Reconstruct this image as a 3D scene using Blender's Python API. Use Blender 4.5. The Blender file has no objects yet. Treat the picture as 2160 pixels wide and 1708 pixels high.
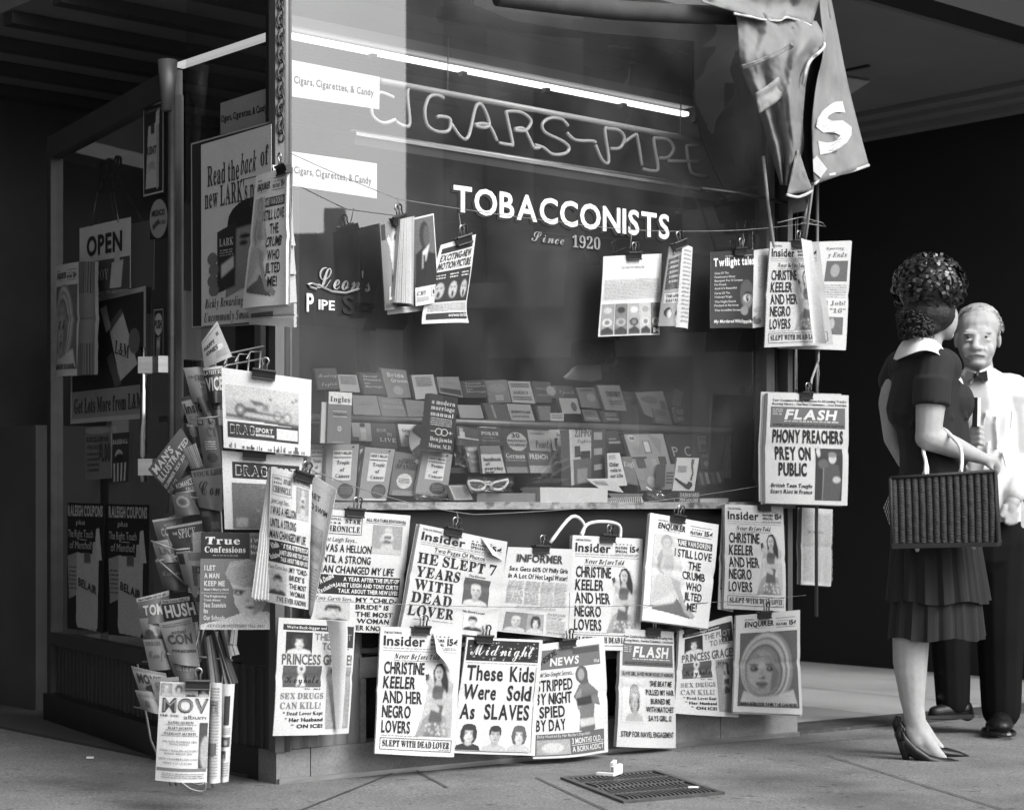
import bpy, bmesh, math, random
from mathutils import Vector as V, Matrix, noise as mnoise
random.seed(7)
SC = bpy.context.scene
COL = SC.collection
R = math.radians
# ---------------------------------------------------------------- camera, world, sun, exposure
FPX, CX, HY, H = 3936.0, 1080.0, 1058.0, 0.88      # measured on a 2160 px wide view of the photograph
cam = bpy.data.cameras.new('camera')
camo = bpy.data.objects.new('camera', cam); COL.objects.link(camo)
camo.location = (0, 0, H); camo.rotation_euler = (R(90), 0, 0)
cam.sensor_width = 36; cam.lens = FPX / 2160 * 36
cam.shift_y = (HY - 854) / 2160
cam.clip_start = 0.1; cam.clip_end = 500
cam.dof.use_dof = True; cam.dof.focus_distance = 6.1; cam.dof.aperture_fstop = 6.3
SC.camera = camo
SC.render.resolution_x = 1024; SC.render.resolution_y = 809
SUN_EL, SUN_AZ = 42, 124       # azimuth: compass-like, direction the light comes from, from +Y clockwise
w = bpy.data.worlds.new('World'); SC.world = w; w.use_nodes = True
nt = w.node_tree; nt.nodes.clear()
sky = nt.nodes.new('ShaderNodeTexSky'); sky.sky_type = 'NISHITA'; sky.sun_disc = False
sky.sun_elevation = R(SUN_EL); sky.sun_rotation = R(SUN_AZ); sky.air_density = 1.0; sky.dust_density = 4.0
bw = nt.nodes.new('ShaderNodeRGBToBW'); bg = nt.nodes.new('ShaderNodeBackground'); wo = nt.nodes.new('ShaderNodeOutputWorld')
bg.inputs['Strength'].default_value = 0.15
nt.links.new(sky.outputs[0], bw.inputs[0]); nt.links.new(bw.outputs[0], bg.inputs[0]); nt.links.new(bg.outputs[0], wo.inputs[0])
sd = bpy.data.lights.new('sun', 'SUN'); sd.energy = 0.9; sd.angle = R(35); sd.color = (1, 0.995, 0.985)
so = bpy.data.objects.new('sun', sd); COL.objects.link(so)
az = R(SUN_AZ); el = R(SUN_EL)
tosun = V((math.sin(az) * math.cos(el), math.cos(az) * math.cos(el), math.sin(el)))
so.rotation_euler = tosun.to_track_quat('Z', 'Y').to_euler(); so.location = (0, 0, 30)
SC.view_settings.view_transform = 'Standard'; SC.view_settings.look = 'None'
SC.view_settings.exposure = 1.12; SC.view_settings.gamma = 1.0; SC.view_settings.use_curve_mapping = False
SC.cycles.max_bounces = 8; SC.cycles.transparent_max_bounces = 12; SC.cycles.caustics_reflective = False
SC.cycles.use_denoising = True

# ---------------------------------------------------------------- materials (black-and-white print: all greys)
def mat(name, g, rough=0.6, var=0.15, scale=8, metal=0.0, bump=0.0, spec=0.5, stretch=None, detail=5, emit=0):
    m = bpy.data.materials.new(name); m.use_nodes = True
    t = m.node_tree; b = t.nodes['Principled BSDF']
    b.inputs['Roughness'].default_value = rough; b.inputs['Metallic'].default_value = metal
    b.inputs['Specular IOR Level'].default_value = spec
    tc = t.nodes.new('ShaderNodeTexCoord'); n = t.nodes.new('ShaderNodeTexNoise')
    n.inputs['Scale'].default_value = scale; n.inputs['Detail'].default_value = detail; n.inputs['Roughness'].default_value = 0.62
    src = tc.outputs['Object']
    if stretch:
        mp = t.nodes.new('ShaderNodeMapping'); mp.inputs['Scale'].default_value = stretch
        t.links.new(src, mp.inputs[0]); src = mp.outputs[0]
    t.links.new(src, n.inputs['Vector'])
    mr = t.nodes.new('ShaderNodeMapRange')
    mr.inputs['From Min'].default_value = 0.25; mr.inputs['From Max'].default_value = 0.75
    mr.inputs['To Min'].default_value = g * (1 - var); mr.inputs['To Max'].default_value = g * (1 + var)
    t.links.new(n.outputs[0], mr.inputs[0]); t.links.new(mr.outputs[0], b.inputs['Base Color'])
    r2 = t.nodes.new('ShaderNodeMapRange'); r2.inputs['To Min'].default_value = max(0.02, rough - 0.1); r2.inputs['To Max'].default_value = min(1, rough + 0.1)
    t.links.new(n.outputs[0], r2.inputs[0]); t.links.new(r2.outputs[0], b.inputs['Roughness'])
    if bump:
        bp = t.nodes.new('ShaderNodeBump'); bp.inputs['Strength'].default_value = bump; bp.inputs['Distance'].default_value = 0.01
        t.links.new(n.outputs[0], bp.inputs['Height']); t.links.new(bp.outputs[0], b.inputs['Normal'])
    if emit:
        b.inputs['Emission Color'].default_value = (1, 1, 1, 1); b.inputs['Emission Strength'].default_value = emit
    return m

def print_mat(name, rough, spec, gain=1.0):
    "paper whose ink is a per-face number called tone (printed matter)"
    m = bpy.data.materials.new(name); m.use_nodes = True
    t = m.node_tree; b = t.nodes['Principled BSDF']
    b.inputs['Roughness'].default_value = rough; b.inputs['Specular IOR Level'].default_value = spec
    a = t.nodes.new('ShaderNodeAttribute'); a.attribute_name = 'tone'
    tc = t.nodes.new('ShaderNodeTexCoord'); n = t.nodes.new('ShaderNodeTexNoise')
    n.inputs['Scale'].default_value = 260; n.inputs['Detail'].default_value = 3
    n2 = t.nodes.new('ShaderNodeTexNoise'); n2.inputs['Scale'].default_value = 9; n2.inputs['Detail'].default_value = 4
    t.links.new(tc.outputs['Object'], n.inputs['Vector']); t.links.new(tc.outputs['Object'], n2.inputs['Vector'])
    mr = t.nodes.new('ShaderNodeMapRange'); mr.inputs['From Min'].default_value = .3; mr.inputs['From Max'].default_value = .7
    mr.inputs['To Min'].default_value = 0.86 * gain; mr.inputs['To Max'].default_value = 1.1 * gain
    mr2 = t.nodes.new('ShaderNodeMapRange'); mr2.inputs['To Min'].default_value = .88; mr2.inputs['To Max'].default_value = 1.1
    t.links.new(n.outputs[0], mr.inputs[0]); t.links.new(n2.outputs[0], mr2.inputs[0])
    mu = t.nodes.new('ShaderNodeMath'); mu.operation = 'MULTIPLY'; mu2 = t.nodes.new('ShaderNodeMath'); mu2.operation = 'MULTIPLY'
    t.links.new(a.outputs['Fac'], mu.inputs[0]); t.links.new(mr.outputs[0], mu.inputs[1])
    t.links.new(mu.outputs[0], mu2.inputs[0]); t.links.new(mr2.outputs[0], mu2.inputs[1]); t.links.new(mu2.outputs[0], b.inputs['Base Color'])
    bp = t.nodes.new('ShaderNodeBump'); bp.inputs['Strength'].default_value = .25; bp.inputs['Distance'].default_value = .004
    t.links.new(n2.outputs[0], bp.inputs['Height']); t.links.new(bp.outputs[0], b.inputs['Normal'])
    return m

def glass_mat(name, tint=0.93, boost=4.2, dirt_haze=0.075):
    m = bpy.data.materials.new(name); m.use_nodes = True
    t = m.node_tree; t.nodes.clear()
    o = t.nodes.new('ShaderNodeOutputMaterial'); tr = t.nodes.new('ShaderNodeBsdfTransparent'); gl = t.nodes.new('ShaderNodeBsdfGlossy')
    tr.inputs[0].default_value = (tint, tint, tint, 1); gl.inputs['Roughness'].default_value = 0.0
    fr = t.nodes.new('ShaderNodeLayerWeight'); fr.inputs[0].default_value = .5
    pw = t.nodes.new('ShaderNodeMath'); pw.operation = 'POWER'; pw.inputs[1].default_value = 5
    mu = t.nodes.new('ShaderNodeMath'); mu.operation = 'MULTIPLY_ADD'; mu.inputs[1].default_value = .96 * boost; mu.inputs[2].default_value = .04 * boost; mu.use_clamp = True
    mx = t.nodes.new('ShaderNodeMixShader'); t.links.new(fr.outputs['Facing'], pw.inputs[0]); t.links.new(pw.outputs[0], mu.inputs[0]); t.links.new(mu.outputs[0], mx.inputs[0])
    t.links.new(tr.outputs[0], mx.inputs[1]); t.links.new(gl.outputs[0], mx.inputs[2])
    df = t.nodes.new('ShaderNodeBsdfDiffuse'); df.inputs[0].default_value = (.4, .4, .4, 1)  # mottled dirt film, strengthened to stand in for reflected haze on the panes
    tc = t.nodes.new('ShaderNodeTexCoord'); n = t.nodes.new('ShaderNodeTexNoise'); n.inputs['Scale'].default_value = 2.5; n.inputs['Detail'].default_value = 6
    t.links.new(tc.outputs['Object'], n.inputs['Vector'])
    mr = t.nodes.new('ShaderNodeMapRange'); mr.inputs['From Min'].default_value = .38; mr.inputs['From Max'].default_value = .7
    mr.inputs['To Min'].default_value = dirt_haze * .45; mr.inputs['To Max'].default_value = dirt_haze * 1.7
    t.links.new(n.outputs[0], mr.inputs[0])
    mx2 = t.nodes.new('ShaderNodeMixShader'); t.links.new(mr.outputs[0], mx2.inputs[0]); t.links.new(mx.outputs[0], mx2.inputs[1]); t.links.new(df.outputs[0], mx2.inputs[2])
    t.links.new(mx2.outputs[0], o.inputs[0])
    return m

M = dict(
    paper=print_mat('newsprint', 0.8, 0.2, .88), glossy=print_mat('coated_cover', 0.45, 0.3), shaded_card=print_mat('shaded_poster_card', .5, .2, .8),  # the door poster card is a copy darkened to stand for shade
    glass=glass_mat('shop_window_glass'), doorglass=glass_mat('door_glass', .88, 2.2, .02),
    cello=glass_mat('cellophane', .96, 2.2, .12),
    steel=mat('brushed_steel', .5, .38, .2, 6, 1.0, .05, stretch=(1, 1, 12)),
    plinth=mat('worn_aluminium_plinth', .21, .5, .3, 3, .15, .06, stretch=(1, 1, 5)),
    chrome=mat('chrome', .6, .15, .05, 5, 1.0),
    darkmetal=mat('dark_metal', .07, .45, .3, 10, .6),
    postmetal=mat('grey_painted_post', .13, .4, .25, 4, .35, stretch=(3, 3, .6)),
    black=mat('black_enamel', .02, .35, .3, 8), riser=mat('dark_stall_riser', .018, .5, .4, 3, bump=.05),
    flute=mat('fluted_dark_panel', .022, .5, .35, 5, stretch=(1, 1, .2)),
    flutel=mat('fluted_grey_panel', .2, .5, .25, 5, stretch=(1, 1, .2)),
    interior=mat('shop_interior_wall', .05, .8, .35, 2), ceiling=mat('shop_ceiling', .16, .8, .12, 2),
    joist=mat('dark_joist', .03, .7, .2, 3), wood=mat('display_wood', .16, .6, .3, 6, stretch=(1, 8, 1)),
    sill=mat('worn_sill', .22, .6, .45, 12, stretch=(1, 1, 3), bump=.1),
    whitep=mat('white_paint', .78, .5, .05, 8), lamp=mat('lit_tube', .8, .5, .02, 3, emit=1.6),
    neon=mat('unlit_neon_tube', .65, .2, .1, 8, spec=.8), shadowpaint=mat('black_letter_shade', .012, .5, .1, 8),
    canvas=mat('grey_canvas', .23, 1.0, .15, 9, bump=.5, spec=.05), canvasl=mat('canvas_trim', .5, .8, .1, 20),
    darksheet=mat('black_shade_sheet', .012, .95, .3, 4),  # black sheet colour for the awning gap's shade and its window reflection
    wire=mat('galvanised_wire', .25, .5, .2, 30, .7), rope=mat('cord', .3, .9, .25, 60),
    clip=mat('black_spring_steel', .025, .32, .2, 20), cliph=mat('clip_wire', .4, .3, .1, 20, 1.0),
    asphalt=mat('pavement', .15, .85, .3, 3.5, bump=.5, detail=14),
    floor=mat('passage_terrazzo', .34, .5, .12, 3, detail=8), strip=mat('dark_threshold', .06, .5, .5, 14),
    soffit=mat('passage_soffit', .2, .75, .15, 2), darkwall=mat('dark_passage_wall', .009, .8, .4, 1.5),
    darkwall2=mat('dark_building', .01, .95, .4, 1.2), ledge=mat('grey_ledge', .16, .7, .2, 3),
    facade=mat('grey_stucco_facade', .42, .8, .2, .8), facade2=mat('pale_facade', .45, .8, .15, .8), window=mat('dark_window', .03, .15, .2, 2),
    skin=mat('skin', .39, .6, .1, 40, bump=.12, spec=.3), hose=mat('stockinged_leg', .42, .45, .05, 18), hairg=mat('grey_hair', .34, .6, .4, 60), haird=mat('dark_hair', .014, .6, .5, 90, bump=.5),
    dress=mat('dark_dress', .012, .9, .2, 12, bump=.1), collar=mat('white_collar', .75, .7, .04, 10), shirt=mat('white_shirt', .6, .75, .05, 7, bump=.12),
    trouser=mat('dark_trousers', .008, .95, .3, 6, bump=.12, spec=.1), shoe=mat('black_leather', .008, .38, .2, 10, spec=.35),
    wicker=mat('dark_wicker', .016, .6, .6, 90, stretch=(1, 1, 4), bump=.4), ribbon=mat('shiny_straw', .006, .34, .6, 30, spec=.7),
    grate=mat('cast_iron', .075, .5, .4, 20, .3), pit_shade=mat('pit_shade', .006, .9, .1, 3), lips=mat('lip_line', .12, .6, .1, 9),
    eye=mat('eye_dark', .03, .4, .1, 9), tan=mat('box_card', .45, .7, .1, 10), hatm=mat('pale_straw', .4, .8, .15, 30),
)

# ---------------------------------------------------------------- geometry helpers
def ray(x, y): return V(((x - CX) / FPX, 1, (HY - y) / FPX))
O = V((0, 0, H))
def hit(x, y, plane):
    p, n = plane; d = ray(x, y)
    return O + d * ((p - O).dot(n) / d.dot(n))
ZC = H * FPX / (1653 - HY)
C = V(((583 - CX) / FPX * ZC, ZC, 0))                 # corner of the shop front at the pavement
_u = V((5562 - CX, FPX, 0)).normalized(); U = _u       # along the main window, away from the corner
N = V((U.y, -U.x, 0))                                  # outward from the main window
L = V((-U.y, U.x, 0)); NL = -U                         # along the side wall; its outward normal
def PF(d=0, lean=0): return (C + N * d, (N * math.cos(lean) + V((0, 0, 1)) * math.sin(lean)))
def PFL(d, lean, z0): return (C + N * d + V((0, 0, z0)), N * math.cos(lean) + V((0, 0, 1)) * math.sin(lean))
def PL(d=0): return (C + NL * d, NL)
DH = hit(362, 900, PL(0)); DH = V((DH.x, DH.y, 0))
DD = V((-2330, FPX, 0)).normalized(); DN = V((-DD.y, DD.x, 0))
def PD(d=0): return (DH + DN * d, DN)
def PZ(z, yaw=0, x=CX):
    p = O + ray(x, HY) * z; a = R(yaw)
    return (p, V((math.sin(a), -math.cos(a), 0)))
SLOPE = 0.022
GN = V((SLOPE * U.x, SLOPE * U.y, 1)).normalized()
PG = (C.copy(), GN)
def gz(x, y): return -SLOPE * ((x - C.x) * U.x + (y - C.y) * U.y)
def FW(s, d, z): return C + U * s + N * d + V((0, 0, z))
def LW(s, d, z): return C + L * s + NL * d + V((0, 0, z))
def DW(s, d, z): return DH + DD * s + DN * d + V((0, 0, z))

def tag(o, label=None, cat=None, group=None, kind=None):
    if label: o['label'] = label
    if cat: o['category'] = cat
    if group: o['group'] = group
    if kind: o['kind'] = kind
    return o
def empty(name, loc, label=None, cat=None, group=None):
    o = bpy.data.objects.new(name, None); COL.objects.link(o); o.location = loc; o.empty_display_size = .1
    return tag(o, label, cat, group)
def base_of(p):
    v = V((0, 0, 0))
    while p is not None: v = v + p.location; p = p.parent
    return v
def mk(name, vs, fs, m, parent=None, tone=None, smooth=False, loc=None):
    "one mesh object from world-space verts"
    if parent is not None: b = base_of(parent); l = V((0, 0, 0))
    else:
        if loc is None:
            lo = [min(v[i] for v in vs) for i in range(3)]; hi = [max(v[i] for v in vs) for i in range(3)]
            loc = V(((lo[0] + hi[0]) / 2, (lo[1] + hi[1]) / 2, lo[2]))
        b = V(loc); l = b
    me = bpy.data.meshes.new(name)
    me.from_pydata([(v[0] - b.x, v[1] - b.y, v[2] - b.z) for v in vs], [], fs)
    if tone is not None:
        a = me.attributes.new('tone', 'FLOAT', 'FACE'); a.data.foreach_set('value', tone)
    if smooth: me.polygons.foreach_set('use_smooth', [True] * len(me.polygons))
    for mm in (m if isinstance(m, (list, tuple)) else [m]): me.materials.append(mm)
    me.update()
    o = bpy.data.objects.new(name, me); COL.objects.link(o); o.location = l
    if parent is not None: o.parent = parent
    return o

class MB:
    def __init__(s): s.v = []; s.f = []; s.t = []
    def add(s, vs, fs, tone=.5):
        k = len(s.v); s.v += [V(v) for v in vs]; s.f += [tuple(i + k for i in f) for f in fs]; s.t += [tone] * len(fs)
    def hexa(s, p, tone=.5):                       # 8 points: bottom ring then top ring
        s.add(p, [(3, 2, 1, 0), (4, 5, 6, 7), (0, 1, 5, 4), (1, 2, 6, 5), (2, 3, 7, 6), (3, 0, 4, 7)], tone)
    def box(s, fn, a, b, tone=.5):
        (x0, y0, z0), (x1, y1, z1) = a, b
        s.hexa([fn(x0, y0, z0), fn(x1, y0, z0), fn(x1, y1, z0), fn(x0, y1, z0), fn(x0, y0, z1), fn(x1, y0, z1), fn(x1, y1, z1), fn(x0, y1, z1)], tone)
    def tube(s, pts, r, n=8, cap=True, tone=.5):
        pts = [V(p) for p in pts]; rs = r if isinstance(r, (list, tuple)) else [r] * len(pts)
        k = len(s.v); up = None
        for i, p in enumerate(pts):
            d = (pts[min(i + 1, len(pts) - 1)] - pts[max(i - 1, 0)])
            d = d.normalized() if d.length > 1e-9 else V((0, 0, 1))
            if up is None or abs(up.dot(d)) > .98: up = V((0, 0, 1)) if abs(d.z) < .9 else V((1, 0, 0))
            a = up.cross(d).normalized(); b = d.cross(a); up = b
            for j in range(n):
                t = 2 * math.pi * j / n
                s.v.append(p + (a * math.cos(t) + b * math.sin(t)) * rs[i])
        fs = []
        for i in range(len(pts) - 1):
            for j in range(n):
                q = (j + 1) % n
                fs.append((k + i * n + j, k + i * n + q, k + (i + 1) * n + q, k + (i + 1) * n + j))
        if cap: fs += [tuple(k + j for j in reversed(range(n))), tuple(k + (len(pts) - 1) * n + j for j in range(n))]
        s.f += fs; s.t += [tone] * len(fs)
    def ell(s, c, rx, ry, rz, nu=14, nv=9, rot=None, tone=.5):
        vs = []
        for i in range(nv + 1):
            a = math.pi * i / nv
            for j in range(nu):
                b = 2 * math.pi * j / nu
                q = V((rx * math.sin(a) * math.cos(b), ry * math.sin(a) * math.sin(b), rz * math.cos(a)))
                if rot: q = rot @ q
                vs.append(V(c) + q)
        fs = []
        for i in range(nv):
            for j in range(nu):
                q = (j + 1) % nu
                if i == 0: fs.append((j, nu + j, nu + q))
                elif i == nv - 1: fs.append((i * nu + j, (i + 1) * nu + j, i * nu + q))
                else: fs.append((i * nu + j, (i + 1) * nu + j, (i + 1) * nu + q, i * nu + q))
        s.add(vs, fs, tone)
    def cap(s, p0, r0, p1, r1, n=12):
        "tapered capsule"
        p0 = V(p0); p1 = V(p1); d = p1 - p0
        pts = []; rs = []
        dn = d.normalized()
        for k in range(4): a = math.pi / 2 * k / 4; pts.append(p0 - dn * r0 * math.cos(a)); rs.append(max(r0 * math.sin(a), 1e-4))
        pts += [p0, p1]; rs += [r0, r1]
        for k in range(1, 5): a = math.pi / 2 * k / 4; pts.append(p1 + dn * r1 * math.sin(a)); rs.append(max(r1 * math.cos(a), 1e-4))
        s.tube(pts, rs, n)
    def build(s, name, m, parent=None, smooth=False, tones=False, loc=None):
        return mk(name, s.v, s.f, m, parent, s.t if tones else None, smooth, loc)

def organic(name, mb, m, voxel, smooth=6, parent=None, loc=None):
    "melt overlapping closed pieces into one continuous surface"
    o = mk(name + '_tmp', mb.v, mb.f, m, parent, None, True, loc)
    a = o.modifiers.new('r', 'REMESH'); a.mode = 'VOXEL'; a.voxel_size = voxel; a.use_smooth_shade = True
    b = o.modifiers.new('s', 'SMOOTH'); b.factor = .5; b.iterations = smooth
    dg = bpy.context.evaluated_depsgraph_get(); dg.update()
    me = bpy.data.meshes.new_from_object(o.evaluated_get(dg))
    o.modifiers.clear(); old = o.data; o.data = me; bpy.data.meshes.remove(old)
    me.name = name; o.name = name
    if not me.materials: me.materials.append(m)
    me.polygons.foreach_set('use_smooth', [True] * len(me.polygons))
    return o

# ---------------------------------------------------------------- lettering
_fc = bpy.data.curves.new('glyph', 'FONT'); _fo = bpy.data.objects.new('glyph', _fc); COL.objects.link(_fo)
_fc.resolution_u = 3
_G = {}
def _mapch(ch, st):
    if st in ('sb', 'si', 'sc'):
        u, l = {'sb': (0x1D400, 0x1D41A), 'si': (0x1D468, 0x1D482), 'sc': (0x1D4D0, 0x1D4EA)}[st]
        if 'A' <= ch <= 'Z': return chr(u + ord(ch) - 65)
        if 'a' <= ch <= 'z': return chr(l + ord(ch) - 97)
        if '0' <= ch <= '9': return chr(0x1D7CE + ord(ch) - 48)
    return ch
def glyph(ch, st):
    k = (ch, st)
    if k not in _G:
        _fc.body = _mapch(ch, st)
        _fc.offset = {'b': .022, 'k': .036, 'sb': .008, 'n': -.006}.get(st, 0.0)
        dg = bpy.context.evaluated_depsgraph_get(); dg.update()
        me = bpy.data.meshes.new_from_object(_fo.evaluated_get(dg))
        vs = [(v.co.x, v.co.y) for v in me.vertices]; fs = [tuple(p.vertices) for p in me.polygons]
        bpy.data.meshes.remove(me)
        x0 = min([v[0] for v in vs], default=0); x1 = max([v[0] for v in vs], default=.25)
        _G[k] = ([(x - x0, y) for x, y in vs], fs, x1 - x0)
    return _G[k]
def lay(text, st='b', it=0.0, gap=.085):
    "verts, faces, width of a line; baseline 0, cap height about .69"
    vs = []; fs = []; x = 0
    for ch in text:
        if ch == ' ': x += .26; continue
        g = glyph(ch, st); k = len(vs)
        vs += [(px + x + it * py, py) for px, py in g[0]]; fs += [tuple(i + k for i in f) for f in g[1]]
        x += g[2] + gap
    return vs, fs, max(x - gap, .05)

# ---------------------------------------------------------------- printed sheets
def ellpts(cx, cy, rx, ry, n=18, a0=0, a1=360):
    return [(cx + rx * math.cos(R(a0 + (a1 - a0) * i / n)), cy + ry * math.sin(R(a0 + (a1 - a0) * i / n))) for i in range(n if a1 - a0 >= 360 else n + 1)]
import numpy as np
def raster(shapes, x0, y0, x1, y1, nx, ny, seed):
    "soft picture from flat shapes: coverage on a fine grid, then a slight blur and print grain"
    K = 3; W_, H_ = nx * K, ny * K
    X = (np.arange(W_) + .5) / W_ * (x1 - x0) + x0; Y = (np.arange(H_) + .5) / H_ * (y1 - y0) + y0
    img = np.full((H_, W_), np.nan)
    for pts, tone in shapes:
        xs = [p[0] for p in pts]; ys = [p[1] for p in pts]
        i0, i1 = np.searchsorted(X, [min(xs), max(xs)]); j0, j1 = np.searchsorted(Y, [min(ys), max(ys)])
        if i1 <= i0 or j1 <= j0: continue
        xx = X[None, i0:i1]; yy = Y[j0:j1, None]; ins = np.zeros((j1 - j0, i1 - i0), bool)
        for k in range(len(pts)):
            (ax, ay), (bx, by) = pts[k], pts[k - 1]
            if ay == by: continue
            c = (ay > yy) != (by > yy); ins ^= c & (xx < (bx - ax) * (yy - ay) / (by - ay) + ax)
        img[j0:j1, i0:i1][ins] = tone
    m = ~np.isnan(img); v = np.where(m, img, 0.0); wgt = m.astype(float)
    def blur(a, k):
        for ax in (0, 1):
            q = np.pad(a, [(k, k) if d == ax else (0, 0) for d in (0, 1)], 'edge'); c = np.cumsum(q, ax); c = np.insert(c, 0, 0, ax)
            a = (np.take(c, range(2 * k + 1, c.shape[ax]), ax) - np.take(c, range(0, c.shape[ax] - 2 * k - 1), ax)) / (2 * k + 1)
        return a
    k1 = 2 + nx // 45; v2, w2 = blur(blur(v, k1), k1 // 2 + 1), blur(blur(wgt, k1), k1 // 2 + 1)
    f = lambda a: a.reshape(ny, K, nx, K).mean((1, 3))
    cov = f(wgt); val = f(v2) / np.maximum(f(w2), 1e-6)
    g = np.random.RandomState(seed).normal(1, .1, val.shape)
    return cov, val * g
class Art:
    """collects print in page coordinates (u right, v down, 0..1) as named pieces"""
    def __init__(s, asp, wd=.3): s.parts = {}; s.asp = asp; s.lvl = 0; s.wd = wd; s.ph = {}; s.pid = 0; s.cur = 0; s.cl = {}
    def _key(s, name, bb, pad):
        L_ = s.cl.setdefault(name, [])
        for i, c in enumerate(L_):
            if bb[0] < c[2] + pad and bb[2] > c[0] - pad and bb[1] < c[3] + pad and bb[3] > c[1] - pad:
                L_[i] = [min(bb[0], c[0]), min(bb[1], c[1]), max(bb[2], c[2]), max(bb[3], c[3])]; return i
        L_.append(list(bb)); return len(L_) - 1
    def _p(s, name, pts=None):
        if pts:
            xs = [p[0] for p in pts]; ys = [p[1] for p in pts]; name = '%s~%d' % (name, s._key(name, (min(xs), min(ys), max(xs), max(ys)), .09))
        return s.parts.setdefault(name, ([], [], []))
    def poly(s, pts, tone, name='printed_panel', lv=None):
        if name in ('photograph', 'picture'): s._ph(name, list(pts), tone); return
        s.lvl += 1; h = (lv if lv is not None else 1) * .0004 + s.lvl * .00002
        v, f, t = s._p(name, pts); k = len(v); v += [(x, y, h) for x, y in pts]; f.append(tuple(range(k, k + len(pts)))); t.append(tone)
    def rect(s, x0, y0, x1, y1, tone, name='printed_panel', lv=1, n=16):
        if name in ('photograph', 'picture'): s._ph(name, [(x0, y0), (x1, y0), (x1, y1), (x0, y1)], tone); return
        s.lvl += 1; h = lv * .0004 + s.lvl * .00002
        v, f, t = s._p(name, [(x0, y0), (x1, y1)])
        nx = max(1, int(abs(x1 - x0) * n)); ny = max(1, int(abs(y1 - y0) * n)); k = len(v)
        for j in range(ny + 1):
            for i in range(nx + 1): v.append((x0 + (x1 - x0) * i / nx, y0 + (y1 - y0) * j / ny, h))
        for j in range(ny):
            for i in range(nx): a = k + j * (nx + 1) + i; f.append((a, a + 1, a + nx + 2, a + nx + 1)); t.append(tone)
    def _ph(s, name, pts, tone):
        if s.cur: k = s.cur
        else:
            xs = [p[0] for p in pts]; ys = [p[1] for p in pts]; k = 1000 + s._key(name + '_loose', (min(xs), min(ys), max(xs), max(ys)), .01)
        s.ph.setdefault((name, k), []).append((pts, tone))
    def ell(s, cx, cy, rx, ry, tone, name='photograph', lv=2): s.poly(ellpts(cx, cy, rx, ry), tone, name, lv)
    def text(s, tx, x0, y0, x1, y1, tone=.03, st='b', it=0, name='headline', lv=4, fit=True, rot=0):
        vs, fs, wd = lay(tx, st, it); s.lvl += 1; h = lv * .0004 + s.lvl * .00002
        v, f, t = s._p(name, [(x0, y0), (x1, y1)]); k = len(v)
        cxm, cym = (x0 + x1) / 2, (y0 + y1) / 2; ca, sa = math.cos(R(rot)), math.sin(R(rot))
        for px, py in vs:
            a = x0 + px / wd * (x1 - x0); b = y1 - py / .69 * (y1 - y0)
            if rot:
                da, db = (a - cxm) * s.asp, b - cym
                a, b = cxm + (da * ca + db * sa) / s.asp, cym + (-da * sa + db * ca)
            v.append((a, b, h))
        f += [tuple(i + k for i in q) for q in fs]; t += [tone] * len(fs)
    def lines(s, x0, y0, x1, y1, n, tone=.3, th=.45, name='small_print', rnd=None):
        rr = rnd or random; dy = (y1 - y0) / n
        for i in range(n):
            x = x0; y = y0 + i * dy
            while x < x1 - .012:
                wd = rr.uniform(.02, .085); e = min(x + wd, x1); s.rect(x, y, e, y + dy * th, tone * rr.uniform(.8, 1.25), name, 3, 6); x = e + .012
    def frame(s, x0, y0, x1, y1, tone=.05, w=.008, name='printed_panel'):
        wy = w * s.asp
        s.rect(x0, y0, x1, y0 + wy, tone, name, 2); s.rect(x0, y1 - wy, x1, y1, tone, name, 2)
        s.rect(x0, y0, x0 + w, y1, tone, name, 2); s.rect(x1 - w, y0, x1, y1, tone, name, 2)
    def face(s, x0, y0, x1, y1, kind='man', bgt=.18, skin=.5, name='photograph', hair=None, dress=None):
        W, Hh = x1 - x0, y1 - y0; s.pid += 1; keep = s.cur; s.cur = s.pid
        q = lambda a, b: (x0 + a * W, y0 + b * Hh)
        e = lambda a, b, c, d, t: s.poly([(min(max(px, x0), x1), min(max(py, y0), y1)) for px, py in ellpts(x0 + a * W, y0 + b * Hh, c * W, d * Hh)], t, name, 2)
        hr = hair if hair is not None else (.05 if kind != 'blond' else .42); dr = dress if dress is not None else (.06 if kind == 'man' else .5)
        if bgt is not None: s.rect(x0, y0, x1, y1, bgt, name, 1)
        if kind in ('woman', 'blond'): e(.5, .46, .31, .36, hr)
        s.poly([q(.02, 1), q(.08, .86), q(.3, .78), q(.7, .78), q(.92, .86), q(.98, 1)], dr, name, 2)
        s.poly([q(.4, .62), q(.6, .62), q(.64, .8), q(.5, .86), q(.36, .8)], skin * .75, name, 2)
        e(.5, .45, .205, .265, skin); e(.58, .5, .12, .2, skin * .8)
        e(.45, .47, .14, .2, skin)
        if kind == 'man': e(.5, .24, .22, .115, hr); e(.3, .36, .045, .1, hr); e(.7, .36, .045, .1, hr)
        elif kind == 'bald': e(.5, .28, .19, .1, skin * 1.1)
        else: e(.5, .22, .25, .12, hr); e(.3, .4, .07, .2, hr); e(.7, .4, .07, .2, hr)
        for a in (.41, .59): e(a, .43, .05, .02, skin * .25); e(a, .39, .06, .012, skin * .35)
        e(.52, .53, .03, .035, skin * .6); e(.5, .62, .075, .018, skin * .3)
        s.cur = keep
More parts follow.
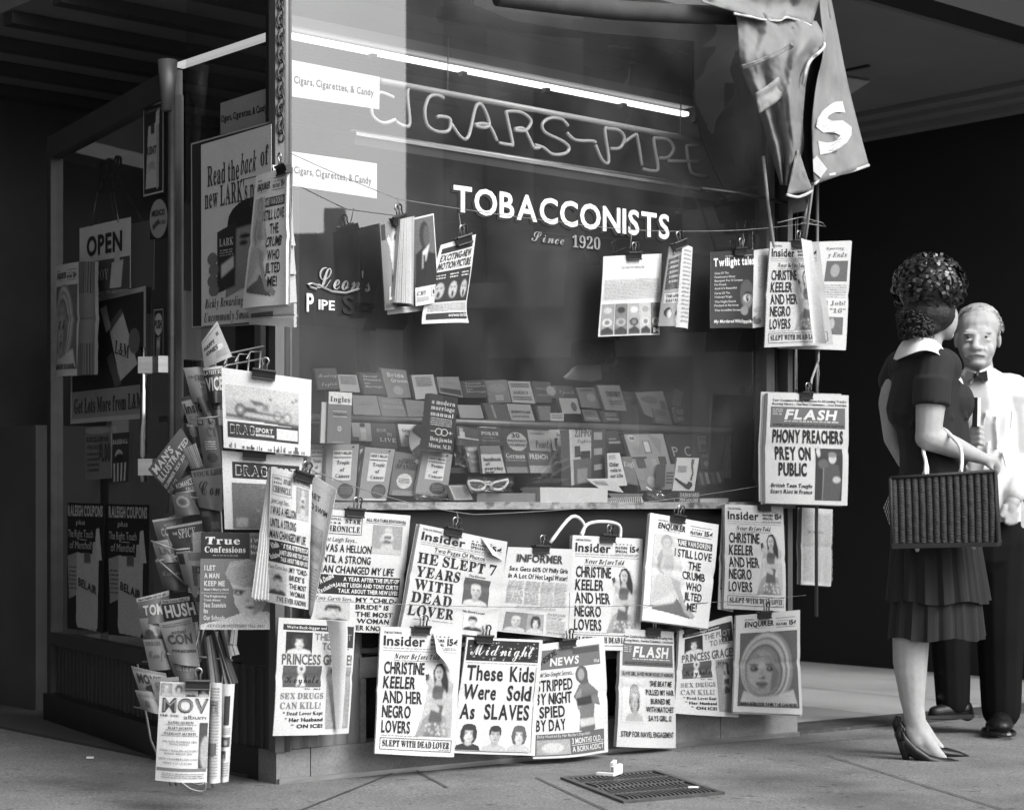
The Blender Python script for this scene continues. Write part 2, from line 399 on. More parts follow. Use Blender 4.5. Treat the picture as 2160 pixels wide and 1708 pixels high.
    def figure(s, x0, y0, x1, y1, tone=.4, cloth=.1, hair=.04, lean=0, legs=True, name='photograph'):
        "a standing or kneeling woman in a dress, seen small"
        W, Hh = x1 - x0, y1 - y0; q = lambda a, b: (x0 + (a + lean * (1 - b)) * W, y0 + b * Hh)
        P = lambda pts, t: s.poly([q(*p) for p in pts], t, name, 2)
        e = lambda a, b, c, d, t: s.poly([q(*p) for p in ellpts(a, b, c, d)], t, name, 2)
        e(.52, .13, .2, .13, hair); P([(.36, .12), (.7, .1), (.76, .34), (.62, .4), (.34, .3)], hair)
        e(.48, .13, .12, .09, tone); e(.44, .12, .02, .01, tone * .3); e(.52, .12, .02, .01, tone * .3); e(.48, .17, .04, .01, tone * .4)
        P([(.43, .2), (.56, .2), (.57, .27), (.42, .27)], tone * .8)
        P([(.28, .27), (.72, .27), (.78, .36), (.68, .5), (.3, .5), (.22, .36)], tone)
        P([(.3, .36), (.7, .34), (.66, .55), (.74, .66), (.28, .68), (.34, .54)], cloth)
        P([(.24, .3), (.3, .34), (.2, .5), (.42, .46), (.44, .5), (.12, .58), (.1, .52)], tone * .9)
        P([(.76, .33), (.82, .42), (.7, .55), (.42, .5), (.42, .45), (.66, .48)], tone * .95)
        if legs: P([(.28, .66), (.74, .64), (.9, .98), (.58, 1), (.5, .76), (.36, 1), (.08, .98)], tone * .85)

    def finish(s):
        ht = s.wd / s.asp; ox = sum(s.pid for _ in ())
        for (name, i), shp in s.ph.items():
            xs = [p[0] for q, _ in shp for p in q]; ys = [p[1] for q, _ in shp for p in q]
            x0, x1, y0, y1 = max(0, min(xs)), min(1, max(xs)), max(0, min(ys)), min(1, max(ys))
            nx = max(3, min(130, int((x1 - x0) * s.wd / .0026))); ny = max(3, min(170, int((y1 - y0) * ht / .0026)))
            cov, val = raster(shp, x0, y0, x1, y1, nx, ny, 7 + i)
            v, f, t = s.parts.setdefault(name + '~p%d' % i, ([], [], [])); idx = {}
            def vi(a, b):
                if (a, b) not in idx: idx[a, b] = len(v); v.append((x0 + (x1 - x0) * a / nx, y0 + (y1 - y0) * b / ny, .0009 + .0002 * (i > 0)))
                return idx[a, b]
            for b in range(ny):
                for a in range(nx):
                    if cov[b, a] > .45: f.append((vi(a, b), vi(a + 1, b), vi(a + 1, b + 1), vi(a, b + 1))); t.append(float(val[b, a]))

class Sheet:
    pass
def sheet(name, label, cat, cor, plane, art=None, group=None, th=.005, bulge=.018, tone=.62, mat_='paper', curl=0, twist=0, seed=None, page_tone=None, spread=0, parent=None, curv=0, ext=0):
    """a printed sheet or pad of pages; cor = its four corners in the photograph (TL, TR, BR, BL), laid on a real plane"""
    p, n = plane
    ps = [hit(x, y, plane) for x, y in cor]
    TL, TR, BR, BL = ps
    if n.dot(O - TL) < 0: n = -n
    wd = ((TR - TL).length + (BR - BL).length) / 2; ht = ((BL - TL).length + (BR - TR).length) / 2
    asp = wd / max(ht, 1e-6)
    rs = random.Random(seed if seed is not None else label)
    ph1, ph2 = rs.uniform(0, 6.28), rs.uniform(0, 6.28); amp = min(wd, ht) * .02 if bulge else 0
    news = name.startswith('newspaper') and bulge > 0
    crease = .004 if news else 0; edge = rs.uniform(-.006, .018) if news else 0; edge2 = rs.uniform(-.004, .012) if news else 0
    if news: tone *= rs.uniform(.9, 1.04)
    def S(u, v, h=0.0):
        b = TL * (1 - u) * (1 - v) + TR * u * (1 - v) + BR * u * v + BL * (1 - u) * v
        k = bulge * math.sin(math.pi * min(max(u, 0), 1)) * (.35 + .65 * v) + twist * (u - .5) * v + amp * math.sin(5 * u + ph1) * math.sin(4 * v + ph2) * v
        k += curl * max(0, v - .72) ** 2 * 12 * (.6 + .4 * u)
        k -= crease * math.exp(-((v - .5) / .035) ** 2)
        k += edge * max(0, u - .7) ** 2 * 11 + edge2 * max(0, .25 - u) ** 2 * 16 * v
        k += curv * (max(0, u - .55) ** 2) * 4.9
        return b + n * (k + h)
    nu, nv = 18, 20
    vs = []; fs = []; tn = []
    for lay_ in (0, 1):
        for j in range(nv + 1):
            for i in range(nu + 1):
                u, v = i / nu, j / nv * (1 + ext)
                vs.append(S(u, v, 0 if lay_ == 0 else -th * (1 + (rs.random() - .5) * .2)))
    K = (nu + 1) * (nv + 1)
    for j in range(nv):
        for i in range(nu):
            a = j * (nu + 1) + i
            fs.append((a, a + nu + 1, a + nu + 2, a + 1)); tn.append(tone)
            fs.append((K + a, K + a + 1, K + a + nu + 2, K + a + nu + 1)); tn.append(tone * .8)
    pt = page_tone if page_tone is not None else tone * .8
    for i in range(nu):
        a, b = i, i + 1; fs.append((a, b, K + b, K + a)); tn.append(pt)
        a, b = nv * (nu + 1) + i, nv * (nu + 1) + i + 1; fs.append((b, a, K + a, K + b)); tn.append(pt)
    for j in range(nv):
        a, b = j * (nu + 1), (j + 1) * (nu + 1); fs.append((b, a, K + a, K + b)); tn.append(pt)
        a, b = a + nu, b + nu; fs.append((a, b, K + b, K + a)); tn.append(pt)
    o = mk(name, vs, fs, M[mat_], parent, tn, True)
    try:
        o.data.set_sharp_from_angle(angle=R(40))
    except Exception: pass
    if parent is None: tag(o, label, cat, group)
    # loose pages behind the front one
    for k in range(spread):
        dx = rs.uniform(-.02, .035) * (k + 1); dv = rs.uniform(-.012, .02) * (k + 1); off = -th - .003 * (k + 1)
        vv = []; ff = []
        for j in range(5):
            for i in range(5): vv.append(S(i / 4 + dx, j / 4 + dv, off - .002 * (1 - j / 4)))
        for j in range(4):
            for i in range(4): a = j * 5 + i; ff.append((a, a + 5, a + 6, a + 1))
        mk('inner_page', vv, ff, M[mat_], o, [tone * rs.uniform(.75, .95)] * 16, True)
    if art:
        A = Art(asp, wd); art(A); A.finish()
        for nm, (v, f, t) in A.parts.items():
            mk({'headline': 'headline_lettering', 'masthead': 'masthead_lettering', 'printed_panel': 'panel_print', 'photograph': 'photograph_print', 'picture': 'picture_print', 'panel': 'panel_print', 'page_edges': 'page_edge_print', 'label': 'label_print', 'seal': 'seal_print', 'emblem': 'emblem_print'}.get(nm.split('~')[0], nm.split('~')[0]), [S(a, b, h) for a, b, h in v], f, M[mat_], o, t)
    r = Sheet(); r.o = o; r.S = S; r.n = n; r.wd = wd; r.ht = ht
    return r

# ---------------------------------------------------------------- clips
def clip(sh, u, v, what, size=.034, handles=1, style='binder', tilt=0):
    p = sh.S(u, v, .004); n = sh.n; a = (sh.S(min(u + .05, 1), v) - sh.S(u - .05, v)).normalized()
    up = n.cross(a) if n.cross(a).z > 0 else a.cross(n)
    e = empty('binder_clip' if style == 'binder' else 'peg_clip', p - V((0, 0, 0)), f'{"black spring clip" if style == "binder" else "small bulldog clip"} gripping {what}', 'clip', 'clips holding papers on the wires')
    b = MB(); s = size
    f = lambda x, y, z: p + a * x + n * y + up * z
    # body: a triangular trough
    b.add([f(-s, .006, -.016), f(s, .006, -.016), f(s, .012, .008), f(-s, .012, .008), f(-s, -.012, -.016), f(s, -.012, -.016), f(s, -.012, .008), f(-s, -.012, .008)],
          [(0, 1, 2, 3), (7, 6, 5, 4), (3, 2, 6, 7), (1, 0, 4, 5), (0, 3, 7, 4), (2, 1, 5, 6)])
    b.tube([f(-s, .012, .008), f(s, .012, .008)], .0045, 8)
    b.tube([f(-s, .008, -.016), f(s, .008, -.016)], .003, 8)
    b.build('clip_body', M['clip'], e)
    for k in range(handles):
        q = MB(); x0 = (-.006 if handles > 1 else 0) + .014 * k
        pts = [f(x0 - .007, .012, .008)] + [f(x0 + .0085 * math.sin(t), .014 + .004 * k, .038 - .0085 * math.cos(t)) for t in [R(-130 + 260 * i / 10 + 0) + math.pi for i in range(11)]] + [f(x0 + .007, .012, .008)]
        pts = [f(x0 - .007, .012, .006), f(x0 - .006, .013, .026)] + [f(x0 - .010 * math.cos(R(i * 18)), .014, .034 + .011 * math.sin(R(i * 18))) for i in range(11)] + [f(x0 + .006, .013, .026), f(x0 + .007, .012, .006)]
        q.tube(pts, .0028, 6); q.build('clip_handle', M['cliph'] if k == 0 else M['clip'], e, True)
    return e
def wire(name, pts, r, label, cat, m='wire', n=6):
    b = MB(); b.tube(pts, r, n); o = b.build(name, M[m], None, True); tag(o, label, cat); return o
def sag(p, q, d, n=14):
    return [p.lerp(q, i / n) - V((0, 0, 4 * d * (i / n) * (1 - i / n))) for i in range(n + 1)]
# ================================================================ the setting
def sof(p): return (p - C).dot(U)
def dof(p): return (p - C).dot(N)
def GP(s, d, h=0):
    p = C + U * s + N * d; return V((p.x, p.y, gz(p.x, p.y) + h))
s_end = sof(hit(1682, 1500, PF(0)))
s_win = sof(hit(1617, 800, PF(-.05)))
# pavement: one sheet to the horizon
b = MB(); n = 40
g = [-200, -60, -20, -8, -4] + [-3 + .25 * i for i in range(40)] + [8, 12, 25, 60, 200]
vs = [V((x, y, gz(max(min(x, 30), -30), max(min(y, 30), -30)))) for y in g for x in g]
q = len(g); fs = [(j * q + i, j * q + i + 1, (j + 1) * q + i + 1, (j + 1) * q + i) for j in range(q - 1) for i in range(q - 1)]
gm = M['asphalt']
t = gm.node_tree; bs = t.nodes['Principled BSDF']
def stains(m, lo, hi, scale, thr=(.52, .75)):
    "large worn blotches and fine specks of their own over the base colour"
    t = m.node_tree; bs = t.nodes['Principled BSDF']; src = bs.inputs['Base Color'].links[0].from_socket
    tc = t.nodes.new('ShaderNodeTexCoord'); n = t.nodes.new('ShaderNodeTexNoise'); n.inputs['Scale'].default_value = scale; n.inputs['Detail'].default_value = 8
    t.links.new(tc.outputs['Object'], n.inputs['Vector'])
    mr = t.nodes.new('ShaderNodeMapRange'); mr.inputs['From Min'].default_value = thr[0]; mr.inputs['From Max'].default_value = thr[1]
    mr.inputs['To Min'].default_value = hi; mr.inputs['To Max'].default_value = lo
    n2 = t.nodes.new('ShaderNodeTexNoise'); n2.inputs['Scale'].default_value = 120; n2.inputs['Detail'].default_value = 2
    t.links.new(tc.outputs['Object'], n2.inputs['Vector'])
    mr2 = t.nodes.new('ShaderNodeMapRange'); mr2.inputs['From Min'].default_value = .3; mr2.inputs['From Max'].default_value = .7; mr2.inputs['To Min'].default_value = .86; mr2.inputs['To Max'].default_value = 1.14
    t.links.new(n2.outputs[0], mr2.inputs[0])
    a = t.nodes.new('ShaderNodeMath'); a.operation = 'MULTIPLY'; c = t.nodes.new('ShaderNodeMath'); c.operation = 'MULTIPLY'
    t.links.new(n.outputs[0], mr.inputs[0]); t.links.new(src, a.inputs[0]); t.links.new(mr.outputs[0], a.inputs[1])
    t.links.new(a.outputs[0], c.inputs[0]); t.links.new(mr2.outputs[0], c.inputs[1]); t.links.new(c.outputs[0], bs.inputs['Base Color'])
stains(gm, .5, 1.05, 1.4); stains(gm, .45, 1.0, 21, (.64, .69)); stains(gm, 1.2, 1.0, 47, (.7, .74)); stains(M['floor'], .75, 1.05, 2.0); stains(M['plinth'], .55, 1.05, 5); stains(M['strip'], 2.6, 1.0, 30, (.6, .72))
stains(M['sill'], .35, 1.1, 18, (.5, .62))
tag(mk('pavement', vs, fs, gm), kind='structure')
def strip(name, a, bq, wd, h, m):
    a = V((a.x, a.y, 0)); bq = V((bq.x, bq.y, 0)); d = (bq - a).normalized(); c = V((-d.y, d.x, 0)) * wd / 2
    K = 12; vs = []; 
    for i in range(K + 1):
        p = a.lerp(bq, i / K)
        for sg in (1, -1):
            z = p + c * sg; vs.append(V((z.x, z.y, gz(z.x, z.y) + h)))
    return mk(name, vs, [(2 * i, 2 * i + 1, 2 * i + 3, 2 * i + 2) for i in range(K)], m)
JO = mat('pavement_joint', .06, .9, .7, 14)
for (x0, y0, x1, y1) in ((1745, 1594, 2160, 1722), (610, 1720, 862, 1618), (862, 1618, 945, 1662), (1130, 1640, 1290, 1715), (-40, 1530, 185, 1512), (1660, 1572, 1840, 1556), (820, 1620, 1130, 1592)):
    tag(strip('pavement_joint', hit(x0, y0, PG), hit(x1, y1, PG), .007, .004, JO), kind='structure')
# passage floor and threshold
b = MB(); K = 14
vs = [GP(s_end - .02 + 6 * i / K, -.24 - 7 * j / K, .012) for j in range(K + 1) for i in range(K + 1)]
tag(mk('passage_floor', vs, [(j * (K + 1) + i, j * (K + 1) + i + 1, (j + 1) * (K + 1) + i + 1, (j + 1) * (K + 1) + i) for j in range(K) for i in range(K)], M['floor']), kind='structure')
b = MB(); b.hexa([GP(s_end + .004, -.24, -.05), GP(s_end + .004, -.02, -.05), GP(s_end + 5, -.02, -.05), GP(s_end + 5, -.24, -.05), GP(s_end + .004, -.24, .016), GP(s_end + .004, -.02, .012), GP(s_end + 5, -.02, .012), GP(s_end + 5, -.24, .016)])
tag(b.build('threshold_strip', M['strip']), kind='structure')
for k in (1, 2):
    b = MB(); a0 = GP(s_end + 1.1 * k, -.25, .017); 
    tag(strip('passage_joint', GP(s_end + .85 * k, -.25), GP(s_end + .85 * k, -3.2), .01, .017, JO), kind='structure')

# ---- the passage wall and soffit beside the kiosk
zs = 3.15
pw = hit(1800, 270, (V((0, 0, zs)), V((0, 0, 1)))); s_w = sof(pw)
pe = hit(1900, 30, (V((0, 0, zs)), V((0, 0, 1)))); d_e = dof(pe)
pas = empty('passage_building', FW(s_w, -3, 0), 'black painted passage wall under a grey soffit, right of the newsstand', 'building')
b = MB(); b.box(FW, (s_w, -7.4, -.2), (s_w + .3, d_e - .03, 6)); b.build('wall', M['darkwall'], pas)
b = MB(); b.box(FW, (s_end - .3, -7.7, -.2), (s_w + .3, -7.41, 6)); b.build('wall', M['darkwall'], pas)
b = MB(); b.box(FW, (s_end + .02, -7.4, zs), (s_w - .003, d_e, zs + .2)); b.build('soffit', M['soffit'], pas)
for k, (wd, dp) in enumerate(((.34, .03), (.22, .06), (.1, .1))):
    b = MB(); b.box(FW, (s_w - wd, -7.4, zs - dp - .0), (s_w - .004 if k == 2 else s_w - (.22, .1)[k], d_e - .1, zs - .002)); b.build('soffit_moulding', M['soffit'], pas)
b = MB(); b.box(FW, (s_end + .02, d_e + .004, zs + .02), (s_w + 5, d_e + .2, 7)); b.build('fascia', M['darkwall'], pas)
b = MB(); b.box(FW, (s_w + 2.6, -7.4, -.2), (s_w + 5, d_e + .002, zs + .1)); b.build('side_wall', M['darkwall'], pas)
b = MB(); b.add([hit(x, y, (V((0, 0, zs - .012)), V((0, 0, 1)))) for x, y in ((1745, 160), (1800, 166), (1836, 172), (1795, 199), (1745, 208))], [(0, 1, 2, 3, 4)])
vv = b.v[:]; b.add([p + V((0, 0, .01)) for p in vv], [(4, 3, 2, 1, 0)]); b.build('ceiling_plate', mat('pale_plate', .55, .6, .1, 4), pas)
b = MB(); b.box(FW, (sof(hit(1765, 150, (V((0, 0, zs)), V((0, 0, 1))))), -2.2, zs - .012), (sof(hit(1765, 150, (V((0, 0, zs)), V((0, 0, 1))))) + .02, -1.2, zs - .002)); b.build('soffit_joint', M['joist'], pas)
# low ledge in the passage
p = hit(1725, 1345, PG)
b = MB(); s0, d0 = sof(hit(1640, 1352, PG)), dof(hit(1640, 1352, PG)); s1 = sof(hit(1765, 1352, PG))
pl = empty('stone_step', GP(s0, d0), 'low grey stone step in the dark passage behind the newsstand', 'step')
pp = hit(1700, 1346, PG); Zp = pp.y
f = lambda x, y, z: V((( x - CX) / FPX * (Zp), Zp + y, z))
b.box(lambda x, y, z: f(x, y, z), (1600, 0, pp.z - .02), (1765, .5, pp.z + .075)); b.build('step_block', M['darkwall2'], pl)
b = MB(); b.box(f, (1598, -.012, pp.z + .078), (1767, .5, pp.z + .1)); b.build('step_edge', M['soffit'], pl)

# ---- dark neighbouring building at the left edge, with a pale ledge
nb = empty('neighbour_building', V((-3, 10, 0)), 'dark shopfront with a pale ledge at the far side of the door', 'building')
p0 = LW(1.55, .0, 0)
f = lambda x, y, z: V((x, y, z))
b = MB(); b.box(f, (-12, 10.6, -.3), (.2, 11, 9)); b.build('wall', M['darkwall2'], nb)
zl0 = H + (HY - 226) / FPX * 10.4; zl1 = H + (HY - 190) / FPX * 10.4
b = MB(); b.box(f, (-12, 10.35, zl0), (-1.9, 10.597, zl1)); b.build('ledge', M['ledge'], nb)
b = MB(); b.box(f, (-2.47, 10.42, zl1 + .01), (-2.44, 10.45, 9)); b.tube([V((-2.6, 10.4, zl1)), V((-2.6, 10.4, 9))], .03, 8); b.build('drain_pipe', M['ledge'], nb)
for i in range(5):
    b = MB(); b.box(f, (-11.2 + i * 1.9, 10.56, .2), (-9.7 + i * 1.9, 10.596, 2.4)); b.build('window', M['window'], nb)
b = MB(); b.box(LW, (.5, .15, 3.5), (5.5, 4.2, 3.7)); b.build('added_sky_blocker', M['darkwall2'], nb)  # slab added overhead to block sky light and darken the left side
# left-hand building along the street: what the door glass reflects
b = MB()
lb = empty('street_building', V((-9, 6, 0)), 'dark building down the street reflected in the door glass', 'building')
b.box(f, (-11, -3.0, -.4), (-6.5, 12, 13)); b.build('wall', M['darkwall2'], lb)

# ---- buildings across the street, seen mirrored in the shop window
X0 = 17.0
ab = empty('corner_building', V((X0, 8, 0)), 'tall grey stucco building mirrored in the shop window', 'building')
b = MB(); b.box(f, (X0, 2.95, -2), (X0 + 9, 22, 17)); b.build('wall', M['facade'], ab)
for k in range(7):
    for r_ in range(4):
        q0 = 4.6 + k * 2.4; z0 = 4.2 + r_ * 3.2
        if q0 > 21: continue
        b = MB(); b.box(f, (X0 - .05, q0, z0), (X0 + .004, q0 + 1.1, z0 + 1.9)); w_ = b.build('window', M['window'], ab)
        b = MB(); b.box(f, (X0 - .16, q0 - .1, z0 - .16), (X0 - .002, q0 + 1.2, z0 - .005)); b.build('sill', M['facade2'], w_)
b = MB(); b.box(f, (X0 - .5, 2.8, 3.3), (X0 - .004, 22, 3.6)); b.build('cornice', M['facade'], ab)
for k in range(4):
    b = MB(); b.box(f, (X0 - .06, 3.6 + k * 4.2, -.5), (X0 + .01, 6.6 + k * 4.2, 2.7)); b.build('shop_window', M['window'], ab)
sg = empty('hanging_shop_sign', V((X0 - 1, 6.6, 3.8)), 'dark projecting shop sign across the street, mirrored in the window', 'sign')
b = MB(); b.box(f, (X0 - .8, 5.3, 3.8), (X0 - .66, 6.5, 6.9)); b.build('sign_board', M['black'], sg)
b = MB(); b.tube([V((X0 + .1, 5.9, 6.96)), V((X0 - .9, 5.9, 6.96))], .05); b.build('bracket', M['black'], sg)
sg2 = empty('fascia_sign', V((X0 - 1, 8, 2.8)), 'broad dark fascia sign over a shop across the street, mirrored low in the window', 'sign')
b = MB(); b.box(f, (X0 - .75, 7.2, 2.75), (X0 - .55, 9.6, 3.25)); b.build('sign_board', M['black'], sg2)
b = MB(); b.box(f, (X0 - .549, 7.4, 2.9), (X0 + .01, 7.5, 3.1)); b.build('bracket', M['black'], sg2)
for k, (y0_, w_) in enumerate(((3.5, .5), (9.2, .7), (12.0, .6))):
    b = MB(); b.box(f, (X0 - .4, y0_, -1), (X0 - .006, y0_ + w_, 3.29)); b.box(f, (X0 - .4, y0_, 3.62), (X0 - .006, y0_ + w_, 16)); b.build('pier', mat('dark_pier', .12 + .05 * k, .8, .3, 1.5), ab)
lo = empty('low_building', V((X0 + 12, 0, 0)), 'low pale building under open sky, mirrored beside the corner post', 'building')
b = MB(); b.box(f, (X0 + 12, -9, -2), (X0 + 18, 6, 6.1)); b.build('wall', M['facade2'], lo)
for i in range(4):
    b = MB(); b.box(f, (X0 + 14, -6 + i * 2.3, 6.08), (X0 + 14.3, -5.6 + i * 2.3, 6.9)); b.build('chimney', M['facade'], lo)

# ================================================================ the kiosk
ki = empty('tobacco_kiosk', C, 'corner tobacco shop with a big plate window and glass door', 'shop')
SL = SLOPE
def slopebox(b, s0, s1, d0, d1, z0, z1, k0=1, k1=0):
    f = lambda s, d, z, k: FW(s, d, z - SL * s * k)
    b.hexa([f(s0, d0, z0, k0), f(s1, d0, z0, k0), f(s1, d1, z0, k0), f(s0, d1, z0, k0), f(s0, d0, z1, k1), f(s1, d0, z1, k1), f(s1, d1, z1, k1), f(s0, d1, z1, k1)])
sj = sof(hit(655, 1620, PF(0))); s767 = sof(hit(767, 1450, PF(-.02))); s3 = sof(hit(1520, 1560, PF(0)))
for a0, a1 in ((0, sj - .002), (sj + .002, s3 - .002), (s3 + .002, s_end)):
    b = MB(); slopebox(b, a0, a1, -.10, 0, -.0, .102, 1, .4); b.build('plinth', M['plinth'], ki)
b = MB(); slopebox(b, .003, s_end, 0.002, .012, -.02, .016, 1, 1); b.build('plinth_lip', M['steel'], ki)
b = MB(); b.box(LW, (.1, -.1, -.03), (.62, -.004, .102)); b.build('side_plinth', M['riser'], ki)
def flutes(fn, s0, s1, d, z0, z1, m, pitch=.05, depth=.012):
    n = max(2, int((s1 - s0) / pitch)) * 6; vs = []
    for i in range(n + 1):
        x = s0 + (s1 - s0) * i / n; k = (i % 6) / 6
        dd = d + depth * math.sin(math.pi * k) ** .7 if i % 6 else d
        vs += [fn(x, dd, z0), fn(x, dd, z1)]
    return mk('fluted_panel', vs, [(2 * i, 2 * i + 2, 2 * i + 3, 2 * i + 1) for i in range(n)], m, ki, None, False)
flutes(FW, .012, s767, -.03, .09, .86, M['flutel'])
b = MB(); b.box(FW, (s767 + .002, -.16, .08), (s_end, -.12, .31)); b.build('recessed_panel', M['riser'], ki)
b = MB(); b.box(FW, (s767 - .02, -.1, .308), (s_end, -.014, .374)); b.build('rail', M['plinth'], ki)
b = MB(); b.box(FW, (s767 - .02, -.09, .388), (s_end, -.02, .403)); b.build('rail', M['steel'], ki)
b = MB(); b.box(FW, (.004, -.1, .405), (s_end, -.04, .852)); b.build('riser_panel', M['riser'], ki)
b = MB(); b.box(FW, (s767 - .02, -.1, .1), (s767 + .001, -.008, .307)); b.build('panel_edge', M['plinth'], ki)
b = MB(); b.box(FW, (.004, -.4, .854), (s_end - .02, .006, .879)); b.build('sill', M['sill'], ki)
# side wall below the glass
sd0 = sof(DH); Ld = (DH - C).dot(L)
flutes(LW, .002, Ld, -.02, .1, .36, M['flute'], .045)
b = MB(); b.box(LW, (.004, -.1, .365), (Ld, -.012, .88)); b.build('side_riser', M['riser'], ki)
# display deck inside, inner riser so that no light leaks
b = MB(); b.box(FW, (.42, -1.25, .83), (s_end - .05, -.401, .872)); b.build('display_deck', M['wood'], ki)
ztr = hit(620, 75, PF(-.5)).z
ZT = ztr + .28
# corner post: two strips, a channel and a round pole
zt = 4.2
post = MB(); post.box(LW, (-.012, -.05, .1), (.024, .012, zt)); pb = post.build('corner_post', M['postmetal'], ki)
b = MB(); b.box(FW, (.0, -.06, .1), (.014, -.012, zt)); b.build('post_channel', M['black'], ki)
b = MB(); b.tube([FW(.033, .0, .1), FW(.033, .0, zt)], .0165, 20); b.build('post_pole', M['postmetal'], ki, True)
b = MB(); b.box(FW, (.052, -.06, .1), (.066, -.02, zt)); b.build('glazing_strip', M['postmetal'], ki)
# glass
gz0 = .88
def pane(name, fn, s0, s1, d, z0, z1, m, par):
    return mk(name, [fn(s0, d, z0), fn(s1, d, z0), fn(s1, d, z1), fn(s0, d, z1)], [(0, 1, 2, 3) if fn is FW else (3, 2, 1, 0)], m, par)
pn = pane('window_pane', FW, .06, s_win, -.05, gz0, 4.2, M['glass'], ki)
pane('side_pane', LW, .02, Ld - .01, -.05, gz0, 4.2, M['doorglass'], ki)
for (x0, x1, dd, m) in ((1617, 1634, -.03, 'postmetal'), (1636, 1660, -.08, 'darkmetal'), (1662, 1672, -.03, 'postmetal')):
    a0 = sof(hit(x0, 800, PF(dd))); a1 = sof(hit(x1, 800, PF(dd)))
    b = MB(); b.box(FW, (a0, dd - .06, .405 if x0 > 1640 else .88), (a1, dd, 4.2)); b.build('end_post', M[m], ki)
# lettering painted on the glass (word, shade underneath)
def glass_text(word, x0, x1, yt0, yb0, yt1, yb1, st, m, off, nm, dx=0, dy=0, it=0, bold=1):
    "fits a word between two upright edges given in the photograph"
    pl = PF(-.05 + off); P = [hit(x + dx, y + dy, pl) for x, y in ((x0, yt0), (x1, yt1), (x1, yb1), (x0, yb0))]
    vs, fs, wd = lay(word, st, it)
    def mp(px, py):
        u = px / wd; v = 1 - py / .69
        return P[0] * (1 - u) * (1 - v) + P[1] * u * (1 - v) + P[2] * u * v + P[3] * (1 - u) * v
    return mk(nm, [mp(*q) for q in vs], fs, m, pn)
glass_text('TOBACCONISTS', 957, 1412, 391, 444, 455, 504, 'b', M['shadowpaint'], .003, 'letter_shade', -5, 5)
glass_text('TOBACCONISTS', 957, 1412, 391, 444, 455, 504, 'b', M['whitep'], .006, 'lettering')
glass_text('Since', 1121, 1190, 485, 508, 492, 517, 'sc', M['shadowpaint'], .003, 'letter_shade', 2, 2)
glass_text('Since', 1121, 1190, 485, 508, 492, 517, 'sc', mat('gilt_letter', .45, .3, .3, 20, .6), .006, 'lettering')
glass_text('1920', 1207, 1266, 496, 521, 502, 527, 'si', M['shadowpaint'], .003, 'letter_shade', 2, 2)
glass_text('1920', 1207, 1266, 496, 521, 502, 527, 'si', bpy.data.materials['gilt_letter'], .006, 'lettering')
glass_text("Leon's", 668, 782, 556, 607, 576, 616, 'sc', M['shadowpaint'], .003, 'letter_shade', 2, 2)
glass_text("Leon's", 668, 782, 556, 607, 576, 616, 'sc', bpy.data.materials['gilt_letter'], .006, 'lettering')
b = MB(); b.tube([hit(x, y, PF(-.045)) for x, y in ((668, 610), (655, 606), (650, 600), (658, 598), (676, 604), (700, 615), (730, 618), (756, 610))], .004, 6); b.build('flourish', bpy.data.materials['gilt_letter'], pn)
glass_text('P', 647, 662, 619, 656, 620, 657, 'b', M['whitep'], .006, 'lettering'); glass_text('IPE', 672, 706, 632, 652, 635, 654, 'b', M['whitep'], .006, 'lettering')
glass_text('S', 723, 748, 622, 660, 625, 663, 'b', M['shadowpaint'], .006, 'lettering'); glass_text('HOP', 752, 790, 637, 656, 641, 660, 'b', M['shadowpaint'], .006, 'lettering')

sDo = (hit(107, 700, PD(0)) - DH).dot(DD); sE = sof(DH + DD * sDo)
# ceiling, light trough, joists, back wall, inner cabinets
Lin = 3.2
b = MB(); b.box(FW, (-.0, -Lin, ZT), (s_end, -.07, ZT + .06)); b.build('ceiling', M['ceiling'], ki)
for i in range(7):
    d0 = -.62 - i * .4
    b = MB(); b.box(FW, (.01, d0 - .07, ZT - .05), (s_end - .1, d0, ZT - .002)); b.build('ceiling_joist', M['joist'], ki)
b = MB(); b.box(FW, (-.0, -.02, 4.2), (s_end + .05, .04, 4.6)); b.box(FW, (-.02, -Lin, 4.21), (s_end, -.021, 4.3)); b.build('roof', M['darkwall2'], ki)
b = MB(); b.box(FW, (sE + .05, -Lin - .1, .0), (s_end, -Lin, 4.2)); b.build('back_wall', M['interior'], ki)
b = MB(); b.box(FW, (s_end - .06, -Lin, .405), (s_end, -.1, 4.2)); b.build('end_wall', M['interior'], ki)
b = MB(); b.box(FW, (.0, -Lin, -.02), (s_end, -.17, .01)); b.build('shop_floor', M['interior'], ki)
lt = MB(); stx = sof(hit(600, 72, PF(-.5))); lt.box(FW, (stx, -.53, ztr - .0075), (s_end - .1, -.5, ztr + .0075)); lt.build('light_tube', M['lamp'], ki)
b = MB(); b.box(FW, (stx, -.56, ztr + .024), (s_end - .1, -.47, ztr + .06)); b.build('light_trough', M['soffit'], ki)
lt = MB(); l0 = (hit(575, 70, PL(-.3)) - C).dot(L); l1 = (hit(372, 140, PL(-.3)) - C).dot(L); zl = hit(500, 95, PL(-.3)).z; lt.box(LW, (l0, -.33, zl - .009), (l1, -.3, zl + .009)); lt.build('light_tube', mat('dim_tube', .7, .5, .02, 3, emit=.25), ki)
for k in range(5):
    p = FW(.75 + k * .42, -.49, ztr); b = MB(); b.box(lambda x, y, z: p + U * x + N * y + V((0, 0, z)), (-.012, -.02, -.03), (.012, .006, -.012)); b.build('light_bracket', M['joist'], ki)
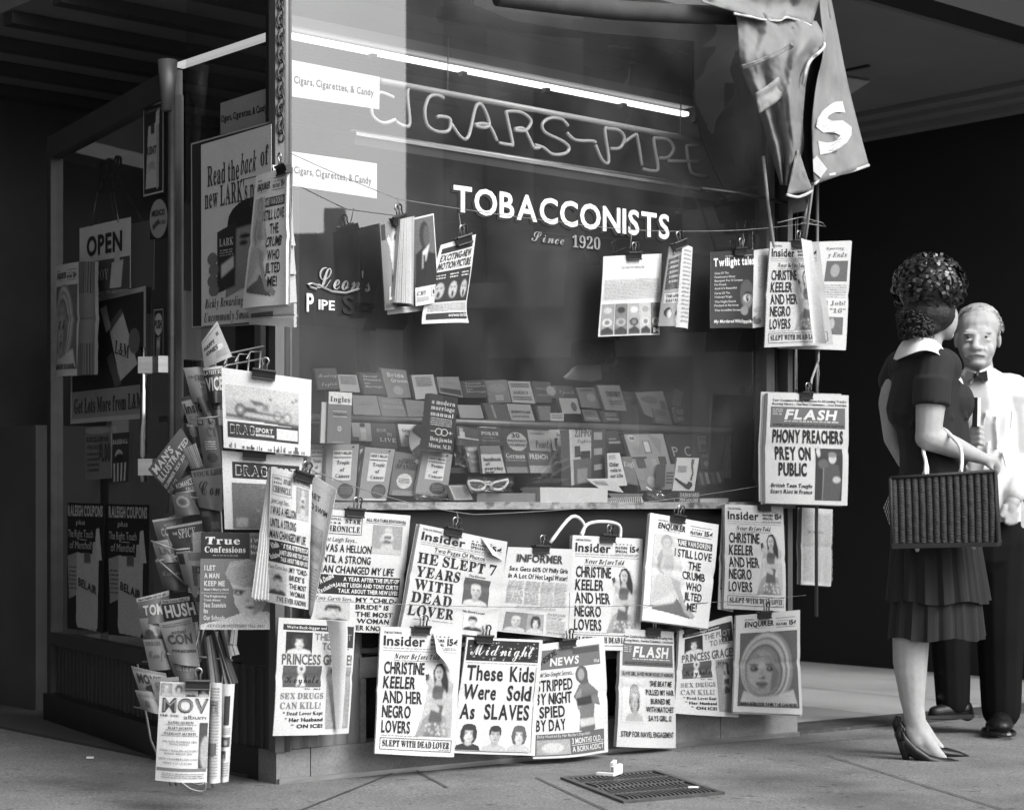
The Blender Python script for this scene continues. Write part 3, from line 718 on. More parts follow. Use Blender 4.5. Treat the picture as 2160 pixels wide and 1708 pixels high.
# bulkhead behind the neon sign
zu = hit(802, 171, PF(-.3)).z; zlo = hit(767, 286, PF(-.3)).z
b = MB(); b.box(FW, (.45, -.42, zlo - .06), (s_end - .15, -.2, zlo - .015)); b.build('sign_ledge', M['joist'], ki)
b = MB(); b.box(FW, (.45, -.2, zlo - .03), (s_end - .15, -.19, zlo - .018)); b.build('ledge_edge', M['steel'], ki)
cab = MB()
for k in range(6):
    x = sE + .1 + k * .34
    cab.box(FW, (x, -2.7, .0), (x + .3, -2.3, 1.2 + .5 * ((k * 7) % 3)))
cab.build('back_cabinet', M['interior'], ki)
for (s0, w_, z0, z1, g) in ((.4, .1, 1.0, 1.9, .2), (1.15, .14, 1.1, 2.3, .3), (1.32, .05, 1.1, 2.3, .22), (1.8, .2, 1.2, 1.7, .16), (.7, .25, 1.5, 1.8, .22)):
    b = MB(); b.box(FW, (s0 + sE, -2.25, z0), (s0 + sE + w_ * .8, -2.2, z1)); b.build('back_shelf', mat('shelf_grey', g, .7, .3, 3), ki)

# ---- door leaf, pushed a little inward
dr = empty('door', DW(0, 0, 0)); dr.parent = ki; dr.location = DW(0, 0, 0) - C
sD = (hit(107, 700, PD(0)) - DH).dot(DD)
zr0 = hit(362, 196, PD(0)).z; zr1 = hit(362, 141, PD(0)).z
gd = gz(DH.x, DH.y)
b = MB(); b.box(DW, (.03, -.05, zr0), (sD, .0, zr1)); b.build('top_rail', M['darkmetal'], dr)
b = MB(); b.tube([DW(.0, .0, gd), DW(.0, .0, zr1 - .1)], .0125, 14); b.build('door_stile', M['darkmetal'], dr, True)
b = MB(); b.box(DW, (.02, -.05, gd), (.05, -.006, zr0)); b.build('door_edge', M['black'], dr)
b = MB(); b.tube([DW(.005, .012, zr1 - .15), DW(.005, .012, zr1 + .02)], [.02, .034], 16); b.build('door_closer', M['postmetal'], dr, True)
b = MB(); b.box(DW, (sD, -.05, gd), (sD + .05, .0, zr1)); b.build('door_stile', M['darkmetal'], dr)
pane('door_pane', DW, .03, sD, -.025, .36, zr0, M['doorglass'], dr)
b = MB(); b.box(DW, (.03, -.05, .31), (sD, 0, .36)); b.build('bottom_rail', M['darkmetal'], dr)
fl = flutes(DW, .03, sD, -.03, .12, .31, M['flute'], .045); fl.parent = dr; fl.location = (0, 0, 0)
for v in fl.data.vertices: v.co -= (DH - C)
b = MB(); b.box(DW, (-.02, -.06, gd - .02), (sD + .02, .025, .115)); b.build('kick_plate', mat('kick_plate', .025, .4, .3, 4, .5), dr)
hd = MB(); h0 = hit(303, 770, PD(.07)); h1 = hit(303, 985, PD(.07)); sh_ = (h0 - DH).dot(DD)
hd.tube([DW(sh_, .07, h1.z - .05), DW(sh_, .07, h0.z + .06)], .012, 12); hh = hd.build('handle', M['chrome'], dr, True)
for z in (h0.z, h1.z):
    b = MB()
    pts = []
    for i in range(9):
        a = math.pi * i / 8; pts.append((sh_ + .03 * math.cos(a), .055 + .035 * math.sin(a)))
    pts = [(sh_ - .11, .03)] + [(x, y) for x, y in reversed(pts)]
    pts = [(-.0 + .0, .01), (.005, .045), (sh_ - .03, .05), (sh_, .09), (sh_ + .03, .07), (sh_ + .03, .03)]
    for i in range(len(pts) - 1):
        (x0, y0), (x1, y1) = pts[i], pts[i + 1]
        b.add([DW(x0, y0, z - .028), DW(x1, y1, z - .028), DW(x1, y1, z + .028), DW(x0, y0, z + .028)], [(0, 1, 2, 3)])
    b.build('handle_bracket', M['steel'], hh)
# reflected-interior darkness behind the door: an inner partition

# ---- chain in the post channel
ch = MB()
zz = hit(589, 20, PF(0)).z + .15; i = 0; z_end = hit(589, 300, PF(0)).z
while zz > z_end:
    c = FW(.003 + .002 * math.sin(i * 1.7), .008, zz); a = U if i % 2 else (U * .35 + N * .9)
    pts = [c + N * .012 + a * .0105 * math.cos(t) + V((0, 0, 1)) * .019 * math.sin(t) for t in [2 * math.pi * k / 12 for k in range(13)]]
    ch.tube(pts, .0036, 6, False); zz -= .0275; i += 1
o = ch.build('hanging_chain', M['darkmetal'], None, True); tag(o, 'rusty link chain hanging down the corner post', 'chain')

# ---- neon sign
ne = empty('neon_sign', FW(1.2, -.3, zlo), 'unlit neon tube sign of bent glass letters inside the window', 'neon sign')
PN = PF(-.3)
for (xa, ya, xb, yb) in ((802, 171, 1580, 317),):
    b = MB(); b.tube([hit(xa, ya, PN), hit(xb, yb, PN)], .011, 10); b.build('sign_rail', M['neon'], ne, True)
b = MB(); b.tube([hit(740, 282, PN), hit(1545, 408, PN)], .014, 10); b.build('sign_rail', M['steel'], ne, True)
NEON = {
 'C': [(830, 206), (800, 196), (785, 220), (786, 245), (808, 260), (834, 253)],
 'I': [(836, 258), (852, 266), (864, 260), (861, 186), (900, 191)],
 'G': [(936, 208), (922, 201), (905, 206), (896, 232), (901, 264), (922, 278), (946, 276), (949, 252), (930, 246), (921, 248)],
 'A': [(952, 262), (972, 290), (988, 288), (1002, 230), (1012, 220), (1022, 232), (1032, 262), (1020, 270), (1001, 264), (1030, 264), (1048, 298)],
 'R': [(1052, 302), (1076, 306), (1081, 302), (1069, 246), (1070, 236), (1100, 238), (1120, 256), (1108, 276), (1084, 274), (1104, 272), (1118, 296), (1126, 312), (1138, 312)],
 'S': [(1198, 266), (1184, 252), (1160, 250), (1144, 262), (1150, 280), (1186, 298), (1200, 312), (1192, 324), (1166, 326), (1146, 312), (1128, 306)],
 'hyphen': [(1196, 281), (1214, 296), (1250, 298), (1256, 302)],
 'P': [(1256, 306), (1270, 338), (1284, 340), (1276, 276), (1284, 272), (1306, 276), (1317, 292), (1308, 312), (1288, 314)],
 'I.': [(1318, 300), (1338, 286), (1344, 290), (1354, 350)],
 'P.': [(1356, 357), (1377, 361), (1388, 354), (1379, 298), (1386, 292), (1410, 296), (1421, 314), (1410, 332), (1392, 334)],
 'E': [(1476, 306), (1452, 308), (1449, 316), (1456, 358), (1466, 368), (1492, 373)],
 'E.': [(1410, 340), (1480, 341)],
 'S.': [(1520, 326), (1519, 336), (1532, 352), (1552, 366), (1552, 380), (1540, 382), (1524, 375)],
}
def smooth(pts, k=5):
    out = []; n = len(pts)
    for i in range(n - 1):
        p0, p1, p2, p3 = pts[max(i - 1, 0)], pts[i], pts[i + 1], pts[min(i + 2, n - 1)]
        for j in range(k):
            t = j / k; out.append(tuple(.5 * (2 * p1[c] + (p2[c] - p0[c]) * t + (2 * p0[c] - 5 * p1[c] + 4 * p2[c] - p3[c]) * t * t + (3 * p1[c] - p0[c] - 3 * p2[c] + p3[c]) * t ** 3) for c in range(len(p1))))
    out.append(tuple(pts[-1])); return out
for k, pts in NEON.items():
    b = MB(); b.tube([hit(x, y, PN) for x, y in smooth(pts)], .0068, 8); b.build('letter_tube', M['neon'], ne, True)
for x, y0, y1 in ((946, 120, 196), (1437, 230, 292)):
    wire('hanging_wire', [hit(x, y0 - 40, PF(-.32)), hit(x - 2, y1, PF(-.3))], .003, f'thin rod holding up the unlit neon sign, {"near its G" if x < 1000 else "near its last P"}', 'rod')
# ================================================================ hanging papers
def cv(ox, oy, sc):
    "corners read off an enlarged crop -> the 2160 px wide view"
    return lambda *p: [((ox + x / sc) / 1.85185, (oy + y / sc) / 1.85185) for x, y in p]
NEWS = 'tabloid newspapers clipped to the window wires'
K, G, W = .03, .22, .66
def insider_head(a, price=1):
    a.text('THE NATIONAL', .04, .03, .25, .046, K, 'b'); a.text('Insider', .04, .065, .53, .14, K, 'b', name='masthead')
    a.lines(.04, .158, .6, .168, 1, .25)
    if price:
        a.text('* * * * *', .6, .055, .85, .07, K); a.text('FEATURE', .6, .08, .78, .1, K, 'k'); a.text('SPECIAL', .6, .112, .78, .132, K, 'k'); a.text('15¢', .82, .075, .95, .125, K, 'k'); a.lines(.6, .146, .94, .17, 2, .25)
    a.rect(.04, .18, .95, .183, .2)
def insider_told(a, full=1):
    insider_head(a)
    a.text('Never Before Told', .17, .2, .73, .243, K, 'si', .12); a.rect(.17, .256, .75, .259, .15)
    for w_, x1, y0 in (('CHRISTINE', .54, .27), ('KEELER', .44, .385), ('AND HER', .53, .5), ('NEGRO', .4, .615), ('LOVERS', .4, .735)): a.text(w_, .06, y0, x1, y0 + .092, K, 'b')
    P = lambda pts, t: a.poly(pts, t, 'photograph')
    P([(.47, .845), (.55, .68), (.6, .5), (.7, .29), (.84, .29), (.93, .45), (.93, .845)], .52); P([(.84, .4), (.93, .42), (.93, .845), (.82, .845)], .42)
    P([(.47, .845), (.56, .7), (.64, .66), (.84, .68), (.9, .845)], .3); P([(.56, .845), (.64, .72), (.78, .72), (.8, .845)], .18)
    P([(.66, .33), (.7, .275), (.77, .27), (.82, .31), (.86, .4), (.87, .5), (.8, .5), (.68, .47)], .035); a.ell(.73, .345, .052, .055, .5); a.ell(.745, .355, .035, .045, .4)
    a.ell(.715, .335, .012, .007, .06); a.ell(.75, .335, .012, .007, .06); a.ell(.735, .378, .02, .007, .12); P([(.7, .4), (.76, .4), (.78, .45), (.68, .45)], .36)
    P([(.64, .47), (.7, .44), (.8, .45), (.86, .5), (.82, .58), (.79, .66), (.8, .73), (.62, .73), (.65, .62), (.63, .54)], .11)
    P([(.58, .37), (.62, .365), (.65, .4), (.66, .46), (.63, .5), (.61, .44), (.57, .42)], .46); P([(.56, .36), (.6, .355), (.61, .4), (.57, .41)], .07)
    P([(.62, .45), (.67, .46), (.66, .56), (.76, .62), (.75, .655), (.63, .63), (.6, .54)], .45); P([(.82, .47), (.88, .53), (.84, .6), (.68, .59), (.62, .56), (.63, .53), (.7, .555), (.79, .55)], .4)
    rr = random.Random(4)
    for i in range(26): x, y = .58 + rr.random() * .28, .74 + rr.random() * .095; a.ell(x, y, .014, .01, .6 * rr.uniform(.6, 1.1))
    a.lines(.06, .847, .5, .857, 1, .3); a.text('SLEPT WITH DEAD LOVER', .08, .885, .92, .935, K, 'sb'); a.frame(.05, .868, .95, .962, .08, .005); a.lines(.78, .945, .94, .955, 1, .2)
def insider_seven(a):
    insider_head(a)
    a.text('Two Pages Of Photos', .2, .195, .78, .238, K, 'r'); a.rect(.2, .25, .8, .253, .15)
    for w_, x0, x1, y0 in (('HE SLEPT 7', .04, .92, .265), ('YEARS', .05, .52, .395), ('WITH', .05, .46, .52), ('DEAD', .04, .46, .645), ('LOVER', .03, .5, .77)): a.text(w_, x0, y0, x1, y0 + .1, K, 'sb')
    a.text('The Doctor', .62, .395, .82, .415, K); a.face(.58, .43, .88, .7, 'bald', .1, .45, dress=.55); a.text('His Dead Lover', .6, .755, .86, .775, K); a.face(.62, .785, .84, .95, 'man', .6, .55)
    a.lines(.1, .9, .5, .91, 1, .2)
def star(a):
    a.frame(.04, .05, .46, .2, .06, .006); a.text('NATIONAL', .06, .065, .24, .083, K, 'sb'); a.text('★★★★', .06, .098, .24, .116, K, 'r'); a.text('STAR', .28, .07, .44, .105, K, 'sb'); a.text('CHRONICLE', .06, .13, .44, .178, K, 'sb')
    a.text('ALL FEATURE EDITION 15¢', .5, .05, .95, .075, K); a.rect(.5, .085, .95, .089, .1)
    a.rect(.58, .1, .92, .34, .3, 'photograph'); a.figure(.64, .11, .86, .33, .55, .12, .4); a.rect(.58, .3, .92, .34, .45, 'photograph', 3)
    a.text('Janet Leigh Says...', .03, .225, .42, .26, K, 'r', .2)
    for w_, x1, y0 in (('I WAS A HELLION', .58, .285), ('UNTIL A STRONG', .58, .375), ('MAN CHANGED MY LIFE', .86, .46)): a.text(w_, .03, y0, x1, y0 + .06, K, 'b')
    a.rect(.03, .535, .95, .695, .03); a.text('A Double', .05, .55, .2, .59, .6, 'k', .1, rot=25); a.text('Exclusive', .04, .63, .22, .665, .6, 'k', .1, rot=25)
    for w_, x0, y0 in (('A YEAR AFTER THE SPLIT-UP', .3, .55), ('JANET LEIGH AND TONY CURTIS', .22, .6), ('TALK ABOUT THEIR NEW LIVES', .25, .648)): a.text(w_, x0, y0, .93, y0 + .032, .62, 'k')
    a.text('Tony Curtis Says...', .02, .715, .42, .745, K, 'r', .2); a.face(.04, .76, .38, .93, 'man', .45, .5)
    for w_, x0, x1, y0 in (('MY "CHILD-', .44, .93, .712), ('BRIDE" IS', .44, .84, .77), ('THE MOST', .44, .9, .83), ('WOMAN', .46, .86, .885), ("I'VE EVER KNOWN", .2, .9, .943)): a.text(w_, x0, y0, x1, y0 + .038, K, 'b')
def informer(a):
    a.text('INFORMER', .13, .08, .83, .17, .2, 'k'); a.text('INFORMER', .14, .085, .82, .165, .05, 'b', lv=6)
    a.text('Sex Gets 60% Of Philly Girls', .06, .225, .93, .275, K, 'b'); a.text('In A Lot Of Hot Legal Water!', .06, .305, .93, .36, K, 'b')
    for k in range(4): a.lines(.07 + k * .22, .39, .27 + k * .22, .66, 17, .33)
    a.text('MOST ARE UNDER 25 NOW', .2, .675, .75, .7, .2, 'r')
    a.face(.1, .76, .36, .98, 'bald', .2, .5); a.face(.36, .76, .58, .98, 'woman', .3, .55); a.text('Man Kills Teen Boy', .62, .735, .93, .76, .12, 'sb'); a.text('In Lovers Lane', .62, .775, .86, .8, .12, 'sb'); a.lines(.62, .82, .92, .93, 7, .3); a.text('Better Drunk Than Red', .62, .945, .93, .965, K, 'sb')
def enq_head(a, x1=.52):
    a.text('NATIONAL', .12, .045, .26, .058, K); a.text('ENQUIRER', .12, .075, x1, .125, K, 'k', .12, name='masthead'); a.lines(.2, .14, .44, .15, 1, .3)
    a.rect(.6, .055, .92, .06, .1); a.text('* * * * *', .62, .08, .8, .095, K); a.text('FEATURE', .6, .105, .78, .13, K, 'k'); a.text('15¢', .82, .085, .93, .13, K, 'k'); a.rect(.6, .145, .92, .15, .15)
def crumb(a):
    enq_head(a)
    a.poly([(.1, .86), (.3, .72), (.42, .74), (.62, .88), (.7, .93), (.1, .88)], .14, 'photograph', 1)
    a.poly([(.08, .18), (.4, .18), (.56, .6), (.4, .8), (.08, .86)], .56, 'photograph', 1); a.ell(.26, .24, .085, .065, .34); a.ell(.26, .25, .05, .045, .5); a.ell(.245, .25, .008, .006, .1); a.ell(.275, .25, .008, .006, .1)
    for pts, t in (([(.2, .3), (.34, .3), (.4, .42), (.36, .56), (.5, .62), (.3, .74), (.08, .84), (.12, .6), (.22, .5)], .47), ([(.2, .31), (.14, .4), (.16, .52), (.24, .56), (.25, .53), (.19, .48), (.22, .38)], .32), ([(.34, .56), (.5, .6), (.48, .64), (.58, .8), (.78, .9), (.74, .93), (.58, .88), (.44, .72), (.4, .68)], .36), ([(.24, .36), (.36, .36), (.38, .5), (.25, .5)], .4)): a.poly(pts, t, 'photograph', 2)
    a.rect(.36, .195, .94, .265, .05); a.text('MAMIE VAN DOREN:', .38, .205, .92, .252, .64, 'k')
    for w_, x0, x1, y0 in (('I STILL LOVE', .38, .94, .29), ('THE', .6, .8, .395), ('CRUMB', .52, .88, .49), ('WHO', .58, .84, .59), ('JILTED', .56, .86, .685), ('ME!', .62, .8, .785)): a.text(w_, x0, y0, x1, y0 + .072, K, 'b')
def plot(a):
    a.rect(.06, .05, .78, .1, .04); a.text("We're Back-bigger and better", .1, .062, .75, .086, .6, 'b'); a.rect(.78, .05, .98, .24, .05)
    a.face(.1, .115, .42, .3, 'woman', .03, .6, dress=.6); a.text('THE PLOT', .45, .12, .95, .175, G, 'b'); a.text('TO KILL', .55, .2, .92, .255, G, 'b'); a.text('PRINCESS GRACE!', .06, .305, .97, .39, .12, 'b')
    a.rect(.08, .405, .56, .585, .1, 'photograph'); a.ell(.3, .43, .05, .05, .6); a.poly([(.28, .46), (.32, .46), (.36, .58), (.24, .58)], .6, 'photograph', 2); a.ell(.3, .43, .02, .018, .05); a.text('Keyhole', .1, .48, .53, .55, .02, 'sc', lv=6, name='masthead')
    a.text('25¢', .35, .595, .42, .605, K); a.text('No.1', .47, .595, .55, .607, K, 'k')
    a.text('SEX DRUGS', .06, .635, .6, .685, G, 'sb'); a.text('CAN KILL!', .06, .715, .57, .77, G, 'sb'); a.text('* Dead Lover Kept', .1, .795, .6, .825, K, 'sb'); a.text('* Her Husband', .12, .85, .6, .88, K, 'k'); a.text('* ON ICE!', .2, .905, .6, .935, K, 'k')
    a.rect(.64, .41, .97, .95, .3, 'photograph'); a.figure(.7, .44, .95, .93, .45, .1, .05); a.text('EVA', .68, .43, .8, .46, .04, 'k')
def midnight(a):
    a.rect(.02, .02, .96, .2, .03); rr = random.Random(2)
    for i in range(60): a.rect(*(lambda x, y: (x, y, x + .02, y + .012))(.03 + rr.random() * .9, .03 + rr.random() * .155), .3 * rr.random() + .05, 'photograph', 2, 1)
    a.text('Midnight', .06, .045, .9, .15, .64, 'sc', 0, 'masthead', 6)
    a.lines(.03, .215, .95, .225, 1, .3)
    for w_, x0, x1, y0 in (('These', .05, .5, .24), ('Kids', .6, .93, .24), ('Were', .04, .43, .405), ('Sold', .58, .91, .405), ('As', .03, .19, .575), ('SLAVES', .3, .9, .57)): a.text(w_, x0, y0, x1, y0 + .125, K, 'b')
    a.face(.0, .72, .3, .97, 'woman', None, .62, dress=.05); a.face(.3, .72, .62, .97, 'man', None, .5, dress=.5); a.face(.62, .72, .95, .97, 'woman', None, .62, hair=.12); a.rect(.02, .975, .92, .98, .05); a.rect(.945, .24, .95, .975, .05)
def stripped(a):
    a.rect(.0, .06, .92, .23, .15); a.text('INSIDE', .03, .1, .28, .15, .04, 'b', .1, rot=28, lv=6); a.text('NEWS', .18, .135, .58, .2, .64, 'k', .1, 'masthead', 6); a.text('15¢', .82, .185, .9, .21, .6, lv=6); a.rect(.5, .07, .9, .12, .08)
    a.text('Told Sex-Sought Secrets...', .02, .25, .5, .29, K, 'r', .2)
    for w_, x1, y0 in (('STRIPPED', .48, .32), ('BY NIGHT', .46, .435), ('SPIED', .36, .55), ('BY DAY', .36, .665)): a.text(w_, .02 if x1 != .36 or y0 > .6 else .06, y0, x1, y0 + .095, K, 'b')
    P = lambda pts, t: a.poly(pts, t, 'photograph', 2)
    a.ell(.62, .3, .09, .075, .1); P([(.55, .26), (.68, .24), (.74, .44), (.6, .4)], .1); a.ell(.61, .3, .05, .05, .3)
    P([(.58, .38), (.72, .38), (.86, .46), (.88, .58), (.8, .56), (.78, .66), (.8, .78), (.54, .78), (.57, .64), (.54, .54), (.5, .48)], .16); P([(.52, .46), (.6, .42), (.62, .56), (.54, .6)], .28); P([(.53, .5), (.76, .49), (.76, .56), (.54, .57)], .04); P([(.55, .68), (.8, .68), (.79, .74), (.56, .75)], .5); P([(.55, .75), (.79, .74), (.77, .8), (.58, .8)], .12)
    a.rect(.0, .79, .94, .98, .13); a.text("Baby Hooked By Her Mother's Dope Habit", .03, .795, .7, .82, .5, 'b', .2, lv=6); a.rect(.03, .84, .4, .97, .35, 'photograph'); a.ell(.2, .91, .12, .045, .55); a.text('3 MONTHS OLD...', .42, .84, .92, .885, .64, 'b', lv=6); a.rect(.42, .895, .92, .9, .6, lv=3); a.text('A BORN ADDICT', .42, .91, .92, .955, .64, 'b', lv=6)
def flash_head(a):
    a.text('Your Complete Racing Selections At All Leading Tracks', .05, .05, .97, .07, K, 'b', .1); a.text('Boxing News... Fearless Columnists... Live Stories', .05, .083, .97, .103, K, 'b', .1)
    a.rect(.04, .12, .96, .31, .14); a.text('FLASH', .2, .145, .84, .23, .64, 'k', .18, 'masthead', 6); a.lines(.06, .14, .18, .2, 4, .45); a.lines(.2, .245, .9, .265, 1, .5); a.lines(.07, .275, .95, .3, 2, .04)
def flash_beat(a):
    flash_head(a)
    a.rect(.02, .35, .97, .4, .4); a.text("SLAVE GIRL SAVED FROM 'HOUSE OF HORRORS'", .04, .36, .96, .39, K, 'b')
    a.rect(.05, .42, .42, .79, .6, 'photograph'); a.face(.1, .43, .4, .78, 'woman', None, .5)
    for w_, x0, x1, y0 in (("'SHE BEAT ME", .5, .92, .43), ('PULLED MY HAIR', .44, .97, .505), ('BURNED ME', .52, .88, .58), ("WITH MATCHES'", .44, .95, .65), ('SAYS GIRL, 12', .48, .9, .725)): a.text(w_, x0, y0, x1, y0 + .045, K, 'b')
    a.text('STRIP FOR NAVEL ENGAGEMENT', .05, .865, .94, .91, K, 'b')
def flash_phony(a):
    flash_head(a)
    for w_, x0, x1, y0 in (('PHONY PREACHERS', .07, .93, .33), ('PREY ON', .11, .52, .485), ('PUBLIC', .15, .47, .63)): a.text(w_, x0, y0, x1, y0 + .11, K, 'k')
    a.text('British Teen Toughs', .06, .815, .54, .85, K, 'b', .2); a.text('Start Riot In France', .05, .87, .54, .905, K, 'b', .2)
    a.rect(.58, .49, .93, .96, .05, 'photograph'); a.ell(.8, .58, .05, .045, .5); a.ell(.8, .545, .055, .025, .2); a.poly([(.68, .66), (.78, .62), (.88, .64), (.92, .8), (.9, .96), (.7, .96)], .09, 'photograph', 2); a.ell(.62, .52, .025, .05, .5); a.ell(.86, .77, .05, .03, .45); a.ell(.68, .63, .07, .045, .12); a.poly([(.68, .67), (.69, .67), (.69, .96), (.68, .96)], .3, 'photograph', 2)
def child(a):
    enq_head(a, .56)
    a.rect(.06, .19, .95, .94, .11, 'photograph')
    for rx, ry, cx, cy, t in ((.4, .36, .47, .54, .22), (.37, .34, .45, .54, .4), (.34, .31, .44, .55, .16), (.32, .29, .43, .55, .36), (.28, .265, .42, .57, .12), (.255, .25, .41, .58, .2), (.22, .225, .38, .59, .27), (.17, .17, .35, .58, .32), (.1, .09, .32, .49, .36), (.08, .07, .3, .66, .36)): a.poly(ellpts(cx, cy, rx, ry, 28), t, 'photograph', 2)
    a.poly([(.56, .5), (.64, .6), (.6, .72), (.5, .78), (.52, .64)], .15, 'photograph', 2); a.poly([(.2, .42), (.3, .4), (.4, .43), (.5, .42), (.56, .46), (.4, .445), (.22, .46)], .22, 'photograph', 2)
    for x in (.27, .5): a.ell(x, .555, .065, .032, .14); a.ell(x, .557, .045, .02, .04); a.ell(x - .012, .552, .01, .008, .4); a.ell(x, .515, .075, .013, .1)
    a.poly([(.36, .54), (.4, .54), (.43, .63), (.33, .64)], .3, 'photograph', 2); a.ell(.38, .645, .05, .018, .12); a.ell(.36, .635, .025, .015, .36); a.ell(.38, .705, .085, .022, .07); a.ell(.38, .698, .06, .008, .2); a.ell(.39, .74, .06, .014, .16)
    a.poly([(.1, .9), (.14, .78), (.34, .84), (.6, .82), (.86, .76), (.92, .92), (.5, .93)], .42, 'photograph', 3); a.text('BABY SOBS FOR FAMILY HE CAN NEVER', .1, .895, .9, .925, .02, 'k', lv=7)
def movies(a):
    for k, (kd, b_) in enumerate((('bald', .3), ('woman', .5), ('man', .45), ('woman', .05))): a.face(.02 + k * .245, .01, .25 + k * .245, .14, kd, b_, .55)
    a.text('MOV', .07, .16, .98, .3, .05, 'b', name='masthead'); a.text('MOV', .09, .168, .96, .292, .22, 'r', name='masthead', lv=6); a.text('120', .04, .325, .18, .345, K, 'k'); a.text('FEATURES', .24, .325, .4, .345, K, 'sb'); a.text('album', .5, .325, .94, .365, .12, 'r')
    for w_, x0, x1, y in (('DATING SECRETS', .2, .7, .39), ('DIARY SECRETS', .2, .68, .445), ('MARRIAGE SECRETS', .12, .76, .5)): a.text(w_, x0, y, x1, y + .025, .08, 'sb'); a.lines(x0 - .05, y + .033, x1 + .06, y + .045, 1, .2)
    for w_, x0, x1, y in (('THE MOST POWERFUL MEN', .1, .78, .585), ('IN HOLLYWOOD', .25, .62, .61), ('WHAT ENGLISH ACTORS', .06, .8, .675), ('KNOW ABOUT SEX', .16, .7, .705), ('DICK CHAMBERLAIN CAN', .05, .8, .76), ('MAKE YOU A STAR', .14, .7, .8)): a.text(w_, x0, y, x1, y + .02, .12, 'r')
    a.rect(.82, .4, .99, .86, .08, 'photograph'); a.ell(.95, .7, .1, .17, .4); a.rect(.02, .86, .98, .89, .2); a.lines(.12, .91, .94, .97, 3, .3)
def drag1(a):
    a.rect(.04, .2, .86, .62, .48, 'photograph'); a.rect(.04, .2, .86, .38, .58, 'photograph'); a.poly([(.04, .56), (.86, .62), (.86, .66), (.04, .6)], .12, 'photograph', 2)
    for x, y, r in ((.2, .5, .062), (.62, .535, .05), (.73, .545, .05)):
        a.ell(x, y, r, r * a.asp * 1.15, .03 if r > .06 else .08); a.ell(x, y, r * .78, r * .78 * a.asp * 1.15, .5 if r < .06 else .25); a.ell(x, y, r * .3, r * .3 * a.asp, .6)
    a.poly([(.24, .46), (.36, .46), (.4, .5), (.7, .53), (.7, .545), (.38, .53), (.26, .52)], .12, 'photograph', 3); a.poly([(.3, .36), (.46, .38), (.47, .42), (.36, .43)], .15, 'photograph', 3); a.poly([(.46, .4), (.52, .4), (.55, .5), (.45, .48)], .25, 'photograph', 3)
    for x, y in ((.54, .33), (.79, .33), (.83, .3)): a.ell(x, y, .014, .018, .1); a.poly([(x - .015, y + .02), (x + .015, y + .02), (x + .02, y + .16), (x - .02, y + .16)], .55, 'photograph', 3)
    a.rect(.05, .66, .86, .86, .06); a.text('DRAG', .08, .695, .355, .805, .66, 'k', name='masthead', lv=6); a.text('DRAG', .085, .705, .35, .795, .06, 'b', name='masthead', lv=8); a.text('SPORT', .37, .71, .565, .765, .66, 'k', name='masthead', lv=6); a.rect(.37, .785, .58, .815, .66, lv=3); a.text('ILLUSTRATED', .39, .79, .56, .81, .2, 'r', lv=8); a.rect(.61, .69, .85, .83, .68, lv=3)
    rr = random.Random(3)
    for i in range(46): x = .05 + rr.random() * .9; h = rr.random() ** 3 * .06 + .005; a.rect(x, .965 - h, x + .012 * rr.random() + .004, .99, .15 * rr.random() + .05, 'ink_stain', 2, 1)
def drag2(a):
    a.rect(.12, .13, .95, .34, .05); a.text('DRAG', .16, .17, .55, .3, .66, 'k', name='masthead', lv=6); a.text('DRAG', .17, .182, .54, .288, .05, 'b', name='masthead', lv=8); a.text('SPORT', .57, .18, .9, .25, .66, 'k', lv=6); a.rect(.57, .26, .92, .31, .66, lv=3); a.text('ILLUSTRATED', .6, .27, .9, .3, .2, lv=8)
    a.rect(.11, .4, .96, .99, .16, 'photograph'); rr = random.Random(5)
    for i in range(120): x = min(.92, max(.12, rr.gauss(.62, .1))); y = .42 + rr.random() * .55; a.ell(x, y, .008 * rr.uniform(.4, 1.6), .007 * rr.uniform(.4, 1.6), .7 * rr.random())
    a.rect(.75, .42, .85, .98, .4, 'photograph', 1); a.rect(.15, .85, .3, .97, .35, 'photograph', 2)
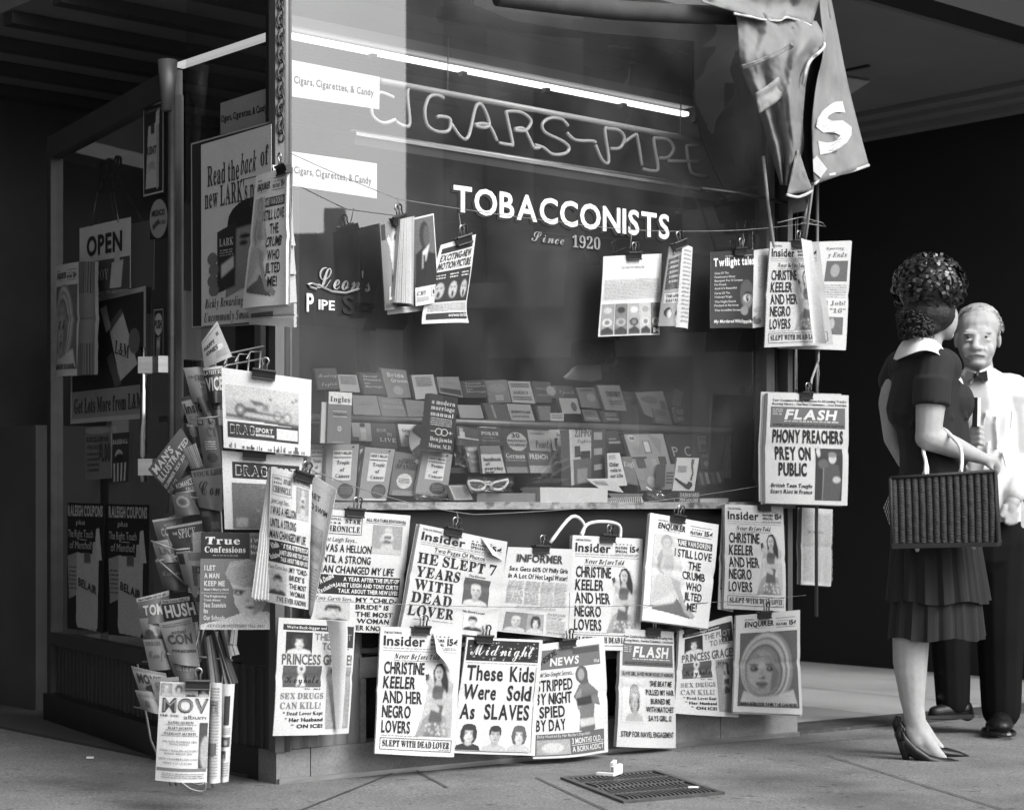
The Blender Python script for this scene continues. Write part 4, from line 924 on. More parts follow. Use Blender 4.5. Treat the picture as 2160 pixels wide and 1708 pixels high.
def confess(a):
    a.rect(.0, .0, 1, 1, .17); a.rect(.0, .0, .72, .27, .03, lv=2); a.rect(.72, .03, 1, .27, .12, lv=2)
    a.text('True', .07, .045, .58, .12, .66, 'sb', name='masthead', lv=6); a.text('Confessions', .06, .145, .66, .205, .66, 'sb', name='masthead', lv=6); a.lines(.18, .235, .55, .245, 1, .5)
    for k, w_ in enumerate(('I Was', 'Hypno', 'Into S')): a.text(w_, .74, .06 + k * .06, .97, .1 + k * .06, .6, 'b', lv=6)
    P = lambda pts, t: a.poly(pts, t, 'photograph', 2)
    P([(.4, .98), (.55, .86), (.75, .8), (1, .82), (1, .99)], .5); P([(.02, 1), (.02, .95), (.4, .88), (.7, .8), (.98, .84), (1, 1)], .58)
    a.ell(.68, .42, .31, .14, .3); P([(.36, .42), (.44, .3), (.7, .27), (.96, .32), (1, .5), (.8, .52), (.5, .54)], .34)
    P([(.46, .5), (.7, .46), (1, .46), (1, .66), (.9, .8), (.74, .88), (.6, .86), (.5, .72)], .56); P([(.72, .46), (1, .46), (1, .66), (.9, .8), (.76, .86), (.78, .66)], .3)
    P([(.38, .4), (.6, .33), (.9, .36), (.7, .42), (.46, .55)], .46); P([(.42, .36), (.62, .29), (.86, .31), (.64, .35)], .55)
    a.ell(.56, .62, .07, .026, .05); a.ell(.55, .622, .02, .014, .6); P([(.46, .578), (.66, .595), (.66, .61), (.46, .594)], .05); a.ell(.83, .62, .07, .026, .03); a.ell(.82, .62, .018, .012, .45); P([(.74, .595), (.94, .57), (.94, .588), (.74, .61)], .03); a.ell(.68, .7, .03, .014, .35); P([(.64, .765), (.72, .755), (.8, .765), (.74, .79)], .05)
    for w_, x1, y in (('I LET', .22, .34), ('A MAN', .28, .42), ('KEEP ME', .36, .5), ('Must I Marry Him?', .42, .575), ('The Frightening', .38, .645), ('Truth About', .3, .685), ('Sex Scandals', .38, .725), ('In', .12, .785), ('Our Schools', .36, .855)): a.text(w_, .06, y, x1, y + (.05 if y < .55 else .022 if y < .7 else .045), .66, 'k', lv=6)
    a.rect(.02, .62, .42, .624, .6, lv=3); a.text('KEY-CLUB HOSTESSES TELL ALL!', .12, .945, .93, .975, .1, 'r', lv=6)
def textpage(a):
    for k in range(3): a.lines(.05 + k * .32, .06, .33 + k * .32, .95, 40, .36)
    a.text('ENDS', .1, .3, .6, .33, .1, 'si')
def back_insider(a):
    a.text('Sporting', .45, .05, .85, .075, .1, 'si'); a.text('y Ends', .5, .1, .92, .145, .1, 'si'); a.rect(.5, .18, .95, .37, .12, 'photograph'); a.ell(.7, .27, .1, .06, .3); a.text('d Job?', .55, .55, .95, .59, .2, 'sb'); a.text('e "16"', .55, .62, .95, .66, .2, 'sb'); a.rect(.55, .7, .92, .86, .14, 'photograph'); a.ell(.72, .76, .05, .05, .4); a.lines(.5, .4, .95, .53, 6, .4)
def blankad(a):
    a.text("YOU CAN'T STAY WITH ALL FIVE", .28, .14, .68, .17, .1, 'r'); a.lines(.03, .3, .96, .55, 14, .38)
    for k in range(5):
        x = .02 + k * .195; a.rect(x, .6, x + .185, .985, (.3, .2, .35, .45, .15)[k], 'photograph', 1)
        a.ell(x + .09, .68, .06, .04, (.5, .05, .6, .3, .1)[k]); a.ell(x + .09, .83, .07, .05, (.6, .4, .05, .55, .5)[k]); a.ell(x + .09, .83, .04, .03, .2); a.poly([(x + .01, .98), (x + .01, .92), (x + .1, .88), (x + .18, .93), (x + .18, .98)], .06, 'photograph', 2)
    a.rect(.83, .91, .97, .97, .66, lv=3); a.rect(.875, .91, .925, .928, .05, lv=5); a.rect(.875, .952, .925, .97, .05, lv=5)
def twilight(a):
    a.rect(0, 0, 1, 1, .03); a.text('13 Stories Guaranteed', .3, .06, .95, .075, .4, 'b'); a.text('Twilight tales', .04, .09, 1.0, .19, .68, 'k', name='masthead', lv=6); y = .27
    for w_, x1 in (('Case Of The', .35), ('Passionate Ghost', .5), ('Banquet For 13 Corpses', .68), ("I'm Dead-", .3), ("And It's Beautiful", .52), ('Curse Of The', .36), ('Violated Virgin', .4), ('The Night Death', .48), ('Pitched A No-hitter', .55), ('The Invisible Scream', .6)):
        a.text(w_, .06, y, x1, y + .026, .45, 'b', lv=6); y += .05 if w_[-1] in 'est-h' else .062
    P = lambda pts, t: a.poly(pts, t, 'photograph', 2)
    a.ell(.8, .58, .2, .2, .08); a.ell(.82, .64, .16, .1, .16); a.ell(.8, .62, .11, .05, .4); a.ell(.82, .62, .045, .045, .02); a.ell(.835, .61, .014, .012, .6); P([(.6, .6), (.8, .53), (.98, .55), (.98, .57), (.8, .56)], .02); a.ell(.72, .78, .12, .06, .2)
    a.text('My Murdered Wife Engaged Me', .05, .895, .95, .935, .66, 'b', .15, lv=6)
def astronaut(a):
    a.rect(0, 0, 1, 1, .2); a.rect(.03, .02, .2, .2, .03, lv=2); a.ell(.62, .3, .3, .2, .3); a.poly([(.45, .25), (.7, .22), (.75, .42), (.66, .62), (.5, .6), (.4, .4)], .6, 'photograph', 2); a.ell(.62, .2, .12, .07, .62); a.ell(.65, .2, .07, .04, .1); a.poly([(.3, .15), (.5, .28), (.44, .36), (.26, .22)], .58, 'photograph', 3); a.text('LW', .2, .74, .9, .88, .62, 'k', .2, 'masthead', 6); a.lines(.05, .93, .9, .98, 3, .05); a.ell(.6, .66, .2, .06, .06)
def suitpage(a):
    a.rect(.0, .02, .93, .79, .14, 'photograph'); a.poly([(.0, .79), (.05, .42), (.35, .34), (.6, .42), (.93, .45), (.93, .79)], .035, 'photograph', 2); a.ell(.42, .22, .22, .16, .05); a.ell(.5, .24, .14, .13, .1); a.poly([(.3, .4), (.62, .32), (.42, .5), (.25, .6)], .6, 'photograph', 3); a.poly([(.32, .44), (.4, .44), (.34, .7), (.26, .7)], .03, 'photograph', 3); a.text('CHY', .05, .84, .35, .885, .05, 'si'); a.frame(.55, .82, .8, .92, .2, .015); a.ell(.675, .87, .05, .03, .1); a.lines(.05, .91, .45, .96, 3, .35)
def motion(a):
    a.rect(.06, .06, .92, .13, .04); a.text('EXCITING-NEW', .07, .15, .9, .225, .06, 'k', .15); a.text('MOTION PICTURE', .06, .25, .91, .33, .06, 'k', .15)
    a.rect(.05, .36, .96, .74, .04, 'photograph')
    for k in range(3): x = .08 + k * .3; a.ell(x + .12, .6, .1, .1, .45); a.ell(x + .12, .65, .03, .04, .03); a.ell(x + .08, .57, .02, .012, .04); a.ell(x + .16, .57, .02, .012, .04); a.lines(x, .4, x + .22, .47, 2, .5)
    a.lines(.06, .76, .95, .86, 6, .35); a.rect(.05, .875, .95, .95, .04); a.text('screen thrills', .42, .885, .93, .925, .64, 'sb', .2, lv=6)
def clay(a):
    a.rect(.0, .0, 1, 1, .25); a.rect(.05, .16, .95, .55, .05); a.text('DIVO', .2, .06, .98, .13, .06, 'b'); a.lines(.15, .2, .6, .5, 5, .3); a.poly([(.55, .16), (.95, .16), (.95, .52), (.6, .5)], .12, 'photograph', 2); a.rect(.05, .6, .98, .72, .5, lv=2); a.text('THE LOVER OF', .1, .615, .95, .65, .03, 'k', .1, lv=6); a.text('EASY FLATS', .12, .67, .85, .705, .03, 'k', .1, lv=6); a.ell(.25, .83, .14, .06, .03); a.ell(.75, .87, .16, .06, .03); a.ell(.3, .85, .08, .05, .5); a.ell(.72, .9, .08, .04, .5)

def paper(cor, d, art, what, label, clip_u=.5, style='binder', handles=2, **kw):
    pl = d if isinstance(d, tuple) else PF(d)
    kw.setdefault('group', NEWS)
    s = sheet('newspaper' if kw['group'] == NEWS else 'magazine', label, 'newspaper' if kw['group'] == NEWS else 'magazine', cor, pl, art, **kw)
    if clip_u is not None: clip(s, clip_u, .005, what, handles=handles, style=style)
    return s
# upper row, on the wire across the window
paper([(1273, 541), (1396, 535), (1391, 706), (1264, 710)], .05, blankad, 'the white page with five photo strips', 'white page with a block of small type above five narrow photo strips', .47, group='magazines clipped to the upper wire', th=.003, tone=.68)
paper([(1500, 532), (1590, 526), (1588, 692), (1500, 692)], .06, twilight, 'the black magazine with one glaring eye', 'black magazine cover with one staring eye and white title lettering', .6, 'peg', 1, group='magazines clipped to the upper wire', mat_='glossy', th=.004, tone=.05, page_tone=.5, bulge=.02)
sheet('magazine_page', 'white back page with a clump of oysters printed low, beside the staring eye cover', 'page', [(1588, 528), (1623, 524), (1622, 688), (1585, 692)], PF(.05), lambda a: (a.lines(.25, .08, .9, .5, 22, .42), [a.ell(.5 + .3 * math.cos(k), .84 + .08 * math.sin(k * 2.3), .16, .04, (.2, .5, .6)[k % 3]) for k in range(14)]), th=.002, tone=.66)
paper([(930, 517), (1004, 494), (979, 682), (884, 684)], .10, motion, 'the crooked film poster page', 'crooked film page announcing a motion picture above three screaming faces', .55, group='magazines clipped to the upper wire', th=.003, tone=.64, bulge=.03, curl=.03)
sA = paper([(801, 472), (846, 458), (836, 652), (812, 655)], .08, astronaut, 'the open space comic', 'grey comic cover with a white astronaut, hanging half open', .8, group='magazines clipped to the upper wire', mat_='glossy', th=.004, tone=.2)
sheet('magazine', 'open photo magazine page showing a man in a dark suit', 'magazine', [(872, 460), (915, 450), (927, 637), (876, 646)], PF(.1), suitpage, group='magazines clipped to the upper wire', th=.003, tone=.66)
sheet('magazine', 'thick pad of curled white page edges between astronaut cover and suit page', 'magazine', [(845, 462), (874, 456), (872, 646), (832, 638)], PF(.11), lambda a: [a.rect(.03 + k * .07, .0, .05 + k * .07, 1, (.3, .45, .2, .5)[k % 4], 'page_edges', 1, 4) for k in range(13)], th=.02, bulge=.03, tone=.6)
sheet('magazine_page', 'pale lower page edge hanging below the astronaut comic', 'page', [(817, 648), (920, 644), (920, 652), (818, 664)], PF(.06), None, th=.003, tone=.55)
paper([(1412, 520), (1440, 508), (1425, 690), (1388, 688)], .09, clay, 'the rolled grey comic', 'rolled grey comic with two small heads at the bottom', .5, 'peg', 2, group='magazines clipped to the upper wire', mat_='glossy', th=.004, tone=.25, bulge=.03)
sheet('magazine_page', 'narrow white inside page standing out behind the rolled comic', 'page', [(1438, 515), (1461, 522), (1451, 694), (1424, 690)], PF(.06), lambda a: a.lines(.2, .05, .8, .95, 18, .4), th=.003, tone=.68)
s6 = paper([(1625, 510), (1712, 513), (1740, 728), (1609, 733)], .10, insider_told, 'the topmost tabloid on the end posts', 'tabloid with a loose leaf curling across it, topmost on the end posts', .6, tone=.55, curv=.02)
sheet('newspaper_page', 'back half of the topmost tabloid with two small photos, behind its curled leaf', 'newspaper', [(1700, 512), (1793, 509), (1779, 739), (1640, 735)], PF(.06), back_insider, th=.01, tone=.62, spread=1)
sheet('loose_leaf', 'white newspaper leaf curling forward in front of the topmost end-post tabloid', 'page', [(1690, 502), (1712, 508), (1737, 725), (1722, 722)], PF(.17), None, th=.001, tone=.68, bulge=-.02, twist=.03)
paper([(1620, 829), (1783, 834), (1781, 1066), (1610, 1061)], .10, flash_phony, 'the preachers tabloid on the end posts', 'tabloid about phony preachers with a photo of a speaker at a microphone', .45, th=.016, spread=2, bulge=.02)
def flap(sh, pts, label):
    b = MB(); v = [sh.S(u, w_, h) for u, w_, h in pts]; b.add(v, [(0, 1, 2)], .7); b.add([p - sh.n * .0015 for p in v], [(2, 1, 0)], .6)
    o = b.build('folded_corner', M['paper'], sh.o, tones=True); return o
s = paper([(1692, 1070), (1753, 1074), (1748, 1236), (1690, 1232)], -.06, textpage, 'nothing', 'tabloid back page of small type hanging below the preachers tabloid', None, th=.012, spread=2, tone=.5)
paper([(1529, 1063), (1654, 1068), (1661, 1290), (1524, 1283)], .06, insider_told, 'the middle-row tabloid at the right window edge', 'tabloid with a kneeling long-haired woman, middle row nearest the end posts', .62, tone=.58, th=.012)
sheet('newspaper_page', 'shaded tabloid page half hidden behind the middle-row copy nearest the end posts', 'newspaper', [(1524, 1070), (1560, 1066), (1540, 1290), (1510, 1284)], PF(.04), lambda a: a.text('LOVERS', .1, .7, .9, .8, .03), th=.003, tone=.45)
paper([(1372, 1081), (1509, 1106), (1489, 1325), (1355, 1308)], .12, crumb, 'the jilted blonde tabloid', 'tabloid with a seated blonde in white and the headline crumb who jilted me', .38, th=.008, spread=1, tone=.66)
paper([(1208, 1128), (1352, 1136), (1348, 1372), (1198, 1368)], .07, insider_told, 'the middle-row tabloid under the bent pipe handles', 'tabloid with a kneeling long-haired woman under two curved white handles, middle row', .47, th=.008, spread=1)
paper([(1072, 1153), (1209, 1158), (1197, 1346), (1040, 1330)], .09, informer, 'the tabloid about Philly girls', 'small-type tabloid about hot legal water with two heads at the bottom', .45, th=.006, bulge=.03, tone=.58)
s2 = paper([(886, 1105), (1063, 1142), (1040, 1345), (843, 1322)], .10, insider_seven, 'the tabloid of the dead lover', 'tabloid with heavy slab headline about seven years with a dead lover', .36, th=.012, spread=2, tone=.62)
flap(s2, [(.7, .0, .004), (.8, .17, .03), (.97, .2, .006)], '')
paper([(672, 1072), (867, 1087), (842, 1336), (652, 1328)], .05, star, 'the flat star tabloid', 'tabloid with a star masthead box and a white-haired figure, lying flat under the sill', .36, th=.008)
# lower row
sL2 = paper([(803, 1322), (973, 1328), (954, 1596), (789, 1588)], .12, insider_told, 'the bottom-row tabloid with the folded corner', 'tabloid with its top corner folded down over a kneeling woman, bottom row', .46, th=.006, spread=2, tone=.64)
flap(sL2, [(.62, .02, .006), (.565, .18, .05), (.88, .32, .012)], '')
paper([(985, 1343), (1138, 1349), (1121, 1592), (955, 1587)], .11, midnight, 'the tabloid of sold kids', 'tabloid with a night-city banner and three heads under the word slaves', .2, th=.006, tone=.66)
paper([(1130, 1359), (1270, 1341), (1281, 1585), (1124, 1600)], .10, stripped, 'the tabloid with a bikini woman', 'tabloid about spying by day with a woman in a bikini and dark footer', .42, th=.004, bulge=.035, tone=.62)
paper([(1310, 1325), (1423, 1332), (1427, 1577), (1300, 1574)], .08, flash_beat, 'the tabloid of the beaten girl', 'narrow tabloid with a dark banner about a slave girl saved', .55, th=.016, tone=.62)
paper([(1433, 1330), (1540, 1298), (1556, 1512), (1424, 1504)], .08, plot, 'the keyhole tabloid at the right', 'keyhole tabloid about a plot, half hidden behind the swaddled child', .2, th=.012, tone=.6)
paper([(1553, 1298), (1686, 1286), (1688, 1506), (1544, 1500)], .13, child, 'the tabloid with the swaddled child', 'tabloid filled by the face of a child wrapped in a hooded towel', .4, th=.008, spread=1, tone=.62)
sL1 = paper([(588, 1302), (752, 1310), (737, 1546), (573, 1551)], .08, plot, 'the keyhole tabloid at the shop corner', 'keyhole tabloid with a leaf peeling open, low at the shop corner', None, th=.004, spread=1, tone=.6)
b = MB(); pts = []
for j in range(13):
    v = j / 12
    for i in range(4):
        u = .50 + .26 * v ** .8 + (i / 3) * .16 * (1 - v * .6); pts.append(sL1.S(u, .0 + v * .95, .006 + (.055 * math.sin(math.pi * i / 3 * .7) + .03) * (1 - v * .8)))
b.add(pts, [(j * 4 + i, j * 4 + i + 4, j * 4 + i + 5, j * 4 + i + 1) for j in range(12) for i in range(3)], .64); b.build('peeling_leaf', M['paper'], sL1.o, True, True)
# at the corner and on the rack side
PC1 = PZ(5.42, 8, 560)
paper([(467, 775), (657, 801), (655, 962), (472, 944)], PC1, drag1, 'the upper racing magazine', 'white racing magazine cover with a drag car photo, above its second copy', .47, 'binder', 1, group='racing magazines at the shop corner', th=.006, tone=.74)
paper([(468, 950), (640, 964), (640, 1116), (474, 1116)], PZ(5.44, 8, 560), drag2, 'the lower racing magazine', 'white racing magazine with a dark photo, below the drag car copy', .4, 'binder', 1, group='racing magazines at the shop corner', th=.012, tone=.7)
sM0 = paper([(572, 984), (660, 1008), (652, 1286), (560, 1268)], PZ(5.30, 20, 600), star, 'the rolled star tabloid at the corner', 'rolled star tabloid bulging at the shop corner above the keyhole copy', .75, th=.02, bulge=.05, tone=.6, curv=-.02)
for k in range(5):
    x = 572 - k * 7; sheet('newspaper_page', 'white page edges fanned out behind the rolled star tabloid', 'newspaper', [(574 - k * 2, 984 + k * 2), (582 - k * 2, 985), (566 - k * 7, 1268), (556 - k * 7, 1262 - k)], PZ(5.32 + k * .004, 30, 600), None, th=.003, tone=.66, group='fanned page edges of the rolled tabloid')
sheet('newspaper_page', 'white inside page about a swim, standing out from the rolled tabloid', 'newspaper', [(636, 985), (714, 1034), (672, 1298), (645, 1292)], PZ(5.36, -25, 660), lambda a: (a.text('RET', .3, .12, .6, .16, .05), a.text('O SWIM', .3, .2, .85, .24, .05), a.frame(.2, .06, .9, .95, .3, .006), a.rect(.3, .35, .8, .6, .45, 'photograph'), a.lines(.3, .65, .8, .9, 10, .4)), th=.003, tone=.7, twist=.05)
paper([(424, 1122), (566, 1124), (569, 1327), (420, 1327)], PZ(5.38, 6, 500), confess, 'the confessions magazine', 'magazine cover with a fair-haired woman glancing aside under a white title', None, group='magazines at the shop corner', mat_='glossy', th=.008, tone=.2, page_tone=.6, bulge=.008)
sMV = paper([(338, 1437), (444, 1440), (436, 1649), (327, 1645)], PZ(5.22, 8, 400), movies, 'the white film album', 'white film album with four heads along its top, lowest on the rack', .75, 'binder', 1, group='magazines at the shop corner', th=.006, tone=.66, bulge=.02)
sheet('magazine_page', 'inside pages of the white film album with small photos, fanned to the side', 'page', [(440, 1438), (468, 1440), (464, 1650), (436, 1649)], PZ(5.26, -10, 450), lambda a: (a.lines(.15, .05, .9, .95, 30, .3), a.face(.2, .18, .8, .34, 'woman', .2, .5), a.rect(.15, .6, .8, .72, .12)), th=.004, tone=.6)
sheet('magazine_page', 'last pages of the white film album with a dark picture column', 'page', [(466, 1442), (495, 1442), (482, 1647), (462, 1648)], PZ(5.29, 5, 480), lambda a: (a.rect(.3, .12, .75, .42, .05), a.lines(.2, .45, .9, .52, 4, .3), a.face(.15, .54, .9, .64, 'man', .1, .5), a.face(.15, .68, .6, .78, 'woman', .08, .5), a.lines(.2, .8, .9, .95, 6, .3)), th=.006, tone=.6)
# tabloid on the corner post, over the poster
sP = sheet('newspaper', 'jilted blonde tabloid hung on the corner post over the cigarette poster', 'newspaper', [(540, 372), (612, 352), (608, 642), (513, 652)], PL(.12), crumb, tone=.82, th=.01, spread=2, bulge=.02)
clip(sP, .9, .01, 'the tabloid on the corner post', handles=1)
for k in range(3):
    sheet('newspaper_page', 'curled white leaf at the corner post, beside the jilted blonde tabloid', 'page', [(574 + k * 13, 348 + k * 4), (604 + k * 7, 346 + k * 3), (622 - k * 2, 520 + k * 60), (606 + k * 4, 510 + k * 60)], PZ(5.62 + .02 * k, -20, 600), None, th=.001, tone=.7, bulge=-.03, twist=.05, group='curled leaves at the corner post')
sheet('newspaper_page', 'tabloid bottom edge showing under the jilted blonde copy on the post', 'newspaper', [(525, 655), (620, 640), (620, 690), (527, 684)], PL(.09), lambda a: a.rect(.05, .25, .6, .6, .12), th=.01, tone=.6)
# tabloid hung over the door glass
sD1 = sheet('newspaper', 'hooded child tabloid hung folded on the door glass', 'newspaper', [(118, 562), (166, 552), (166, 792), (116, 795)], PD(.05), child, tone=.5, th=.006)
sheet('newspaper_page', 'folded tabloid page edges beside the hooded child copy on the door', 'newspaper', [(166, 552), (206, 552), (206, 790), (166, 792)], PD(.06), lambda a: [a.rect(k * .12, 0, k * .12 + .04, 1, (.03, .12, .04)[k % 3], 'page_edges', 1, 4) for k in range(8)], tone=.22, th=.012)

# wires across the window front
pA, pB, pC_, pD_ = hit(610, 322, PF(.05)), hit(840, 420, PF(.09)), hit(1180, 468, PF(.06)), hit(1720, 468, PF(.12))
wire('hanging_wire', sag(pA, pB, .004) + sag(pB, pC_, .004)[1:] + sag(pC_, hit(1460, 488, PF(.08)), .01)[1:] + sag(hit(1460, 488, PF(.08)), pD_, .01)[1:], 0.0014, 'thin upper wire across the window from corner post to end posts', 'wire')
wire('hanging_wire', sag(hit(655, 990, PF(.05)), hit(1000, 1085, PF(.06)), .02) + sag(hit(1000, 1085, PF(.06)), hit(1640, 1018, PF(.05)), .02)[1:], 0.0014, 'thin middle wire sagging along the window sill', 'wire')
wire('hanging_wire', sag(hit(600, 1262, PF(.13)), hit(1700, 1255, PF(.13)), .035), 0.0013, 'thin lower wire stretched in front of the middle-row tabloids', 'wire')
for x, y0, y1, lb in ((1329, 470, 524, 'the white page with five photo strips'), (968, 450, 494, 'the crooked film page'), (839, 420, 468, 'the open space comic'), (1567, 492, 522, 'the staring eye magazine'), (963, 1078, 1100, 'the dead lover tabloid'), (1422, 1052, 1080, 'the jilted blonde tabloid'), (1725, 750, 828, 'the preachers tabloid')):
    wire('hook_wire', [hit(x, y0, PF(.07)), hit(x + 3, (y0 + y1) / 2, PF(.08)), hit(x, y1, PF(.09))], .0015, f'short hook wire holding the clip of {lb}', 'hook')
# two bent white pipe-rack handles behind the middle row
for pts, lb in (([(1160, 1145), (1205, 1090), (1232, 1106), (1225, 1135)], 'left'), ([(1225, 1128), (1240, 1105), (1275, 1100), (1306, 1108), (1308, 1135)], 'right')):
    wire('bent_handle', [hit(x, y, PF(.03)) for x, y in smooth(pts)], .0065, 'pale bent handle rising behind the small-type tabloid' if lb == 'left' else 'pale curved handle rising behind the kneeling woman tabloid', 'handle', 'neon', 10)
# ================================================================ posters and stickers on the side glass and door
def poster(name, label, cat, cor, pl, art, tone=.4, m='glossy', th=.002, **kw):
    if pl[1].dot(N) < .5: return sheet(name, label, cat, cor, pl, art, tone=tone * (.62 if abs(pl[1].dot(NL)) < .995 else 1.3), mat_='shaded_card' if abs(pl[1].dot(NL)) < .995 else 'paper', th=th, bulge=0, **kw)  # door posters are toned down, their shade put into the print
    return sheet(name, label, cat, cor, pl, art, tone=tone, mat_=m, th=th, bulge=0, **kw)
def border(a, t, w=.03): a.rect(0, 0, 1, w * a.asp * .8, t, 'border', 2); a.rect(0, 1 - w * a.asp * .8, 1, 1, t, 'border', 2); a.rect(0, 0, w, 1, t, 'border', 2); a.rect(1 - w, 0, 1, 1, t, 'border', 2)
def kent(a):
    border(a, .5, .035); a.text('For good smoking taste', .1, .05, .9, .085, .3, 'r', .1)
    a.poly([(.25, .24), (.8, .2), (.74, .93), (.12, .93)], .5, 'picture'); a.poly([(.68, .22), (.8, .2), (.78, .93), (.66, .96)], .36, 'picture', 2); a.rect(.38, .22, .56, .33, .06, 'picture', 3)
    for x, y in ((.64, .1), (.72, .07)): a.poly([(x, y), (x + .1, y - .01), (x + .08, .24), (x - .02, .24)], .55, 'picture', 2)
    a.text('KENT', .19, .47, .68, .55, .05, 'k', lv=6)
    for k in range(3): a.poly([(.25, .66 + k * .03), (.45, .63 + k * .03), (.6, .66 + k * .03), (.6, .672 + k * .03), (.45, .645 + k * .03), (.25, .672 + k * .03)], .15, 'picture', 4)
def opensign(a):
    a.rect(0, 0, 1, .54, .55, 'panel'); a.text('OPEN', .16, .17, .86, .44, .03, 'k', lv=6); a.rect(0, .54, 1, 1, .08, 'panel'); a.text('VICEROY', .04, .68, .6, .83, .4, 'sb', lv=6); a.poly([(.66, .6), (.88, .58), (.84, .97), (.62, .97)], .5, 'picture', 2); a.poly([(.72, .45), (.8, .45), (.82, .62), (.7, .62)], .45, 'picture', 3)
def lm(a):
    border(a, .42, .025); a.rect(.02, .74, .97, .98, .26, 'panel'); a.text('Get Lots More from L&M', .06, .8, .96, .92, .05, 'sb', lv=6)
    a.poly([(.55, .3), (.72, .17), (.9, .58), (.68, .7)], .5, 'picture', 2); a.poly([(.5, .26), (.69, .13), (.72, .17), (.55, .3)], .1, 'picture', 3); a.text('L&M', .62, .4, .8, .5, .05, 'sb', lv=6, rot=-10); a.poly([(.42, .1), (.5, .08), (.56, .26), (.5, .3)], .45, 'picture', 2); a.ell(.86, .4, .07, .1, .14, 'picture'); a.poly([(.5, .5), (.58, .46), (.7, .72), (.62, .74)], .1, 'picture', 4)
def push(a):
    border(a, .35, .05); a.ell(.5, .3, .42, .22, .5, 'picture'); a.text('PUSH', .12, .22, .88, .38, .03, 'k', lv=6); a.poly([(.3, .56), (.7, .54), (.64, .92), (.24, .92)], .25, 'picture', 2); a.rect(.34, .62, .62, .76, .5, 'picture', 3)
def can(a):
    a.ell(.5, .08, .48, .07, .3, 'picture'); a.text('EXCLUSIVE', .08, .2, .92, .29, .05, 'k'); a.text('FIND-OUT', .1, .36, .55, .43, .08, 'b'); a.text('$1.00', .55, .34, .97, .66, .05, 'k'); a.lines(.1, .5, .55, .9, 4, .08)
def baseball(a):
    a.text('BASEBALL', .06, .13, .94, .22, .5, 'k'); a.ell(.42, .45, .22, .12, .45, 'picture'); a.ell(.45, .5, .24, .09, .03, 'picture')
    for k in range(4): a.poly([(.1 + k * .22, .6), (.2 + k * .22, .6), (.22 + k * .2, .97), (.12 + k * .2, .97)], .5, 'picture', 2)
def raleigh(a):
    a.text('RALEIGH COUPONS', .03, .02, .97, .1, .5, 'k'); a.text('plus', .26, .13, .5, .17, .5, 'r', .1); a.text('The Right Touch', .03, .21, .72, .27, .5, 'r', .05); a.text('of Menthol!', .08, .3, .68, .36, .5, 'r', .05); a.rect(.35, .285, .55, .29, .5)
    a.poly([(.02, .42), (.28, .39), (.3, .72), (.06, .76)], .3, 'picture', 1); a.lines(.06, .5, .28, .7, 6, .12); a.poly([(.28, .39), (.88, .4), (.86, .97), (.82, 1), (.3, .98), (.26, .93)], .45, 'picture', 2); a.rect(.48, .39, .66, .47, .12, 'picture', 3); a.poly([(.8, .2), (.88, .19), (.96, .44), (.76, .44)], .5, 'picture', 2); a.poly([(.72, .3), (.8, .3), (.82, .44), (.7, .44)], .42, 'picture', 3); a.text('BELAIR', .33, .62, .84, .68, .05, 'k', lv=6, rot=-8)
def lark(a):
    a.text('Read the', .1, .13, .56, .24, .05, 'sb', rot=0); a.text('back', .58, .11, .8, .22, .05, 'si', .1); a.text('of', .86, .1, .97, .2, .05, 'sb'); a.rect(.58, .245, .8, .25, .05); a.text("new LARK's pack!", .06, .25, .97, .36, .05, 'sb')
    a.poly([(.36, .86), (.4, .5), (.5, .4), (.72, .36), (1, .4), (1, .8), (.6, .82)], .2, 'picture'); a.ell(.72, .47, .33, .12, .02, 'picture'); a.poly([(.5, .5), (1, .48), (1, .82), (.62, .8), (.52, .68)], .22, 'picture', 3); a.ell(.62, .58, .06, .014, .03, 'picture'); a.ell(.64, .545, .08, .012, .02, 'picture'); a.poly([(.78, .6), (.84, .68), (.76, .7)], .3, 'picture', 4); a.ell(.78, .75, .1, .012, .06, 'picture')
    a.poly([(.24, .5), (.52, .46), (.5, .8), (.24, .83)], .03, 'picture', 5); a.text('LARK', .28, .54, .48, .58, .45, 'sb', lv=7); a.lines(.28, .6, .48, .64, 3, .3); a.poly([(.3, .68), (.48, .64), (.48, .7), (.3, .75)], .5, 'picture', 6)
    for k, y in enumerate((.64, .7, .76, .81)): a.poly(ellpts(.17 + .02 * (k % 2), y, .075, .035), .14, 'picture', 6)
    a.text('Richly Rewarding...', .06, .855, .66, .905, .05, 'si', .05); a.text('Uncommonly Smooth', .05, .93, .76, .98, .05, 'si', .05)
PDs = PD(-.015)
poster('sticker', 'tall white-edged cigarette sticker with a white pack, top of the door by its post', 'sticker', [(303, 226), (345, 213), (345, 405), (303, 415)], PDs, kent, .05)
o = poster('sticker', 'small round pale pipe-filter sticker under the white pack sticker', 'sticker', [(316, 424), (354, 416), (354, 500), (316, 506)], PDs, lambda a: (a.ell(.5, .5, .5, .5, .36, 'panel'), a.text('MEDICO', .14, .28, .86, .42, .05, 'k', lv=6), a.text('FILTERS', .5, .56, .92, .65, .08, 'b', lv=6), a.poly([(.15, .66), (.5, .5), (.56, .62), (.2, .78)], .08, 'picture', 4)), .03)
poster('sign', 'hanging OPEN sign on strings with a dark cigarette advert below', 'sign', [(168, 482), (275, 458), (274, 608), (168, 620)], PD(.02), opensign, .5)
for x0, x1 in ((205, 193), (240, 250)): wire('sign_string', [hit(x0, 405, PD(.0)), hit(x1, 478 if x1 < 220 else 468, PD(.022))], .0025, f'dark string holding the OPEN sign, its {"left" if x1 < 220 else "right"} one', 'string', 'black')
poster('sticker', 'big cigarette board with a tilted white pack and pale slogan strip, behind the door handle', 'sticker', [(150, 640), (308, 603), (308, 882), (149, 894)], PDs, lm, .05)
